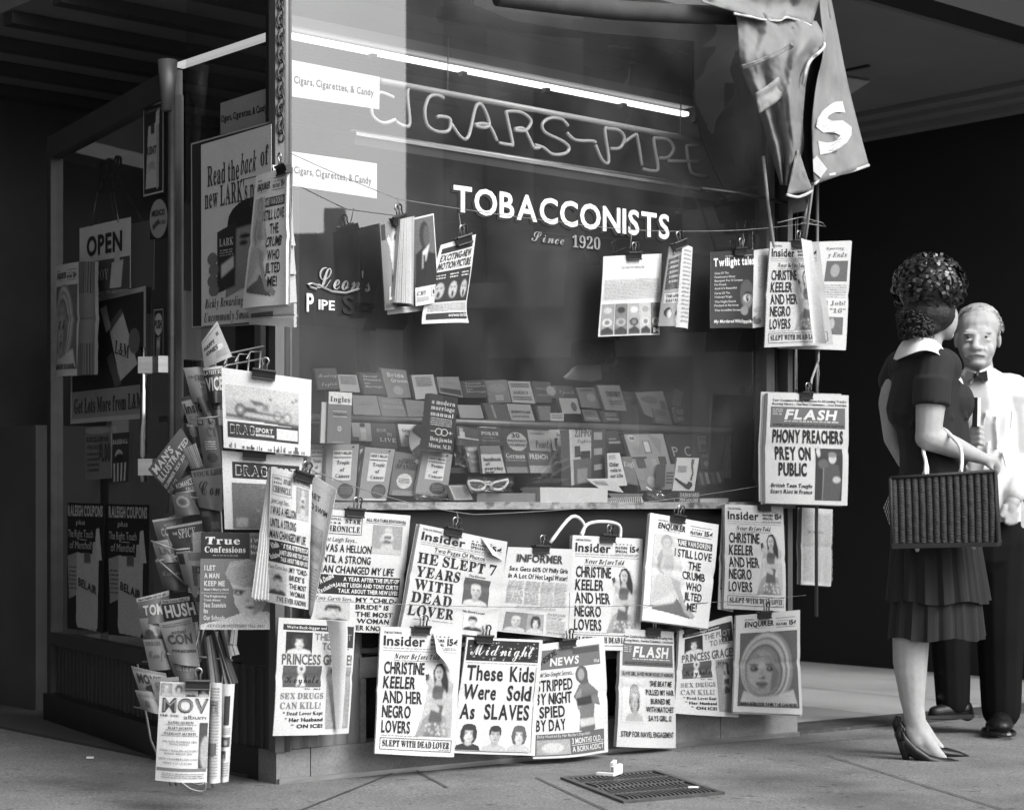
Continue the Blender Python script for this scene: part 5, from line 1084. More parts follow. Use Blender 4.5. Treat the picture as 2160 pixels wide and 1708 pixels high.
poster('sticker', 'narrow push sticker with a white bubble above the door handle bracket', 'sticker', [(325, 653), (345, 651), (345, 757), (325, 760)], PD(.008), push, .06)
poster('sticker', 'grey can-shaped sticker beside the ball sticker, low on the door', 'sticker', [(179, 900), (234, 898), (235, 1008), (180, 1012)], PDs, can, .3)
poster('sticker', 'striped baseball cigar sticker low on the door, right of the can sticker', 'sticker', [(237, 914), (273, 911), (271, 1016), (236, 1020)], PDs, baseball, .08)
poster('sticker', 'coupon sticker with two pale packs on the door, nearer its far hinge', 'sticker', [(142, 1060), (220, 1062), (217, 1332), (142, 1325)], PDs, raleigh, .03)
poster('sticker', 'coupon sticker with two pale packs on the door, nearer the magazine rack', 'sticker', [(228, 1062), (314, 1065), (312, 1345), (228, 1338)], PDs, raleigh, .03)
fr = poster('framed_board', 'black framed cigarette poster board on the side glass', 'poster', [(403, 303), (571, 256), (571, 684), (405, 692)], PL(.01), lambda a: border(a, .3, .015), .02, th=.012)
poster('poster', 'pale cigarette poster with a shaded man holding a dark pack', 'poster', [(424, 306), (572, 262), (572, 676), (425, 688)], PL(.02), lark, .42)
cg = lambda a: a.text('Cigars, Cigarettes, & Candy', .02, .42, .93, .62, .01, 'b')
poster('card_sign', 'pale sweets card seen through the side glass above the black framed poster', 'sign', [(465, 218), (571, 184), (571, 261), (465, 284)], PL(-.07), cg, .36)
poster('card_sign', 'upper white sweets card in the big window beside the corner post', 'sign', [(616, 127), (801, 163), (800, 231), (616, 204)], PF(-.07), cg, .85, 'paper')
poster('card_sign', 'lower white sweets card in the big window beside the corner post', 'sign', [(616, 320), (795, 345), (795, 419), (616, 392)], PF(-.07), cg, .85, 'paper')
vs, fs, wd = lay('283', 'sb'); q = [hit(x, y, PD(-.02)) for x, y in ((252, 330), (205, 345), (205, 408), (252, 395))]
o = mk('house_number', [q[0] * (1 - x / wd) * (1 - (1 - y / .69)) + q[1] * (x / wd) * (1 - (1 - y / .69)) + q[2] * (x / wd) * (1 - y / .69) + q[3] * (1 - x / wd) * (1 - y / .69) for x, y in vs], fs, M['shadowpaint'], dr)

# ================================================================ wire rack of magazines
RK = 'magazines in the wire rack'
ZR = 5.55
def rp(x, y, dz=0): return hit(x, y, PZ(ZR + dz, 12, 390))
rk = empty('wire_rack', rp(390, 1660), 'tall wire magazine rack standing in front of the side wall', 'rack')
def bar(name, pts, r=.0035):
    b = MB(); b.tube(pts, r, 6); return b.build(name, M['wire'], rk, True)
bar('upright', [rp(452, 700, .2), rp(462, 1000, .2), rp(478, 1330, .22), rp(448, 1660, .1)])
bar('upright', [rp(500, 1310, .1), rp(476, 1440, .1), rp(466, 1640, .1)])
bar('upright', [rp(290, 1400, .02), rp(318, 1560, .02), rp(360, 1655, .05)]); bar('upright', [rp(330, 1480, .0), rp(372, 1655, .05)])
bar('upright', [rp(420, 1330, .0), rp(398, 1425, .0), rp(402, 1470, .0)])
bar('cross_bar', [rp(418, 1384, .0), rp(490, 1392, .06)]); bar('cross_bar', [rp(432, 1312, .05), rp(408, 1440, .02)])
bar('foot', [rp(x, y, .0) for x, y in smooth([(372, 1640), (400, 1662), (425, 1668), (434, 1660), (430, 1640)])]); bar('foot', [rp(x, y, .1) for x, y in ((388, 1645), (420, 1655), (470, 1640))])
for k in range(4):
    x = 470 + k * 24; bar('basket_wire', [rp(x - 22, 775 - k * 6, .0), rp(x - 14, 757 - k * 5, .08), rp(x + 8, 760 - k * 6, .08), rp(x + 4, 790, .0)], .003)
bar('basket_wire', [rp(440, 770, .02), rp(470, 748, .06), rp(556, 730, .12)], .003); bar('basket_wire', [rp(446, 790), rp(480, 770, .03), rp(556, 756, .08)], .003)
for (a0, a1) in (((318, 1140), (372, 1160)), ((330, 1178), (392, 1232)), ((300, 1395), (410, 1390)), ((282, 1490), (345, 1500)), ((362, 1045), (418, 1050)), ((400, 885), (466, 878))):
    bar('pocket_wire', [rp(*a0, -.05), rp(*a1, -.05)], .0028)
cA, cB, cC = cv(550, 1230, 2.3725), cv(500, 1850, 2.6277), cv(450, 2300, 1.978)
KD = .62
def ml(*rows):
    "cover made of lines: (text, x0,y0,x1,y1, tone, style)"
    def f(a):
        for r in rows:
            if r[0] == 'R': a.rect(*r[1:5], r[5] * KD, 'picture', 1)
            elif r[0] == 'E': a.ell(*r[1:5], r[5] * KD, 'picture')
            elif r[0] == 'F': a.face(*r[1:5], *r[5:])
            elif r[0] == 'L': a.lines(*r[1:])
            else: a.text(*r[:5], r[5] * KD, r[6] if len(r) > 6 else 'k', lv=6)
    return f
RACK = [
 ('round-topped pale comic with bulging black letters, top of the rack', [(425, 722), (458, 677), (490, 752), (431, 778)], .0, .5, ml(('R', .06, .08, .94, .095, .1), ('HAPPY', .1, .3, .62, .42, .03), ('ONES', .16, .5, .66, .62, .03), ('E', .8, .25, .06, .05, .1), ('L', .5, .7, .9, .9, 4, .15), ('E', .7, .6, .16, .08, .62))),
 ('pale rack magazine lettered the cr, top row', cA((395, 490), (600, 480), (640, 720), (460, 735)), .02, .34, ml(('the', .12, .28, .36, .4, .04, 'sc'), ('CRIME', .4, .3, 1, .5, .04, 'sb'), ('R', .55, .6, 1, .8, .55), ('TRUE', .58, .63, .98, .77, .05))),
 ('dark rack magazine with VIC in tall white letters, top row', cA((575, 495), (760, 470), (760, 730), (618, 745)), -.01, .06, ml(('R', 0, 0, 1, .1, .5), ('LATEST SCI', .02, .14, .98, .26, .6), ('VICE', .04, .4, 1.0, .85, .6))),
 ('pale rack magazine lettered inside, second row', cA((365, 768), (560, 722), (620, 950), (432, 975)), .03, .42, ml(('R', 0, 0, 1, .16, .04), ('Inside', .05, .3, 1.05, .72, .03, 'k'), ('L', .1, .82, .9, .95, 2, .2))),
 ('folded grey rack magazine leaning beside the inside one', cA((520, 770), (580, 740), (660, 930), (590, 950)), .0, .2, ml(('R', .2, 0, .3, 1, .4), ('R', .6, 0, .7, 1, .1))),
 ('grey rack magazine with big hollow letters, second row by the racing covers', cA((620, 715), (760, 705), (760, 945), (662, 950)), .0, .26, ml(('R', 0, 0, 1, .12, .5), ('Cra', .1, .3, .95, .7, .08, 'sb'))),
 ('dark comic in a rack pocket with the head of a tyre', cA((410, 1000), (540, 1020), (560, 1170), (440, 1160)), .03, .07, ml(('E', .5, .5, .3, .3, .2), ('R', .1, .05, .9, .2, .3))),
 ('grey curled comic with a black price corner, third row', cA((515, 945), (690, 965), (750, 1380), (590, 1395)), -.02, .24, ml(('R', 0, 0, .3, .16, .03), ('DELL', .03, .02, .27, .06, .5), ('12', .06, .08, .24, .13, .5), ('CI', .4, .2, .95, .38, .12, 'sb'), ('L', .2, .5, .8, .7, 4, .5), ('E', .5, .85, .3, .1, .1))),
 ('slanting magazine with white title letters, sticking out at the left of the rack', cA((65, 1430), (370, 1045), (510, 1250), (285, 1680)), .0, .1, ml(("MAN'S", .06, .08, .62, .3, .5), ('ILLUSTRATED', .04, .36, .98, .56, .5), ('SUMMER SEX JUBE', .02, .66, .8, .76, .5), ('THE CO', .0, .84, .3, .96, .4))),
 ('white page edges in a rack pocket above the romance covers', cA((385, 1250), (510, 1185), (580, 1400), (470, 1430)), -.02, .5, ml(*[('R', .05 + k * .13, 0, .09 + k * .13, 1, (.15, .3, .1)[k % 3]) for k in range(7)])),
 ('dark rack magazine lettered romances, left of the script cover', cA((300, 1560), (480, 1465), (520, 1640), (325, 1660)), -.03, .08, ml(('ROMANCES', .1, .2, .98, .55, .5, 'b'), ('TALES', .5, .65, .95, .85, .4), ('R', 0, .88, 1, .95, .45))),
 ('grey rack magazine lettered your above a big script word', cA((465, 1445), (755, 1400), (755, 1720), (520, 1700)), -.04, .3, ml(('YOUR LIFE', .04, .06, 1.0, .22, .05, 'sb'), ('Con', .15, .35, .9, .85, .03, 'sc'))),
 ('dark rack comic with a round emblem under the script cover', cB((445, 215), (640, 190), (720, 360), (480, 380)), -.05, .12, ml(('E', .45, .5, .3, .35, .25), ('E', .45, .5, .2, .22, .06))),
 ('shadowed rack comic tucked beneath the script magazine', cB((690, 240), (930, 235), (960, 600), (790, 600)), -.02, .1, ml(('R', .1, .0, .9, .12, .4), ('R', .1, .4, .5, .55, .2), ('R', .5, .7, .95, .9, .17))),
 ('grey curved magazine with large pale letters, middle of the rack at the left', cB((248, 475), (565, 425), (540, 650), (310, 695)), .0, .2, ml(('R', 0, 0, 1, .1, .45), ('CONFESS', .2, .45, 1, .8, .45, 'k'), ('actual', .35, .22, .75, .36, .4, 'sb'))),
 ('dark magazine with white letters and small pictures, middle of the rack', cB((395, 545), (760, 480), (755, 830), (475, 850)), -.03, .06, ml(('R', 0, 0, 1, .08, .5), ('THE', .12, .22, .26, .3, .5), ('SPICY', .3, .14, .8, .42, .5, 'sb'), ('R', .5, .2, .75, .6, .03), ('R', .7, .3, 1, .95, .4), ('L', .1, .75, .6, .95, 2, .5))),
 ('pale magazine lettered true life, half hidden mid rack', cB((250, 695), (440, 670), (520, 840), (295, 865)), -.02, .3, ml(('THREE', .1, .1, .8, .3, .2, 'b'), ('Life', .2, .4, .95, .8, .12, 'k'))),
 ('grey digest with a black column in front of the white-lettered magazine', cB((490, 800), (760, 790), (760, 1170), (588, 1150)), -.06, .3, ml(('R', .03, .06, .28, .36, .03), ('R', .45, .04, .95, .25, .12), ('R', .55, .4, .78, .95, .08), ('10', .55, .42, .98, .6, .05, 'k'))),
 ('dark slanting romance magazine mid rack', cB((280, 885), (500, 830), (580, 1110), (345, 1110)), -.03, .08, ml(('Romance', .1, .5, .98, .72, .25, 'sc'), ('R', 0, .02, 1, .08, .35))),
 ('black digest with faint white words at the confessions cover edge', cB((585, 1130), (760, 1170), (760, 1280), (600, 1250)), -.07, .04, ml(('L', .15, .3, .9, .7, 3, .5))),
 ('grey magazine lettered tom with a curved top, lower rack', cB((85, 1280), (420, 1195), (430, 1450), (115, 1470)), -.05, .17, ml(('R', 0, 0, 1, .2, .4), ('New Dublin told for the', .05, .05, .9, .15, .05), ('TOM', .15, .45, .75, .9, .55))),
 ('dark magazine with HUSH in tall white letters, lower rack', cB((335, 1300), (670, 1250), (720, 1450), (380, 1490)), -.08, .05, ml(('R', 0, 0, 1, .2, .35), ('THE CALL GIRLS', .04, .05, .8, .16, .05), ('HUSH', .06, .32, .95, .92, .6))),
 ('grey picture comic below the tom magazine', cC((185, 228), (350, 215), (400, 395), (222, 388)), -.06, .22, ml(('E', .6, .45, .25, .35, .4), ('E', .3, .7, .2, .2, .06), ('R', .0, .8, 1, 1, .08))),
 ('pale crime magazine lettered actual below the HUSH cover', cC((335, 262), (590, 215), (640, 505), (412, 495)), -.1, .42, ml(('L', .08, .08, .95, .2, 2, .1), ('actual', .3, .28, .75, .38, .1, 'k'), ('CON', .12, .42, .9, .68, .08, 'k'), ('FORBIDDEN', .15, .86, .95, .93, .05))),
 ('grey magazine lettered your life above a script word, lower rack', cC((215, 390), (390, 385), (440, 560), (255, 570)), -.08, .22, ml(('YOUR LIFE', .05, .08, .7, .25, .05, 'sb'), ('Confess', .1, .45, 1, .8, .1, 'sc'))),
 ('grey magazine with slanted white script, lower rack by the page edges', cC((400, 490), (610, 540), (640, 690), (460, 690)), -.1, .17, ml(('Rider', .2, .3, .9, .65, .45, 'sc'), ('R', 0, .0, 1, .06, .4))),
 ('pale movie magazine with black letters, bottom left of the rack', cC((122, 595), (390, 650), (420, 790), (185, 785)), -.1, .38, ml(('R', 0, 0, 1, .12, .2), ('MOVIE', .1, .25, .85, .62, .04), ('E', .55, .85, .3, .15, .04))),
 ('pale magazine lettered s in front of the movie magazine', cC((268, 695), (490, 675), (520, 900), (330, 910)), -.12, .36, ml(('SECRET', .15, .12, 1, .42, .15, 'sb'), ('L', .2, .5, .9, .8, 4, .2))),
 ('grey magazine in the lowest rack pocket', cC((152, 780), (320, 795), (375, 930), (190, 890)), -.12, .26, ml(('L', .1, .2, .8, .4, 2, .1), ('R', .3, .6, .5, 1, .1))),
]
for k, (lb, cor, dz, tn, art) in enumerate(RACK):
    sheet('magazine', lb, 'magazine', cor, PZ(ZR + dz, 12 + (k * 7) % 13 - 6, 390), art, RK, th=.005, bulge=.014 + .006 * (k % 3), tone=tn * .5, mat_='glossy', page_tone=.25, ext=.32 if k not in (8, 0, 9) else 0)
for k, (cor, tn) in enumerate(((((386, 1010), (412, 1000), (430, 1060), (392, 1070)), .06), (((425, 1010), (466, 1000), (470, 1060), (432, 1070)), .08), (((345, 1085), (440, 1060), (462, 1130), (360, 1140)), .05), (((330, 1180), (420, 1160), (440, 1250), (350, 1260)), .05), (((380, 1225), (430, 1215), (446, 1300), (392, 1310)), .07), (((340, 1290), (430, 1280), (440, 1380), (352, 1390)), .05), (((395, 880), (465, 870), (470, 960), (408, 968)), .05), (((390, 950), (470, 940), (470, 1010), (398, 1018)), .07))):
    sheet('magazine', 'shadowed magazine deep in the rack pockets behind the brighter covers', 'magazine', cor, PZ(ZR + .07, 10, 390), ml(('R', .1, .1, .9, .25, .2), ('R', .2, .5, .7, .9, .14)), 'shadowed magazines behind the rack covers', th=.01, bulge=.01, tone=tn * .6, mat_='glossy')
ED = [((377, 1335), (404, 1322), (420, 1412), (410, 1420), .5), ((392, 1316), (412, 1302), (426, 1390), (418, 1412), .3), ((428, 1346), (446, 1338), (462, 1440), (440, 1440), .5), ((440, 1322), (458, 1318), (500, 1440), (482, 1442), .08), ((462, 1322), (482, 1318), (502, 1380), (480, 1386), .45), ((486, 1310), (500, 1312), (496, 1360), (484, 1350), .5), ((452, 1335), (462, 1330), (488, 1440), (474, 1442), .5)]
for a0, a1, a2, a3, tn in ED:
    sheet('magazine', 'curled page edges of magazines stuffed in the lower rack under the confessions cover', 'magazine', [a0, a1, a2, a3], PZ(ZR + .04, -15, 430), lambda a: [a.rect(k * .2 + .02, 0, k * .2 + .08, 1, (.1, .25)[k % 2], 'page_edges', 1, 3) for k in range(5)], 'stuffed magazines seen from their page edges', th=.012, bulge=.02, tone=tn * .75)

# ================================================================ books and goods inside the window
KD = 1.25
BK = 'paperback books on display in the window'
k3, k4 = cv(1150, 1400, 2.16), cv(2050, 1400, 2.16)
def L_(*t, y=.12, dy=.16, tone=.5, st='b', h=.1): return ml(*[(w_, .12, y + i * dy, .12 + min(.8, .1 * len(w_) + .05), y + i * dy + h, tone, st) for i, w_ in enumerate(t)])
up, mid, low = -.62, -.4, -.2
BOOKS = [
 (k3, up, 'dark paperback on reading English, upper shelf', ((170, 85), (350, 80), (380, 255), (200, 265)), .05, ml(('Reading', .1, .25, .95, .42, .35, 'sc'), ('English', .2, .65, .9, .82, .35, 'sc'))),
 (k3, up, 'pale paperback right of the reading book, upper shelf', ((365, 135), (525, 140), (555, 285), (385, 275)), .25, ml(('L', .1, .1, .9, .6, 4, .12))),
 (k3, up, 'dark paperback on pleasures in marriage, upper shelf left copy', ((545, 115), (725, 125), (770, 300), (590, 300)), .04, L_('Sexual', 'Pleasure', 'in', 'Marriage', tone=.32)),
 (k3, up, 'grey paperback lettered bride and groom, upper shelf', ((725, 80), (940, 100), (985, 330), (790, 330)), .12, ml(('Bride', .18, .14, .85, .28, .42), ('Groom', .28, .34, .95, .46, .42), ('E', .5, .75, .2, .16, .25))),
 (k3, up, 'pale paperback with blocks of type, upper shelf beside the bride book', ((985, 140), (1170, 135), (1215, 330), (1025, 345)), .28, ml(('L', .15, .1, .85, .5, 6, .12))),
 (k3, up, 'grey paperback lettered illness, upper shelf', ((1200, 155), (1385, 155), (1425, 330), (1225, 290)), .17, ml(('ILLNESS', .1, .15, .9, .3, .32, 'sb'), ('R', .05, .65, .95, .9, .05))),
 (k3, up, 'dark paperback on pleasures in marriage, upper shelf right copy', ((1405, 190), (1605, 180), (1640, 330), (1440, 330)), .05, L_('Sexual', 'Pleasure', 'in', 'Marriage', tone=.3)),
 (k3, up, 'patterned grey paperback beside the right marriage copy', ((1600, 185), (1790, 180), (1830, 370), (1640, 375)), .14, ml(('E', .5, .35, .4, .2, .22), ('R', .35, .65, .7, .9, .3))),
 (k3, up, 'pale paperback with rows of faint headings, upper shelf middle', ((1800, 190), (1985, 195), (2035, 380), (1840, 370)), .3, ml(('L', .1, .1, .9, .3, 3, .1), ('LUCKY', .15, .45, .8, .58, .15), ('L', .1, .7, .9, .9, 2, .12))),
 (k3, up, 'dark paperback lettered world, upper shelf', ((2005, 190), (2160, 200), (2170, 370), (2040, 370)), .07, L_('WORLD', 'ALMANAC', tone=.28, y=.3, dy=.3)),
 (k3, up + .06, 'grey paperback above the white-capped language book', ((490, 310), (690, 315), (730, 480), (500, 470)), .15, ml(('L', .2, .3, .8, .5, 2, .25))),
 (k3, up + .06, 'grey paperback lettered to kill, second tier', ((700, 320), (900, 340), (950, 490), (740, 485)), .12, ml(('TO KILL A', .12, .15, .95, .3, .3, 'sb'), ('MOCKINGBIRD', .1, .42, .98, .6, .32, 'sb'))),
 (k3, up + .06, 'grey paperback with faint lines beside the black manual', ((930, 345), (1110, 360), (1120, 490), (960, 490)), .13, ml(('L', .2, .4, .9, .7, 3, .28))),
 (k3, up + .06, 'plain pale book right of the black manual', ((1375, 390), (1570, 395), (1600, 505), (1400, 500)), .25, None),
 (k3, up + .06, 'dark book with slanted lettering, second tier', ((1590, 375), (1780, 385), (1820, 520), (1640, 515)), .07, ml(('R', .3, .1, .4, .9, .25))),
 (k3, up + .06, 'pale book lettered first plans, second tier', ((1790, 380), (1990, 390), (2030, 525), (1830, 520)), .28, ml(('BE FIRST PLANS', .1, .4, .9, .55, .08), ('L', .1, .7, .8, .85, 2, .12))),
 (k3, up + .06, 'small dark grey book at the end of the second tier', ((2050, 400), (2160, 400), (2160, 520), (2075, 520)), .13, ml(('L', .2, .3, .9, .7, 3, .25))),
 (k4, up, 'dark book with a round white seal, upper shelf', ((130, 235), (255, 230), (295, 330), (150, 340)), .08, ml(('E', .6, .4, .28, .4, .3))),
 (k4, up, 'dark book lettered Spanish, upper shelf', ((262, 230), (400, 235), (435, 330), (285, 335)), .06, ml(('Spanish', .05, .3, .95, .65, .3, 'sc'))),
 (k4, up + .06, 'pale picture book under the Spanish one', ((285, 335), (440, 335), (475, 465), (320, 465)), .28, ml(('E', .7, .55, .15, .3, .1))),
 (k4, up, 'grey book with a round emblem, upper shelf right part', ((430, 245), (600, 245), (650, 420), (480, 410)), .17, ml(('L', .1, .08, .8, .2, 2, .06), ('E', .6, .5, .22, .2, .32))),
 (k4, up + .02, 'pale book with tall lettering, upper shelf right part', ((610, 225), (800, 225), (860, 440), (680, 435)), .27, ml(('THEORY', .25, .25, .9, .45, .08, 'sb'), ('L', .3, .6, .9, .8, 3, .12))),
 (k4, up, 'dark grey book behind the large pale sheet', ((815, 275), (940, 290), (960, 370), (850, 380)), .09, ml(('L', .1, .5, .9, .8, 1, .2))),
 (k4, up + .04, 'large pale sheet with speckles, right end of the upper shelf', ((930, 285), (1165, 275), (1245, 560), (1010, 470)), .27, ml(('E', .4, .3, .3, .14, .2), ('R', .75, .3, .95, .8, .15))),
 (k3, mid, 'book with a seated woman on its cover, under the rail at the left', ((480, 540), (640, 535), (655, 700), (500, 690)), .25, ml(('E', .55, .15, .14, .1, .05), ('R', .42, .3, .7, .95, .45), ('R', .0, .8, .3, 1, .06))),
 (k3, mid, 'dark grey book lettered how to live', ((640, 545), (850, 550), (870, 760), (660, 740)), .05, ml(('HOW', .2, .22, .6, .36, .3, 'sb'), ('TO', .6, .38, .8, .52, .32, 'sb'), ('LIVE', .3, .6, .95, .76, .45, 'sb'))),
 (k3, mid, 'white book lettered great, beside the live book', ((870, 550), (1010, 555), (1000, 740), (905, 740)), .5, ml(('Great', .2, .2, .8, .36, .12, 'sb'), ('Sea', .35, .45, .7, .6, .12, 'sb'))),
 (k3, mid, 'book with a fair woman and a white band, right of the black manual', ((1365, 560), (1545, 600), (1560, 745), (1385, 730)), .07, ml(('E', .2, .2, .1, .1, .35), ('R', .1, .3, .35, .6, .5), ('R', .0, .55, 1, .64, .5))),
 (k3, mid, 'dark paperback lettered poker', ((1540, 570), (1740, 580), (1765, 735), (1560, 725)), .05, ml(('R', .1, .02, .8, .06, .5), ('POKER', .12, .28, .85, .46, .55, 'sb'), ('according to', .2, .55, .7, .62, .3), ('MAVERICK', .12, .7, .85, .82, .3, 'sb'))),
 (k3, mid, 'black vocabulary book with a white disc', ((1745, 590), (1960, 600), (1990, 785), (1775, 780)), .05, ml(('E', .53, .56, .4, .42, .55), ('30', .34, .2, .66, .38, .08, 'k'), ('MORE POWERFUL', .16, .48, .88, .57, .1), ('VOCABULARY', .16, .66, .9, .76, .06))),
 (k3, mid, 'pale book with long script title, right of the white disc book', ((1965, 600), (2160, 610), (2165, 785), (1990, 775)), .42, ml(('L', .1, .15, .7, .25, 1, .2), ("Pearl's", .25, .5, 1.0, .85, .08, 'si'))),
 (k3, mid + .05, 'grey book lettered and care', ((1440, 740), (1555, 740), (1590, 960), (1490, 960)), .13, ml(('R', .1, .05, .8, .18, .35), ('AND', .15, .34, .7, .46, .35), ('CARE', .2, .52, .85, .64, .35))),
 (k3, mid + .08, 'pale handbook of everyday law', ((1565, 735), (1730, 735), (1785, 965), (1590, 970)), .32, ml(('R', 0, 0, 1, .3, .14), ('handbook', .1, .42, .92, .55, .06, 'k'), ('of', .15, .6, .35, .7, .06, 'k'), ('everyday', .1, .76, .9, .87, .06, 'k'), ('law', .1, .9, .5, .99, .06, 'k'))),
 (k3, mid + .06, 'black German phrase book', ((1765, 780), (1945, 785), (1990, 965), (1795, 965)), .05, ml(('German', .06, .1, .92, .32, .5, 'sb'), ('THROUGH PICTURES', .04, .38, .95, .45, .3), ('R', .0, .72, 1, 1, .2))),
 (k3, mid + .07, 'dark French phrase book, left copy with white title', ((1965, 785), (2140, 790), (2175, 965), (1990, 965)), .07, ml(('FRENCH', .06, .12, .92, .34, .5), ('L', .1, .42, .8, .48, 1, .2), ('R', .0, .65, 1, 1, .3))),
 (k4, mid + .07, 'dark French phrase book, right copy with faint title', ((215, 785), (375, 790), (390, 985), (250, 985)), .09, ml(('FRENCH', .1, .18, .9, .32, .22), ('ENGLISH', .15, .38, .85, .5, .22), ('R', .0, .65, 1, 1, .17))),
 (k4, mid, 'white book with a portrait of a man, under the rail', ((205, 600), (360, 600), (360, 780), (240, 775)), .45, ml(('Dale Car', .35, .16, 1, .32, .08, 'sb'), ('R', .2, .4, 1, 1, .05), ('E', .5, .6, .17, .2, .4))),
 (k3, low + .02, 'pale folded novel left of the others, partly behind the racing cover', ((110, 725), (270, 725), (250, 1150), (100, 1150)), .24, 'T'),
 (k3, low + .04, 'grey novel with a white title panel, standing second from the corner', ((275, 725), (545, 722), (510, 1200), (255, 1190)), .2, 'T'),
 (k3, low + .04, 'grey novel with a white title panel, between its own spine copy and the Spanish book', ((598, 745), (850, 765), (775, 1195), (540, 1190)), .2, 'T'),
 (k3, low + .03, 'dark Spanish language book with a white round seal', ((850, 782), (1075, 817), (1010, 1160), (800, 1150)), .1, ml(('LEARN', .3, .13, .7, .18, .02), ('TO SPEAK', .15, .19, .85, .25, .02), ('SPANISH', .12, .27, .9, .38, .02, 'sb'), ('E', .87, .16, .08, .05, .45), ('E', .5, .66, .3, .18, .5), ('L', .28, .6, .7, .72, 4, .05), ('R', .1, .88, .9, 1, .22))),
 (k3, low + .05, 'grey novel with a white title panel, right under the black manual', ((1090, 772), (1335, 808), (1285, 1165), (1020, 1140)), .2, 'T'),
 (k4, low, 'white book lettered older, leaning in the window', ((695, 800), (800, 795), (865, 1070), (705, 1080)), .5, ml(('L', .1, .06, .6, .2, 3, .2), ('Older', .1, .28, .75, .4, .06, 'k'), ('role in', .15, .46, .8, .56, .06, 'k'), ('our Life', .12, .63, .85, .73, .06, 'k'))),
 (k4, low - .02, 'grey leaning book lettered English beside the white one', ((815, 830), (900, 825), (960, 1070), (855, 1050)), .13, ml(('Engl', .05, .18, .98, .36, .5, 'sb'), ('L', .3, .6, .8, .65, 1, .3))),
 (k4, mid, 'dark book with white bars beside the lighter stand', ((690, 620), (780, 610), (850, 800), (700, 800)), .04, ml(('R', .1, .45, .9, .55, .5), ('R', .1, .3, .7, .38, .3))),
] + [(k4, mid - .03 - .01 * (i % 3), lb, q_, tn_, ml(('L', .12, .1, .85, .3, 2, .5 if tn_ < .15 else .1), ('E', .5, .65, .25, .18, .4 if tn_ < .15 else .15))) for i, (lb, q_, tn_) in enumerate((
 ('small grey book between the tilted board and the P C board', ((1150, 800), (1230, 800), (1270, 990), (1180, 1000)), .16),
 ('pale book at the dark right end under the rail', ((1450, 655), (1540, 655), (1560, 790), (1465, 790)), .2), ('dark book with a round seal at the right end under the rail', ((1560, 660), (1650, 660), (1668, 800), (1575, 800)), .07),
 ('grey book left of the pointed price board', ((1480, 800), (1560, 800), (1580, 930), (1490, 935)), .13), ('pale slim book left of the pointed price board', ((1600, 810), (1670, 810), (1690, 940), (1610, 945)), .24),
 ('dark book below the dark right end of the rail', ((1310, 650), (1400, 650), (1420, 800), (1325, 800)), .09)))] + [(k4, up + .05, lb, q_, tn_, ml(('L', .12, .15, .85, .5, 3, .5 if tn_ < .15 else .1), ('R', .1, .65, .9, .85, .3))) for lb, q_, tn_ in (
 ('grey book on the upper shelf under the round emblem book', ((480, 430), (600, 440), (640, 530), (510, 525)), .15), ('dark book on the upper shelf below the tall-lettered one', ((650, 445), (780, 450), (810, 535), (680, 530)), .08),
 ('pale sheet of card lying at the upper right shelf', ((1080, 420), (1200, 430), (1240, 560), (1110, 540)), .2), ('grey book at the far right of the upper shelf', ((1260, 410), (1350, 415), (1380, 540), (1280, 540)), .1), ('dark grey book last on the upper shelf', ((1400, 430), (1490, 435), (1515, 550), (1420, 545)), .08))]
def tropic(a):
    a.rect(.2, .11, .8, .64, .72, 'label'); a.text('HENRY MILLER', .22, .13, .78, .18, .1, 'b', lv=6); a.rect(.22, .225, .78, .245, .15, 'label', 4)
    for w_, x0, x1, y in (('Tropic', .32, .74, .29), ('of', .44, .58, .42), ('Cancer', .3, .76, .53)): a.text(w_, x0, y, x1, y + .065, .06, 'sb', lv=6)
    a.ell(.66, .83, .26, .14, .06, 'seal'); a.lines(.48, .76, .86, .9, 4, .2); a.ell(.82, .05, .035, .02, .03, 'seal')
for cvt, d, lb, cor, tn, art in BOOKS:
    sheet('book', lb, 'book', cvt(*cor), PF(d), tropic if art == 'T' else art, BK, th=.014, bulge=0, tone=min(.7, tn * 1.5 + .01), mat_='glossy', page_tone=.4)
# the two books hung on the outside of the display
sI = sheet('book', 'white-capped Ingles language book with a white page block at its side', 'book', k3((290, 278), (485, 290), (475, 722), (275, 714)), PF(-.09), ml(('R', 0, 0, 1, .24, .6), ('Ingles', .06, .09, .92, .19, .04, 'sb'), ('R', .2, .37, .8, .38, .55), ('Ingles', .22, .4, .78, .45, .05, 'sb'), ('R', .2, .47, .8, .48, .55), ('E', .5, .71, .08, .05, .5), ('E', .5, .71, .05, .03, .1), ('R', .2, .97, .7, .975, .5)), BK, th=.02, bulge=0, tone=.17, mat_='glossy')
sheet('book', 'white page block beside the Ingles book', 'book', k3((232, 368), (290, 368), (275, 714), (218, 712)), PF(-.1), None, None, th=.006, bulge=0, tone=.6)
def manual(a):
    for w_, x0, x1, y in (('a modern', .06, .9, .1), ('marriage', .05, .9, .2), ('manual', .05, .88, .31)): a.text(w_, x0, y, x1, y + .075, .66, 'sb', lv=6)
    a.lines(.08, .42, .85, .57, 4, .5)
    for x in (.4, .6):
        pts = ellpts(x, .66, .13, .065, 24); inn = ellpts(x, .66, .1, .05, 24)
        for i in range(24): a.poly([pts[i], pts[(i + 1) % 24], inn[(i + 1) % 24], inn[i]], .66, 'emblem', 4)
    a.rect(.1, .655, .28, .665, .66, 'emblem', 4); a.rect(.72, .655, .9, .665, .66, 'emblem', 4); a.rect(.8, .63, .83, .69, .66, 'emblem', 4)
    a.text('Benjamin', .1, .76, .9, .83, .6, 'sb', lv=6); a.text('Morse, M.D.', .08, .88, .9, .95, .6, 'sb', lv=6)
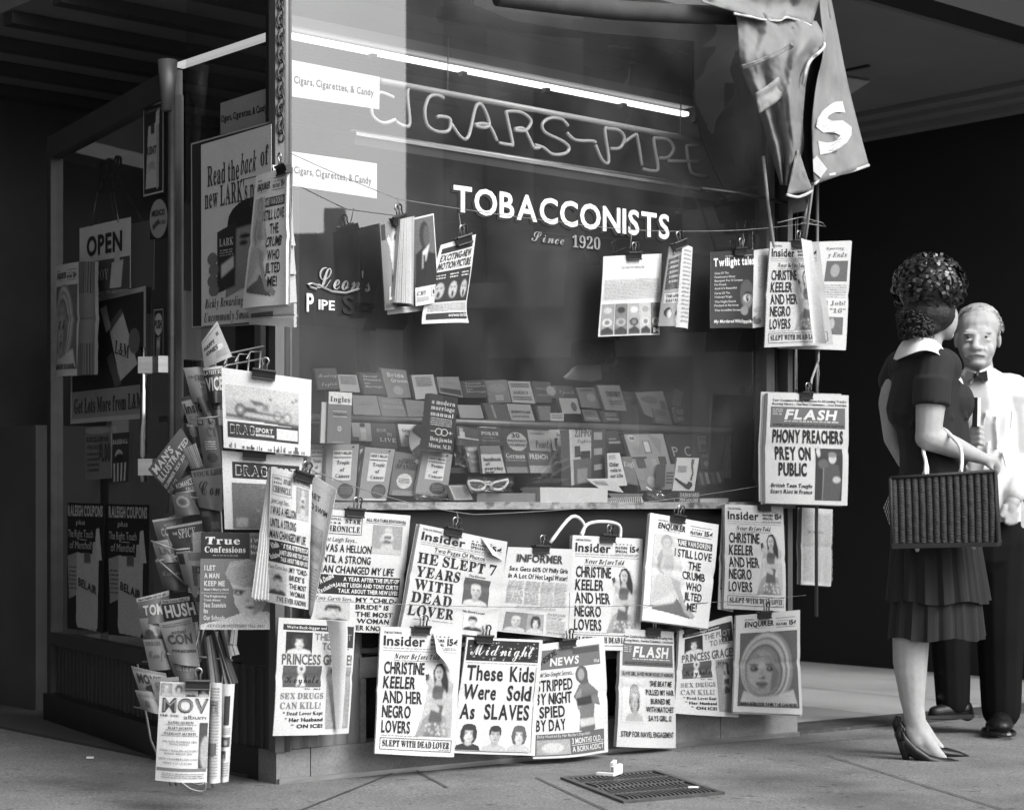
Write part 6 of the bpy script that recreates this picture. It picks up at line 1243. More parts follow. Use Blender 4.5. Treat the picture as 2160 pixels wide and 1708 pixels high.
sheet('book', 'black marriage manual with white lettering and two linked rings, standing highest', 'book', k3((1150, 293), (1382, 330), (1337, 797), (1103, 765)), PF(-.1), manual, BK, th=.03, bulge=0, tone=.03, mat_='glossy', page_tone=.25)
sheet('book', 'spine copy of the grey novel, black and white, between its two covers', 'book', k3((545, 728), (588, 738), (550, 900), (528, 1190)), PF(-.17), lambda a: [a.rect(.2, .1 + k * .2, .8, .2 + k * .2, (.4, .03, .35, .03)[k], 'lettering', 2, 2) for k in range(4)], BK, th=.01, bulge=0, tone=.05, mat_='glossy')
# display rail
b = MB(); b.tube([hit(600, 878, PF(-.3)), hit(1618, 912, PF(-.3))], .0135, 14); o = b.build('display_rail', M['postmetal'], None, True); tag(o, 'grey pipe rail running behind the front books in the window', 'rail')
# shelves that carry the tiers
def shelf(cvt, pts, d, lb, z=.02):
    p = [hit(*q, PF(d)) for q in cvt(*pts)]; b = MB(); b.hexa([p[0] - N * .2 - V((0, 0, z)), p[1] - N * .2 - V((0, 0, z)), p[1] + N * .03 - V((0, 0, z)), p[0] + N * .03 - V((0, 0, z)), p[0] - N * .2, p[1] - N * .2, p[1] + N * .03, p[0] + N * .03]); o = b.build('display_shelf', M['wood']); tag(o, lb, 'shelf')
zsA = hit(700, 882, PF(up + .06)).z; 
for d, z, lb in ((up + .06, hit(900, 890, PF(up + .06)).z, 'dark shelf carrying the back tiers of paperbacks'), (mid, hit(900, 985, PF(mid)).z, 'low shelf carrying the books under the pipe rail')):
    b = MB(); b.box(FW, (.06, d - .25, z - .02), (s_end - .3, d + .02, z)); tag(b.build('display_shelf', M['joist']), lb, 'shelf')
# goods along the sill
def goods(name, lb, cat, cvt, cor, d, art, tn, th=.03, m='glossy'): return sheet(name, lb, cat, cvt(*cor), PF(d), art, None, th=th, bulge=0, tone=tn, mat_=m)
goods('playing_card_box', 'ornate white patterned card box lying tilted on the sill', 'box', k3, ((1290, 1065), (1450, 1060), (1515, 1195), (1345, 1200)), -.1, lambda a: (border(a, .1, .05), a.lines(.12, .12, .88, .88, 12, .15)), .6, .02)
goods('carton', 'long grey carton under the white sunglasses', 'box', k3, ((1540, 1135), (2035, 1135), (2035, 1215), (1540, 1215)), -.1, None, .22, .1)
goods('carton', 'long plain white carton on the sill', 'box', k4, ((130, 1085), (700, 1092), (697, 1218), (132, 1213)), -.08, None, .62, .1)
goods('carton', 'white carton with diagonal dark stripes on the sill', 'box', k4, ((735, 1172), (985, 1165), (1003, 1212), (705, 1222)), -.07, lambda a: [a.poly([(k * .06, 1), (k * .06 + .03, 1), (k * .06 + .05, 0), (k * .06 + .02, 0)], .08, 'stripes', 1) for k in range(16)], .55, .06)
goods('carton', 'grey lid of the striped carton', 'box', k4, ((700, 1135), (1000, 1140), (990, 1166), (735, 1172)), -.09, None, .16, .06)
goods('booklet', 'white booklet lying open on the long white carton', 'booklet', k4, ((520, 1015), (740, 1010), (835, 1130), (640, 1100)), -.13, lambda a: a.lines(.1, .2, .6, .6, 4, .15), .62, .01)
goods('price_tag', 'small white slip at the foot of the grey novel', 'tag', k3, ((550, 1178), (772, 1184), (772, 1198), (550, 1194)), -.08, None, .66, .004)
goods('carton', 'narrow white carton behind the pipe holder', 'box', k4, ((1480, 1180), (1720, 1178), (1715, 1222), (1480, 1222)), -.07, None, .55, .06)
def pipe_ad(a):
    a.poly([(.66, .03), (.8, .03), (.78, .25), (.84, .45), (.8, .7), (.72, .68), (.78, .46), (.68, .25)], .12, 'picture'); a.poly([(.02, .62), (.1, .62), (.35, .72), (.6, .8), (.66, .72), (.84, .74), (.86, .86), (.74, .96), (.6, .94), (.3, .8), (.03, .66)], .03, 'picture', 2); a.lines(.1, .25, .5, .45, 6, .12)
goods('display_card', 'white card with a smoking pipe drawn on it', 'card', k4, ((1285, 835), (1470, 840), (1430, 1117), (1245, 1115)), -.06, pipe_ad, .66, .005)
goods('display_box', 'dark lettered box holding up the pipe card', 'box', k4, ((1300, 1122), (1477, 1126), (1470, 1220), (1293, 1218)), -.065, lambda a: (a.text('DASH BOARD', .06, .12, .94, .42, .55, 'k'), a.text('PIPE HOLDER', .06, .6, .94, .9, .55, 'k')), .08, .06)
goods('display_card', 'tall pale lighter display stand with dark lighters', 'display', k4, ((372, 600), (560, 600), (560, 1040), (392, 1072)), -.22, lambda a: (a.text('ZIPPO', .25, .0, .98, .13, .08, 'sb'), a.text('Lighters', .35, .17, .98, .24, .08, 'sc'), a.rect(.22, .3, .48, .5, .04, 'picture'), a.rect(.0, .0, .1, 1, .5, 'picture'), a.rect(.5, .4, .95, .62, .02, 'picture'), a.rect(.15, .54, 1, 1, .1, 'picture'), a.rect(.3, .72, .8, .98, .25, 'picture', 2)), .42, .05)
goods('display_card', 'dark panel with three small lighters, right of the pale lighter stand', 'display', k4, ((555, 600), (682, 600), (682, 1010), (560, 1035)), -.23, lambda a: [a.rect(.2, .05 + k * .32, .75, .2 + k * .3, .3, 'picture') for k in range(3)], .05, .05)
goods('display_board', 'large tilted pale display board of lighters in the window', 'display', k4, ((835, 640), (1165, 635), (1285, 1100), (985, 1115)), -.26, lambda a: (a.ell(.16, .07, .1, .06, .5, 'seal'), a.text('98', .1, .045, .22, .1, .1, 'k', lv=6), a.rect(.4, .12, .58, .34, .08, 'picture'), a.rect(.42, .13, .56, .32, .62, 'picture', 2), a.rect(.02, .4, .4, .43, .06, 'picture'), a.rect(.1, .43, .32, .6, .1, 'picture'), a.rect(.5, .45, .62, .66, .4, 'picture'), a.rect(.7, .4, .9, .55, .06, 'picture'), a.lines(.1, .22, .35, .34, 4, .3), a.ell(.35, .85, .12, .1, .55, 'picture'), a.lines(.45, .7, .9, .95, 6, .12), a.poly([(.6, .0), (.9, .1), (.8, .4), (.7, .2)], .25, 'picture', 2)), .32, .02)
goods('display_board', 'dark display board lettered P C, right of the tilted board', 'display', k4, ((1175, 640), (1450, 640), (1500, 1000), (1290, 1010)), -.3, lambda a: (a.text('P', .1, .28, .28, .5, .4, 'r'), a.text('C', .5, .28, .7, .5, .4, 'r')), .035, .02)
goods('display_board', 'pale pointed price board lettered 98', 'display', k4, ((1735, 640), (1790, 640), (1835, 1010), (1685, 1010)), -.3, lambda a: (a.text('98', .1, .2, .95, .45, .05, 'si'), a.lines(.15, .6, .8, .8, 5, .1)), .2, .02)
goods('pipe_pouch', 'row of dark tobacco pouches in a tray by the pipe card', 'pouch', k4, ((1440, 950), (1660, 950), (1690, 1050), (1470, 1080)), -.25, lambda a: [a.rect(.1 + k * .22, .1, .22 + k * .22, .9, (.2, .35, .12, .25)[k], 'picture') for k in range(4)], .06, .03)
goods('tobacco_tin', 'small striped tobacco tin left of the pipe card', 'tin', k4, ((1190, 890), (1265, 890), (1255, 1085), (1180, 1085)), -.2, lambda a: [a.rect(.1, .35 + k * .14, .9, .42 + k * .14, .1, 'picture') for k in range(4)], .3, .05)
goods('price_card', 'little white price card above the pipe rail', 'card', k4, ((215, 460), (330, 460), (328, 527), (217, 525)), -.32, lambda a: a.lines(.1, .2, .9, .8, 3, .15), .5, .003)
goods('price_card', 'pale price card at the dark right end of the upper shelf', 'card', k4, ((1265, 245), (1340, 290), (1312, 400), (1248, 390)), -.5, lambda a: a.lines(.1, .2, .9, .8, 3, .1), .12, .003)
b = MB(); c = hit(*k3((1090, 690))[0], PF(-.36)); pts = [c + (U * math.cos(t) + V((0, 0, 1)) * math.sin(t)) * .066 for t in [2 * math.pi * i / 32 for i in range(32)]]
b.add(pts, [tuple(range(32))], .45); b.add([p - N * .006 for p in pts], [tuple(reversed(range(32)))], .4); dd = b.build('price_disc', M['glossy'], tones=True); tag(dd, 'white disc divided into sectors, half behind the black manual', 'disc')
b = MB()
for a0, a1 in ((100, 150), (215, 262)): b.add([c + N * .002] + [c + N * .002 + (U * math.cos(R(t)) + V((0, 0, 1)) * math.sin(R(t))) * .064 for t in [a0 + (a1 - a0) * i / 6 for i in range(7)]], [(0, i + 1, i + 2) for i in range(6)], .05)
b.build('sector', M['glossy'], dd, tones=True)
# cat-eye sunglasses in a cellophane bag
sgx = empty('sunglasses', hit(*k3((1640, 1075))[0], PF(-.08)), 'white cat-eye sunglasses in a clear bag on the sill', 'sunglasses')
PS = PF(-.08)
for nm, pts in (('rim', [(1465, 1035), (1520, 1030), (1580, 1040), (1610, 1065), (1590, 1100), (1540, 1110), (1490, 1095), (1470, 1060), (1465, 1035)]), ('rim', [(1800, 1020), (1750, 1030), (1690, 1045), (1655, 1070), (1670, 1095), (1720, 1105), (1770, 1085), (1795, 1050), (1800, 1020)])):
    b = MB(); b.tube([hit(x, y, PS) for x, y in smooth(k3(*pts), 3)], .0045, 8); r_ = b.build(nm, M['whitep'], sgx, True)
    b = MB(); b.add([hit(x, y, PS) for x, y in k3(*pts[:-1])], [tuple(range(len(pts) - 1))]); b.build('lens', mat('dark_lens', .05, .1, .1, 5), r_)
b = MB(); b.tube([hit(x, y, PS) for x, y in k3((1608, 1068), (1632, 1060), (1657, 1070))], .0045, 8); b.build('bridge', M['whitep'], sgx, True)
def crumple(lb, cvt, cor, d, seed):
    P = [hit(*q, PF(d)) for q in cvt(*cor)]; rr = random.Random(seed); vs = []; n = 9
    for j in range(n):
        for i in range(n):
            u, v = i / (n - 1), j / (n - 1); p = P[0] * (1 - u) * (1 - v) + P[1] * u * (1 - v) + P[2] * u * v + P[3] * (1 - u) * v
            vs.append(p + N * rr.uniform(0, .02) + V((0, 0, rr.uniform(-.004, .004))))
    o = mk('cellophane_bag', vs, [(j * n + i, j * n + i + n, j * n + i + n + 1, j * n + i + 1) for j in range(n - 1) for i in range(n - 1)], M['cello']); tag(o, lb, 'bag')
crumple('crumpled clear bag lying in front of the Spanish book', k3, ((955, 1130), (1120, 1120), (1320, 1190), (1020, 1195)), -.07, 1)
crumple('clear bag wrapping the white sunglasses', k3, ((1440, 1000), (1820, 1000), (1830, 1130), (1460, 1130)), -.065, 2)
crumple('crumpled clear bag left of the pipe card', k4, ((1010, 1080), (1100, 1110), (1270, 1195), (1030, 1190)), -.08, 3)
crumple('tall clear bag of sweets beside the black manual', k3, ((1350, 680), (1430, 700), (1510, 920), (1330, 910)), -.18, 4)
goods('pipe_tray', 'white goods tray behind the preachers tabloid at the window end', 'tray', k4, ((1845, 665), (2010, 660), (2010, 990), (1850, 985)), -.25, lambda a: (a.ell(.1, .1, .12, .06, .03, 'picture'), a.ell(.75, .2, .16, .03, .04, 'picture'), a.rect(.0, .3, .06, .9, .04, 'picture')), .26, .03)
# ================================================================ awning, poles, cords, dark reflection sheet
aw = empty('awning', hit(1690, 30, PF(.1)), 'folded grey canvas awning hanging in a bundle with a big letter S', 'awning')
def rs(pts, n):
    "resample a polyline (any dimension) to n+1 points"
    d = [0]
    for a, b_ in zip(pts, pts[1:]): d.append(d[-1] + math.dist(a, b_))
    out = []
    for i in range(n + 1):
        t = d[-1] * i / n; k = 0
        while k < len(d) - 2 and d[k + 1] < t: k += 1
        f = (t - d[k]) / max(d[k + 1] - d[k], 1e-9); out.append(tuple(pts[k][c] * (1 - f) + pts[k + 1][c] * f for c in range(len(pts[0]))))
    return out
def cloth(name, lp, rp_, m, par, amp=.02, fr=2.5, seed=0, nu=26, nv=40, th=.004, belly=0):
    lp = rs(smooth(lp, 6), nv); rp_ = rs(smooth(rp_, 6), nv); rr = random.Random(seed); ph = rr.uniform(0, 6)
    vs = []
    for j in range(nv + 1):
        for i in range(nu + 1):
            u = i / nu; v = j / nv
            x = lp[j][0] * (1 - u) + rp_[j][0] * u; y = lp[j][1] * (1 - u) + rp_[j][1] * u; d = lp[j][2] * (1 - u) + rp_[j][2] * u
            e = min(1, 5 * min(u, 1 - u) + .25)
            d += belly * math.sin(math.pi * u) + amp * .9 * e * (1 - 1.6 * abs(math.sin(fr * 3.14 * u * 1.3 + ph + 1.4 * v + .5 * math.sin(4 * v)))) + .6 * amp * e * (math.sin(fr * 6.28 * u + ph + 2.2 * v + .8 * math.sin(5 * v + ph)) + .5 * math.sin(fr * 11 * u - 3 * v + ph * 2))
            q = hit(x, y, PF(.1)); d += .022 * mnoise.noise(q * 7) + .016 * mnoise.noise(V((q.x * 16, q.y * 16, q.z * 9))) + .006 * mnoise.noise(q * 45)
            p = hit(x, y, PF(d)); vs.append(p)
    n1 = len(vs); fs = [(j * (nu + 1) + i, (j + 1) * (nu + 1) + i, (j + 1) * (nu + 1) + i + 1, j * (nu + 1) + i + 1) for j in range(nv) for i in range(nu)]
    o = mk(name, vs, fs, m, par, None, True)
    md = o.modifiers.new('thick', 'SOLIDIFY'); md.thickness = th; md.offset = 0
    return o, vs
cloth('main_fold', [(1550, 18, .19), (1556, 60, .21), (1562, 139, .24), (1602, 240, .22), (1646, 389, .12)], [(1722, 46, .22), (1736, 74, .25), (1734, 98, .26), (1712, 128, .27), (1700, 175, .25), (1693, 253, .2), (1694, 316, .14), (1668, 392, .1)], M['canvas'], aw, .032, 1.5, 1, 40, 56, belly=.05)
cloth('folded_seam', [(1563, 139, .29), (1640, 110, .34), (1668, 92, .36)], [(1566, 147, .29), (1642, 117, .34), (1676, 98, .36)], M['canvas'], aw, .002, 1, 2, 4, 30, .008)
cloth('patch', [(1592, 198, .285), (1630, 172, .3), (1652, 150, .29)], [(1602, 240, .27), (1640, 214, .29), (1662, 190, .28)], mat('patch_canvas', .27, .85, .12, 14, bump=.25), aw, .006, 1, 3, 10, 14, .004)
vb, vvs = cloth('valance', [(1726, -60, .1), (1730, 20, .12), (1737, 104, .16), (1722, 177, .18), (1713, 253, .2), (1715, 340, .2), (1718, 389, .2)], [(1740, -60, .0), (1757, 20, .02), (1784, 158, .05), (1806, 250, .08), (1832, 349, .1)], M['canvas'], aw, .012, 1.3, 4)
cloth('valance_hem', [(1718, 386, .205), (1743, 368, .17), (1790, 360, .13), (1832, 346, .105)], [(1718, 391, .205), (1743, 374, .17), (1790, 366, .13), (1833, 351, .105)], M['canvasl'], aw, .001, 1, 4, 3, 20, .008)
cloth('gap_shade', [(1683, 76, .12), (1679, 253, .1), (1684, 330, .08)], [(1738, 95, .06), (1718, 253, .06), (1718, 392, .06)], M['darksheet'], aw, .01, 1, 5)  # black sheet painting the shade between main fold and valance
cloth('tail', [(1680, 318, .2), (1668, 370, .22), (1660, 411, .22)], [(1684, 316, .2), (1700, 366, .2), (1714, 402, .18)], M['canvas'], aw, .008, 1, 6, 14, 14)
cloth('tail_hem', [(1659, 409, .225), (1686, 413, .215), (1714, 400, .185)], [(1660, 414, .225), (1686, 418, .215), (1714, 405, .185)], M['canvasl'], aw, .001, 1, 6, 3, 14, .007)
cloth('top_flap', [(1480, 5, .22), (1585, 36, .25), (1612, 42, .26), (1645, 43, .27), (1660, 36, .27), (1690, 45, .26), (1712, 54, .25)], [(1480, -40, .2), (1600, -40, .22), (1640, -40, .22), (1660, -40, .22), (1680, -40, .22), (1700, -40, .22), (1740, -40, .22)], M['canvas'], aw, .015, 1, 7, 18, 30)
cloth('flap_hem', [(1548, 27, .262), (1585, 34, .262), (1612, 40, .27), (1645, 42, .28), (1660, 35, .28), (1690, 44, .27), (1712, 53, .26)], [(1548, 31, .262), (1585, 38, .262), (1612, 44, .27), (1645, 46, .28), (1660, 39, .28), (1690, 48, .27), (1712, 57, .26)], M['canvasl'], aw, .001, 1, 7, 3, 40, .006)
cloth('rim', [(1736, 90, .27), (1734, 101, .275), (1705, 130, .285), (1691, 178, .26)], [(1740, 90, .27), (1738, 105, .275), (1709, 134, .285), (1694, 180, .26)], M['canvasl'], aw, .001, 1, 8, 3, 40, .006)
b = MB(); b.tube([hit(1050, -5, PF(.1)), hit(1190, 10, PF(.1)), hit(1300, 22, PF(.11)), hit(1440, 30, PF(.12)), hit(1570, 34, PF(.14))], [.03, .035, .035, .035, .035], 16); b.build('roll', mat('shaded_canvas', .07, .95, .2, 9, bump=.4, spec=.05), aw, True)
# letter S and the tail of the letter before it, painted on the valance
vs, fs, wd = lay('S', 'k')
bmm = bmesh.new(); bv = [bmm.verts.new((x, y, 0)) for x, y in vs]
for f_ in fs:
    try: bmm.faces.new([bv[i] for i in f_])
    except ValueError: pass
bmesh.ops.triangulate(bmm, faces=bmm.faces[:])
for _ in range(2): bmesh.ops.subdivide_edges(bmm, edges=[e_ for e_ in bmm.edges if e_.calc_length() > .03], cuts=1, use_grid_fill=True)
bmm.verts.index_update(); vs = [(v_.co.x, v_.co.y) for v_ in bmm.verts]; fs = [tuple(v_.index for v_ in f_.verts) for f_ in bmm.faces]; bmm.free()
def S2(x, y, e): return hit(x, y, PF(e))
def on_val(u, v):
    nu, nv = 26, 40; i = min(max(u, 0), .999) * nu; j = min(max(v, 0), .999) * nv; a, c = int(i), int(j); fu, fv = i - a, j - c
    g = lambda q, w_: vvs[w_ * (nu + 1) + q]
    p = g(a, c) * (1 - fu) * (1 - fv) + g(a + 1, c) * fu * (1 - fv) + g(a + 1, c + 1) * fu * fv + g(a, c + 1) * (1 - fu) * fv
    return p + (O - p).normalized() * .016
mk('lettering', [on_val(.08 + .74 * (x / wd) + .06 * (1 - y / .69), .683 + .2 * (1 - y / .69) - .04 * (x / wd)) for x, y in vs], fs, mat('painted_letter', .55, .7, .08, 20), aw)
mk('lettering', [on_val(u, v) for u, v in ((.0, .885), (.08, .872), (.26, .95), (.12, .98), (.0, .94))], [(0, 1, 2, 3, 4)], bpy.data.materials['painted_letter'], aw)
# support poles and cords
def pole(x0, y0, x1, y1, d, r, lb, m='postmetal'):
    b = MB(); b.tube([hit(x0, y0, PF(d)), hit(x1, y1, PF(d))], r, 12); o = b.build('awning_pole', M[m], None, True); tag(o, lb, 'pole')
pole(1724, 370, 1722, 1300, .02, .007, 'thin pole below the awning, farthest to the right of the end posts')
pole(1680, 425, 1678, 1010, .06, .007, 'pale pipe below the awning tail, between the end posts', 'chrome')
pole(1706, 380, 1690, 520, .1, .01, 'slanting strut from the letter valance down to the topmost tabloid', 'postmetal')
wire('hanging_rope', [hit(1610, 330, PF(.16)), hit(1620, 430, PF(.12)), hit(1632, 520, PF(.1)), hit(1634, 560, PF(.06))], .0065, 'thick pale cord hanging from the left of the awning bundle', 'cord', 'rope')
wire('hanging_rope', [hit(1715, 385, PF(.18)), hit(1708, 440, PF(.14)), hit(1697, 520, PF(.12))], .0055, 'pale cord hanging under the letter valance', 'cord', 'rope')
wire('hanging_rope', [hit(1728, 690, PF(.05)), hit(1726, 760, PF(.06)), hit(1712, 800, PF(.1)), hit(1708, 832, PF(.12))], .005, 'pale cord looping down to the preachers tabloid', 'cord', 'rope')
wire('awning_wire', [hit(x, y, PF(.13)) for x, y in ((1640, 470), (1690, 458), (1735, 470), (1742, 478), (1730, 476), (1690, 470))], .002, 'twisted wire end at the posts under the awning', 'wire')
b = MB(); b.hexa([hit(x, y, PF(d)) for d in (.04, .14) for x, y in ((1655, 400), (1712, 396), (1700, 445), (1672, 450))]); o = b.build('awning_bracket', M['black']); tag(o, 'dark bracket block under the awning bundle', 'bracket')
wire('awning_strut', [hit(1480, 398, PF(.02)), hit(1560, 408, PF(.02)), hit(1660, 428, PF(.1))], .007, 'thin dark awning arm reaching to the bundle', 'arm', 'darkmetal')
# black sheet inside the window, right end, standing in for the awning's dark reflection
cu = MB(); out = [(1000, 10), (1080, 44), (1180, 60), (1270, 71), (1380, 80), (1465, 88), (1464, 170), (1470, 230), (1480, 290), (1505, 350), (1532, 405), (1534, 425)]
top = [(1000 + (1640 - 1000) * min(1, i / 5), -60) if i < 6 else (1640, -60 + (425 + 60) * (i - 5) / 6) for i in range(12)]
pts = [hit(x, y, PF(-.14)) for x, y in out] + [hit(x, y, PF(-.14 + .02 * (i % 2))) for i, (x, y) in enumerate(top)]
n = len(out); cu.add(pts, [(i, i + 1, n + i + 1, n + i) for i in range(n - 1)]); o = cu.build('awning_reflection', M['darksheet'], None); tag(o, 'black sheet painted as the awning reflection, top right of the window', 'dark sheet')
o.modifiers.new('t', 'SOLIDIFY').thickness = .01

# ================================================================ pavement grate and litter
gc = [hit(x, y, PG) for x, y in ((1182, 1637), (1440, 1600), (1880, 1790), (1560, 1870))]
GX = hit(1214, 1645, PG); g1 = hit(1375, 1632, PG); g2 = hit(1488, 1670, PG)
gu = (g1 - GX); gu.z = 0; gl = gu.length; gu.normalize(); gv = (g2 - g1); gv.z = 0; gw = gv.length; gv.normalize()
gr_ = empty('pavement_grate', GX, 'cast iron drain grate with rows of curved slots set in the pavement', 'grate')
def gp(a, c, h): p = GX + gu * a + gv * c; return V((p.x, p.y, gz(p.x, p.y) + h))
GL, GW = gl, gw * 1.05
b = MB(); b.box(gp, (-.03, -.04, .002), (GL + .03, GW + .04, .003)); b.build('pit_shade', M['pit_shade'], gr_)  # thin black sheet painting the shade of the hollow under the bars
b = MB()
for (a0, a1, c0, c1) in ((-.04, -.02, -.05, GW + .05), (GL + .02, GL + .04, -.05, GW + .05), (-.02, GL + .02, -.05, -.03), (-.02, GL + .02, GW + .03, GW + .05)): b.box(gp, (a0, c0, -.01), (a1, c1, .008))
b.build('frame', M['grate'], gr_)
nr = 4; rowh = (GW + .06) / nr
for k in range(nr + 1): b = MB(); b.box(gp, (-.02, -.03 + k * rowh - .008, -.01), (GL + .02, -.03 + k * rowh + .008, .007)); b.build('cross_bar', M['grate'], gr_)
for k in range(nr):
    b = MB(); nb_ = 19
    for i in range(nb_):
        a = -.01 + (GL + .02) * (i + .5) / nb_; c0 = -.03 + k * rowh + .008; c1 = c0 + rowh - .016; m_ = 5
        for j in range(m_):
            f0, f1 = j / m_, (j + 1) / m_; bd = lambda f: .012 * math.sin(math.pi * f) * (1 if k % 2 else -1)
            b.hexa([gp(a + bd(f0) - .0042, c0 + (c1 - c0) * f0, -.01), gp(a + bd(f0) + .0042, c0 + (c1 - c0) * f0, -.01), gp(a + bd(f1) + .0042, c0 + (c1 - c0) * f1, -.01), gp(a + bd(f1) - .0042, c0 + (c1 - c0) * f1, -.01),
                    gp(a + bd(f0) - .0042, c0 + (c1 - c0) * f0, .0068), gp(a + bd(f0) + .0042, c0 + (c1 - c0) * f0, .0068), gp(a + bd(f1) + .0042, c0 + (c1 - c0) * f1, .0068), gp(a + bd(f1) - .0042, c0 + (c1 - c0) * f1, .0068)])
    b.build('slot_bars', M['grate'], gr_)
def litter(nm, lb, cat, x, y, sx, sy, sz, rot, h=.02):
    p = hit(x, y, PG); p.z = gz(p.x, p.y) + h; c, s = math.cos(R(rot)), math.sin(R(rot))
    b = MB(); b.box(lambda a, d, z: V((p.x + a * c - d * s, p.y + a * s + d * c, p.z + z + .3 * a * (1 if nm == 'crumpled_paper' else 0))), (-sx, -sy, 0), (sx, sy, sz)); o = b.build(nm, M['whitep']); tag(o, lb, cat); return o
litter('cigarette_pack', 'white empty cigarette pack lying flat on the grate', 'litter', 1278, 1647, .03, .01, .008, -25)
litter('crumpled_paper', 'crumpled white paper scrap standing on the grate', 'litter', 1301, 1640, .016, .012, .03, 20, .012)
litter('crumpled_paper', 'small white paper shred beside the cigarette pack on the grate', 'litter', 1294, 1630, .012, .006, .028, 60, .012)
litter('paper_shred', 'white paper shred at the near edge of the grate', 'litter', 1462, 1674, .016, .006, .004, 5)
litter('cigarette_butt', 'pale cigarette butt on the dark pavement below the door', 'litter', 190, 1601, .012, .004, .006, 5, .004)

# ================================================================ people
def setup(px, py):
    f = hit(px, py, PG); Z = f.y
    return (lambda x, y, dz=0: O + ray(x, y) * (Z + dz)), Z / FPX, Z
# ---- the woman, seen from behind, turned to the right
wp, wk, WZ = setup(1915, 1604)
r = lambda q: q * wk
base = hit(1930, 1606, PG)
wo_ = empty('person', base, 'woman in a dark dress and glossy black hat seen from behind, holding a bag', 'person')
b = MB()
b.ell(wp(1968, 652, .02), r(44), r(52), r(58)); b.ell(wp(1990, 672, .03), r(31), r(36), r(46)); b.cap(wp(2006, 672, .1), r(9), wp(2013, 684, .1), r(8)); b.ell(wp(2000, 706, .07), r(13), r(20), r(12)); b.ell(wp(1993, 668, -.03), r(6), r(4), r(11))
b.cap(wp(1965, 690, .02), r(24), wp(1958, 745, .02), r(28))
b.cap(wp(1925, 775, .06), r(40), wp(1985, 775, -.0), r(38)); b.cap(wp(1955, 800, .03), r(62), wp(1962, 950, .04), r(55)); b.cap(wp(1962, 960, .04), r(58), wp(1970, 1060, .04), r(66))
# right arm: upper arm, elbow, forearm, hand
b.cap(wp(1972, 770, -.06), r(32), wp(1963, 860, -.1), r(31)); b.cap(wp(1963, 855, -.1), r(31), wp(1958, 922, -.11), r(27)); b.cap(wp(1958, 922, -.11), r(28), wp(2015, 944, -.09), r(23)); b.cap(wp(2015, 944, -.09), r(23), wp(2074, 967, -.06), r(13))
b.cap(wp(2072, 966, -.06), r(12.5), wp(2090, 972, -.05), r(13)); b.ell(wp(2088, 973, -.05), r(14), r(9), r(13))
for k, (x, y, dz) in enumerate(((2104, 968, -.06), (2107, 976, -.055), (2105, 985, -.05), (2100, 992, -.045))):
    b.cap(wp(2092 - k, 967 + k * 4, -.055 + .006 * k), r(5.2), wp(x - 2, y - 1, dz), r(4.8)); b.cap(wp(x - 2, y - 1, dz), r(4.8), wp(x + 2, y + 10, dz + .012), r(4))
b.cap(wp(2083, 978, -.065), r(5.5), wp(2094, 990, -.07), r(4.6))
# left arm, mostly hidden
b.cap(wp(1898, 772, .1), r(30), wp(1876, 850, .16), r(24)); b.cap(wp(1876, 850, .16), r(24), wp(1882, 925, .17), r(19)); b.cap(wp(1882, 925, .17), r(19), wp(1906, 975, .16), r(14)); b.cap(wp(1906, 975, .16), r(14), wp(1950, 990, .2), r(11))
b.ell(wp(1957, 992, .2), r(12), r(8), r(10))
for k in range(4): b.cap(wp(1962, 986 + k * 5, .2), r(4.4), wp(1978, 988 + k * 5, .21), r(4))
b.cap(wp(1957, 986, .19), r(4.6), wp(1966, 976, .185), r(4))
# legs and feet
for (dx, dy, dz) in ((0, 0, .03), (-6, -22, .17)):
    q = lambda x, y, e=0: wp(x + dx, y + dy, dz + e)
    b.cap(q(1960, 1040, .05 - dz * .6), r(44), q(1948, 1230, .05 - dz * .3), r(32)); b.cap(q(1948, 1230, .05 - dz * .3), r(32), q(1925, 1345), r(35)); b.cap(q(1924, 1345), r(37), q(1922, 1420), r(33.5)); b.cap(q(1922, 1420), r(33.5), q(1926, 1490), r(24)); b.cap(q(1926, 1490), r(24), q(1934, 1532), r(21))
    b.cap(q(1926, 1540), r(18), q(1934, 1560), r(19)); b.cap(q(1936, 1540), r(21), q(1972, 1584), r(14)); b.cap(q(1972, 1584), r(14), q(1990, 1598), r(9)); b.cap(q(1922, 1552), r(12), q(1940, 1575), r(11)); b.cap(q(1940, 1575), r(11), q(1980, 1600), r(9))
body = organic('body', b, M['skin'], .0065, 5, wo_)
# stockinged tone is the same light grey; hair under the hat
b = MB(); rr = random.Random(8)
b.ell(wp(1958, 662, .0), r(58), r(56), r(44)); b.ell(wp(1930, 684, .0), r(32), r(40), r(32)); b.ell(wp(1978, 664, -.02), r(20), r(20), r(24)); b.ell(wp(1912, 700, .02), r(16), r(24), r(14)); b.ell(wp(1984, 684, -.04), r(11), r(12), r(12)); b.ell(wp(1960, 690, -.03), r(26), r(30), r(18))
hairo = organic('hair', b, M['haird'], .006, 2, wo_)
b = MB()
for i in range(230):
    a = rr.uniform(1.0, 5.9); h_ = rr.uniform(0, 1); cx_, cy_ = 1944 + (50 - 10 * h_) * math.cos(a), 655 + 52 * h_; dz_ = .0 + r(54) * math.sin(a + math.pi)
    R_ = rr.uniform(4, 9); ph_ = rr.uniform(0, 6.28)
    b.tube([wp(cx_ + R_ * math.cos(ph_ + t), cy_ + R_ * .8 * math.sin(ph_ + t) + t * 1.6, dz_ * .95 + r(3) * math.sin(t * 2)) for t in (0, .7, 1.4, 2.1, 2.8, 3.5)], [r(1.9), r(2.4), r(2.4), r(2.2), r(1.6), r(.6)], 5)
b.build('hair_curls', M['haird'], hairo, True)
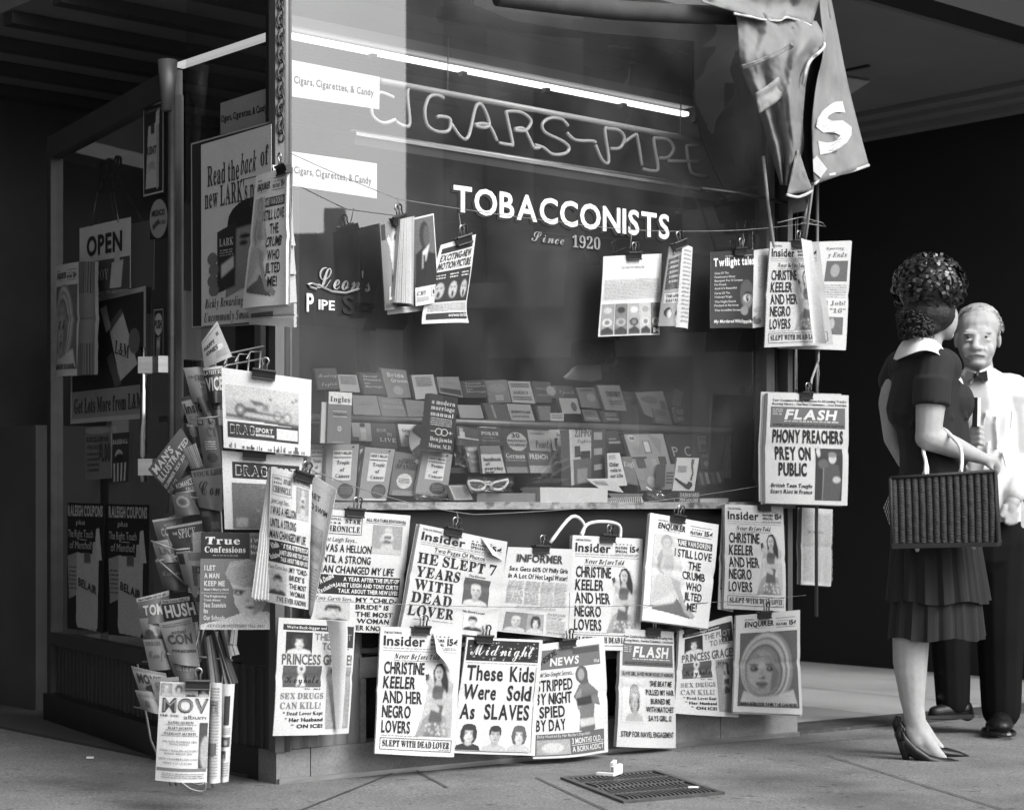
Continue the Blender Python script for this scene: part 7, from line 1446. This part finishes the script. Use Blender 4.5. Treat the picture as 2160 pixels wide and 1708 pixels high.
# hat: black crown covered with loops of glossy straw
hc = wp(1960, 607, .01); hx, hy, hz = r(70), r(70), r(66)
b = MB(); b.ell(hc, hx * .93, hy * .93, hz * .93, 24, 16); hat = b.build('hat', M['ribbon'], wo_, True)
b = MB()
for i in range(430):
    t = rr.uniform(0, 6.283); z = rr.uniform(-.62, 1); s_ = math.sqrt(max(0, 1 - z * z)); n_ = V((s_ * math.cos(t), s_ * math.sin(t), z)); c = hc + V((n_.x * hx, n_.y * hy, n_.z * hz))
    if z < -.35 + .35 * n_.x * -.6: 
        if rr.random() < .6: continue
    a = V((rr.uniform(-1, 1), rr.uniform(-1, 1), rr.uniform(-1, 1))).cross(n_).normalized(); l_ = r(rr.uniform(8, 16)); h_ = r(rr.uniform(5, 12)); w_ = r(rr.uniform(1.8, 4.2)); sd = n_.cross(a)
    P = [c + a * (l_ * math.cos(math.pi * k / 5)) + n_ * (h_ * math.sin(math.pi * k / 5)) for k in range(6)]
    vs = [p + sd * w_ * g_ for p in P for g_ in (1, -1)]; b.add(vs, [(2 * k, 2 * k + 1, 2 * k + 3, 2 * k + 2) for k in range(5)])
b.build('straw_loops', M['ribbon'], hat)
# dress: bodice, sleeves, two pleated tiers, white collar
b = MB()
b.cap(wp(1918, 778, .07), r(46), wp(1985, 776, .0), r(44)); b.ell(wp(1950, 770, .03), r(70), r(60), r(36)); b.cap(wp(1952, 815, .04), r(74), wp(1958, 935, .05), r(64)); b.cap(wp(1955, 800, .03), r(72), wp(1930, 860, .05), r(62)); b.ell(wp(2006, 850, .08), r(50), r(60), r(52)); b.cap(wp(1995, 850, .06), r(44), wp(1996, 950, .06), r(54)); b.cap(wp(1958, 935, .05), r(63), wp(1972, 1040, .05), r(74))
b.cap(wp(1972, 772, -.06), r(40), wp(1966, 822, -.1), r(39)); b.tube([wp(1967, 800, -.095), wp(1964, 856, -.105)], [r(39), r(40)], 18)
b.cap(wp(1900, 772, .1), r(35), wp(1884, 802, .15), r(33))
for i in range(14):
    x, y = rr.uniform(1885, 2040), rr.uniform(850, 960); sx_ = rr.uniform(-30, 30); dz_ = .05 - r(66) * math.sqrt(max(0, 1 - ((x - 1958) / 84) ** 2)); b.cap(wp(x, y, dz_ + r(2)), r(3.5), wp(x + sx_, y + rr.uniform(10, 40), dz_ + r(3)), r(2))
organic('dress', b, M['dress'], .007, 4, wo_)
def tier(name, y0, y1, x0, x1, w0, w1, np_, amp, seed):
    n, m_ = np_ * 8, 14; rr = random.Random(seed); ph = [rr.uniform(-.3, .3) for _ in range(np_ + 1)]; vs = []
    for j in range(m_ + 1):
        v = j / m_; yy = y0 + (y1 - y0) * v; xx = x0 + (x1 - x0) * v; w_ = r(w0 + (w1 - w0) * v ** .8); c = wp(xx, yy, .05)
        for i in range(n):
            t = 2 * math.pi * i / n; k = (i % 8) / 8; pl_ = abs(((k + .1 * math.sin(i)) % 1) * 2 - 1)
            w2 = w_ * (1 + amp * (.25 + v) * (pl_ - .5) + .03 * math.sin(3 * t + seed))
            vs.append(c + V((w2 * math.cos(t), w2 * .8 * math.sin(t), r(4) * v * math.sin(5 * t + seed))))
    o = mk(name, vs, [(j * n + i, (j + 1) * n + i, (j + 1) * n + (i + 1) % n, j * n + (i + 1) % n) for j in range(m_) for i in range(n)], M['dress'], wo_)
    o.modifiers.new('t', 'SOLIDIFY').thickness = .003
tier('skirt_tier', 985, 1268, 1966, 1977, 68, 105, 16, .12, 1); tier('skirt_tier', 1180, 1345, 1972, 1972, 84, 100, 17, .1, 2)
def patch(name, rows, m, par, th=.004, nu=10):
    vs = []; n = 0
    rows = [[wp(*p) for p in smooth(rw, 5)] for rw in rows]; n = len(rows[0])
    o = mk(name, [p for rw in rows for p in rw], [(j * n + i, (j + 1) * n + i, (j + 1) * n + i + 1, j * n + i + 1) for j in range(len(rows) - 1) for i in range(n - 1)], m, par, None, True)
    sd_ = o.modifiers.new('t', 'SOLIDIFY'); sd_.thickness = th; ss = o.modifiers.new('s', 'SUBSURF'); ss.levels = 1; ss.render_levels = 1
    return o
patch('collar', [[(1905, 716, .04), (1940, 710, -.06), (1974, 716, -.075), (1996, 742, -.05), (2016, 772, -.02), (2028, 800, .0)],
                 [(1890, 735, .04), (1930, 728, -.09), (1970, 732, -.105), (1998, 756, -.075), (2018, 784, -.04), (2032, 806, -.01)],
                 [(1881, 765, .05), (1908, 752, -.09), (1948, 738, -.13), (1986, 750, -.115), (2010, 786, -.06), (2034, 812, -.02)]], M['collar'], wo_)
# shoes
for (dx, dy, dz) in ((0, 0, .03), (-6, -22, .17)):
    q = lambda x, y, e=0: wp(x + dx, y + dy, dz + e)
    b = MB()
    sec = [(1898, 1552, 10, 24), (1908, 1566, 15, 22), (1930, 1584, 19, 17), (1958, 1601, 22, 13), (1984, 1607, 23, 13), (2008, 1610, 20, 11), (2032, 1613, 12, 7), (2051, 1617, 3, 2)]
    rows = []; nn = 16
    for (x, y, wd_, hh_) in sec:
        c = q(x, y); rows.append([c + V((0, r(wd_) * math.cos(2 * math.pi * i / nn), r(hh_) * math.sin(2 * math.pi * i / nn))) for i in range(nn)])
    b.add([p for rw in rows for p in rw], [(j * nn + i, (j + 1) * nn + i, (j + 1) * nn + (i + 1) % nn, j * nn + (i + 1) % nn) for j in range(len(sec) - 1) for i in range(nn)] + [tuple(range(nn)), tuple(reversed(range((len(sec) - 1) * nn, len(sec) * nn)))])
    sh_ = b.build('shoe', M['shoe'], wo_, True)
    b = MB(); b.tube([q(1905, 1560), q(1908, 1580), q(1912, 1602.5)], [r(14), r(11), r(7)], 12); b.build('shoe_heel', M['shoe'], sh_, True)
    b = MB(); b.tube([q(1901, 1532), q(1896, 1548), q(1904, 1565)], [r(6), r(10), r(10)], 10); b.build('heel_counter', M['shoe'], sh_, True)
# ---- handbag
hb = empty('handbag', wp(1990, 1140, -.22), 'dark ribbed wicker handbag with white handles on the arm of the woman', 'handbag')
bz0, bz1 = -.26, -.13
def bg_(x, y, e): return wp(x, y, bz0 + (bz1 - bz0) * e)
b = MB()
Lp, Rp, Tp = (1878, 1009, 1882, 1147), (2098, 994, 2102, 1143), 0
nx = 15 * 6; front = []; 
for j in range(45):
    v = j / 44
    for i in range(nx + 1):
        u = i / nx; x = (1878 + 4 * v) * (1 - u) + (2098 + 4 * v) * u; y = (1009 + 136 * v) * (1 - u) + (995 + 148 * v) * u
        k = (u * 15) % 1; front.append(bg_(x, y, 0) + V((0, .008 * (1 - math.sin(math.pi * k) ** .6) + .0008 * ((j + int(u * 15)) % 2) + .0015 * mnoise.noise(V((u * 20, v * 14, 1))) - .006 * math.sin(math.pi * v), 0)))
b.add(front, [(j * (nx + 1) + i, (j + 1) * (nx + 1) + i, (j + 1) * (nx + 1) + i + 1, j * (nx + 1) + i + 1) for j in range(44) for i in range(nx)])
c8 = [bg_(1882, 1146, .05), bg_(2102, 1143, .05), bg_(2112, 1140, 1), bg_(1890, 1146, 1), bg_(1879, 1010, .05), bg_(2097, 996, .05), bg_(2104, 996, 1), bg_(1886, 1010, 1)]
b.hexa(c8); b.build('bag_body', M['wicker'], hb)
b = MB(); b.hexa([bg_(1882, 1157, .0), bg_(2104, 1152, .0), bg_(2112, 1150, 1), bg_(1890, 1155, 1), bg_(1880, 1146.5, -.03), bg_(2104, 1143.5, -.03), bg_(2114, 1140, 1.03), bg_(1888, 1146, 1.03)]); b.build('bag_base', M['black'], hb)
b = MB(); b.tube([bg_(1878, 1008, .0), bg_(2099, 993, .0)], .006, 8); b.tube([bg_(2099, 993, .0), bg_(2103, 1143, .0)], .006, 8); b.tube([bg_(1878, 1008, .0), bg_(1882, 1146, .0)], .006, 8); b.build('bag_edge', M['wicker'], hb, True)
for pts in ([(1951, 1000, -.22), (1953, 975, -.2), (1948, 952, -.12), (1950, 925, -.02), (1972, 905, -.02), (1992, 906, -.07), (2007, 920, -.15), (2024, 940, -.18), (2029, 967, -.2), (2027, 995, -.22)],): 
    b = MB(); b.tube([wp(*p) for p in smooth(pts)], .0065, 10); b.build('bag_handle', M['whitep'], hb, True)
b = MB(); b.tube([wp(*p) for p in smooth([(1956, 1002, -.18), (1956, 985, -.16), (1949, 955, -.06), (1954, 930, -.0)])], .0055, 10); b.build('bag_handle', M['whitep'], hb, True)
for x, y in ((1951, 1001), (2027, 996)): b = MB(); b.tube([bg_(x, y + 3, .3), bg_(x, y - 6, .3)], .009, 10); b.build('handle_clasp', M['chrome'], hb, True)
for x, y in ((1935, 1158), (2054, 1153)): b = MB(); b.ell(bg_(x, y, .3), .008, .008, .01); b.build('bag_foot', M['cliph'], hb, True)
b = MB(); g0, g1, g2, g3 = bg_(1877, 1040, .6), bg_(1863, 1070, .7), bg_(1876, 1106, .6), bg_(1880, 1072, .5); n = 9
gq = lambda u, v: (g0 * (1 - u) + g1 * u) * (1 - v) + (g3 * (1 - u) + g2 * u) * v
for i in range(n):
    for j in range(n): b.add([gq(i / n, j / n), gq((i + 1) / n, j / n), gq((i + 1) / n, (j + 1) / n), gq(i / n, (j + 1) / n)], [(0, 1, 2, 3)], (.62, .2, .02)[(i % 2) + (j % 2)])
o = b.build('checked_scarf', M['paper'], None, tones=True); tag(o, 'checked cloth corner sticking out of the wicker bag', 'scarf'); o.modifiers.new('t', 'SOLIDIFY').thickness = .003

# ---- the man, facing the camera, half out of frame
wp, wk, MZ = setup(2106, 1546)
base = hit(2075, 1530, PG)
mo = empty('person', base, 'balding grey-haired man in a white shirt and bow tie facing the camera', 'person')
b = MB()
hd0 = (2062, 700)
b.ell(wp(2062, 690, .02), r(45), r(52), r(46)); b.ell(wp(2061, 722, -.02), r(41), r(40), r(54)); b.ell(wp(2062, 757, -.03), r(31), r(32), r(24)); b.ell(wp(2060, 774, -.05), r(15), r(14), r(9))
b.ell(wp(2041, 738, -.07), r(14), r(14), r(16)); b.ell(wp(2084, 738, -.07), r(14), r(14), r(16)); b.cap(wp(2040, 701, -.076), r(7), wp(2055, 703, -.083), r(6)); b.cap(wp(2070, 703, -.083), r(6), wp(2086, 701, -.076), r(7)); b.ell(wp(2062, 686, -.03), r(36), r(26), r(26))
b.cap(wp(2060, 708, -.086), r(5), wp(2057, 729, -.113), r(8)); b.ell(wp(2057, 733, -.116), r(9.5), r(9), r(7.5)); b.ell(wp(2048, 735, -.102), r(6), r(7), r(5)); b.ell(wp(2067, 735, -.102), r(6), r(7), r(5))
b.cap(wp(2044, 736, -.098), r(4), wp(2036, 752, -.08), r(4)); b.cap(wp(2077, 736, -.098), r(4), wp(2086, 752, -.08), r(4)); b.ell(wp(2044, 718, -.086), r(9), r(6), r(3)); b.ell(wp(2081, 718, -.086), r(9), r(6), r(3))
b.ell(wp(2061, 750, -.07), r(24), r(20), r(14)); b.cap(wp(2048, 745, -.099), r(2.6), wp(2074, 745, -.099), r(2.6)); b.cap(wp(2050, 752, -.098), r(2.6), wp(2072, 752, -.098), r(2.6)); b.ell(wp(2061, 766, -.075), r(18), r(16), r(11))
b.ell(wp(2107, 718, .02), r(5), r(9), r(16)); b.ell(wp(2017, 718, .02), r(5), r(9), r(16))
b.cap(wp(2063, 765, .02), r(30), wp(2066, 810, .04), r(36))
b.cap(wp(2015, 835, .05), r(42), wp(2120, 835, .05), r(44)); b.cap(wp(2070, 860, .06), r(72), wp(2072, 1080, .06), r(70))
for sx, sh0, el_, wr in ((-1, (2000, 835, .05), (1990, 960, .0), (2050, 930, -.12)), (1, (2142, 838, .05), (2158, 965, .02), (2135, 1060, -.1))):
    b.cap(wp(*sh0), r(36), wp(*el_), r(26)); b.cap(wp(*el_), r(25), wp(*wr), r(16))
b.ell(wp(2056, 922, -.14), r(14), r(12), r(19))
for k in range(4):
    y = 902 + k * 11; b.cap(wp(2052, y, -.15), r(6), wp(2066, y - 1, -.172), r(5.6)); b.cap(wp(2066, y - 1, -.172), r(5.6), wp(2073, y + 2, -.15), r(4.8))
b.cap(wp(2049, 908, -.15), r(6.5), wp(2060, 893, -.168), r(5.4))
b.ell(wp(2132, 1072, -.11), r(14), r(12), r(20))
for k in range(4): b.cap(wp(2124 + k * 7, 1082, -.12), r(5.5), wp(2122 + k * 7, 1106 - abs(k - 1.4) * 3, -.13), r(4.6))
b.cap(wp(2120, 1068, -.12), r(6), wp(2112, 1088, -.13), r(5))
b.cap(wp(2030, 1080, .06), r(52), wp(2004, 1380, .02), r(34)); b.cap(wp(2004, 1380, .02), r(34), wp(2020, 1490, .02), r(24)); b.cap(wp(2110, 1080, .06), r(54), wp(2112, 1390, .0), r(36)); b.cap(wp(2112, 1390, .0), r(36), wp(2116, 1505, .0), r(26))
organic('body', b, M['skin'], .0048, 4, mo)
b = MB(); b.ell(wp(2064, 680, .07), r(47), r(50), r(42)); b.ell(wp(2101, 698, .05), r(7), r(30), r(26)); b.ell(wp(2024, 698, .05), r(7), r(30), r(26)); b.ell(wp(2062, 662, .035), r(41), r(46), r(20))
mh = organic('hair', b, M['hairg'], .006, 2, mo)
b = MB(); rr = random.Random(12)
for i in range(330):
    t = rr.uniform(-.15, math.pi + .15); e_ = rr.uniform(-.3, 1.5); c0 = (2063 + 48 * math.cos(t), 690 - 44 * math.sin(t) * max(.15, math.cos(e_ * .5)), .02 + r(46) * math.sin(e_ - .4))
    dx_ = rr.uniform(3, 8) * (1 if c0[0] > 2055 else -1)
    b.tube([wp(*c0), wp(c0[0] + dx_ * .5, c0[1] + rr.uniform(-3, 1), c0[2] + .003), wp(c0[0] + dx_, c0[1] + rr.uniform(0, 7), c0[2] + .006)], [r(1.2), r(1.1), r(.4)], 4)
b.build('hair_strands', M['hairg'], mh, True)
for x in (2044, 2081):
    b = MB(); b.ell(wp(x, 710, -.083), r(6.5), r(4), r(2.6)); e_ = b.build('eye', M['lips'], mo, True); b = MB(); b.ell(wp(x - 1, 710.5, -.093), r(3.4), r(2.4), r(3)); b.build('iris', M['eye'], e_, True)
    b = MB(); b.cap(wp(x - 10, 703, -.088), r(1.9), wp(x + 9, 704 if x < 2060 else 702, -.09), r(1.6)); b.build('eyebrow', mat('eyebrow', .3, .8, .3, 90), mo, True)
b = MB(); b.cap(wp(2045, 750, -.106), r(1.5), wp(2061, 748, -.111), r(1.6)); b.cap(wp(2061, 748, -.111), r(1.6), wp(2077, 751, -.105), r(1.5)); b.build('mouth', M['lips'], mo, True)
b = MB()
b.cap(wp(2006, 838, .05), r(50), wp(2130, 838, .05), r(52)); b.cap(wp(2066, 845, .05), r(76), wp(2072, 1010, .05), r(82)); b.cap(wp(2072, 1010, .05), r(82), wp(2074, 1100, .05), r(80)); b.ell(wp(2066, 800, .05), r(46), r(52), r(26))
for sh0, el_, wr in (((2000, 836, .05), (1990, 960, .0), (2040, 936, -.1)), ((2142, 840, .05), (2158, 965, .02), (2139, 1040, -.08))):
    b.cap(wp(*sh0), r(44), wp(*el_), r(36)); b.cap(wp(*el_), r(35), wp(*wr), r(25))
rr = random.Random(9)
for i in range(16): x, y = rr.uniform(2030, 2150), rr.uniform(850, 1080); b.cap(wp(x, y, -.11), r(3), wp(x + rr.uniform(-16, 16), y + rr.uniform(25, 60), -.115), r(2.5))
organic('shirt', b, M['shirt'], .0065, 3, mo)
wpm = wp
for sg in (-1, 1):
    P = [(2062 + sg * 2, 784, -.075), (2062 + sg * 26, 772, -.03), (2062 + sg * 34, 790, -.05), (2062 + sg * 14, 808, -.085)]
    b = MB(); vs = [wp(*p) for p in P]; b.add(vs, [(0, 1, 2, 3)]); o = b.build('shirt_collar', M['shirt'], mo); o.modifiers.new('t', 'SOLIDIFY').thickness = .006
b = MB(); bt = lambda x, y, z: wp(2060 + x, 792 + y, -.1 + z)
for sg in (-1, 1): b.add([bt(0, -4, 0), bt(sg * 22, -11, -.01), bt(sg * 24, 11, -.01), bt(0, 4, 0), bt(0, -4, .03), bt(sg * 22, -11, .03), bt(sg * 24, 11, .03), bt(0, 4, .03)], [(0, 1, 2, 3), (7, 6, 5, 4), (0, 4, 5, 1), (2, 6, 7, 3), (1, 5, 6, 2)])
b.ell(bt(0, 0, -.005), r(5), r(5), r(6)); b.build('bow_tie', M['black'], mo)
b = MB()
b.cap(wp(2074, 1100, .05), r(80), wp(2074, 1150, .05), r(82)); b.cap(wp(2040, 1150, .05), r(62), wp(2006, 1330, .02), r(44)); b.cap(wp(2006, 1330, .02), r(44), wp(2010, 1482, .01), r(36)); b.cap(wp(2112, 1150, .05), r(64), wp(2110, 1340, .0), r(50)); b.cap(wp(2110, 1340, .0), r(50), wp(2112, 1495, -.01), r(42))
for (x, y) in ((2008, 1470), (2014, 1420), (2112, 1480), (2104, 1430)): b.cap(wp(x - 30, y, -.03), r(5), wp(x + 28, y + 14, -.03), r(5))
organic('trousers', b, M['trouser'], .007, 3, mo)
b = MB(); b.cap(wp(2030, 1494, -.0), r(22), wp(1972, 1502, -.04), r(14)); b.cap(wp(2035, 1500, 0), r(18), wp(2040, 1505, .02), r(16)); b.cap(wp(2000, 1505, -.02), r(14), wp(1966, 1508, -.04), r(10)); s_ = organic('shoe', b, M['shoe'], .006, 3, mo)
b = MB(); b.hexa([wp(1956, 1516, -.09), wp(2052, 1516, -.05), wp(2052, 1516, .06), wp(1956, 1516, .02), wp(1956, 1509, -.09), wp(2052, 1506, -.05), wp(2052, 1506, .06), wp(1956, 1509, .02)]); b.build('shoe_sole', M['black'], s_)
b = MB(); b.cap(wp(2114, 1518, .02), r(27), wp(2108, 1528, -.16), r(21)); b.ell(wp(2107, 1530, -.17), r(28), r(34), r(17)); s_ = organic('shoe', b, M['shoe'], .006, 3, mo)
b = MB(); b.tube([wp(2107, 1542, -.15) + V((r(29) * math.cos(t), r(60) * math.sin(t), 0)) for t in [2 * math.pi * i / 24 for i in range(25)]], r(4), 6); b.build('shoe_sole', M['black'], s_)
# booklet held by the man
b = MB(); b.hexa([wp(2050, 900, -.19), wp(2061, 900, -.2), wp(2064, 900, -.16), wp(2054, 900, -.15), wp(2053, 838, -.19), wp(2062, 838, -.2), wp(2065, 838, -.16), wp(2056, 838, -.15)]); o = b.build('booklet', M['dress']); tag(o, 'thin dark booklet held upright in front of the white shirt', 'booklet')
b = MB(); b.hexa([wp(2061.5, 899, -.198), wp(2066, 899, -.196), wp(2068, 899, -.16), wp(2064.5, 899, -.16), wp(2062.5, 839, -.198), wp(2067, 839, -.196), wp(2069, 839, -.16), wp(2065.5, 839, -.16)]); b.build('booklet_pages', M['whitep'], o)
# ---------------------------------------------------------------- done
bpy.data.objects.remove(_fo)
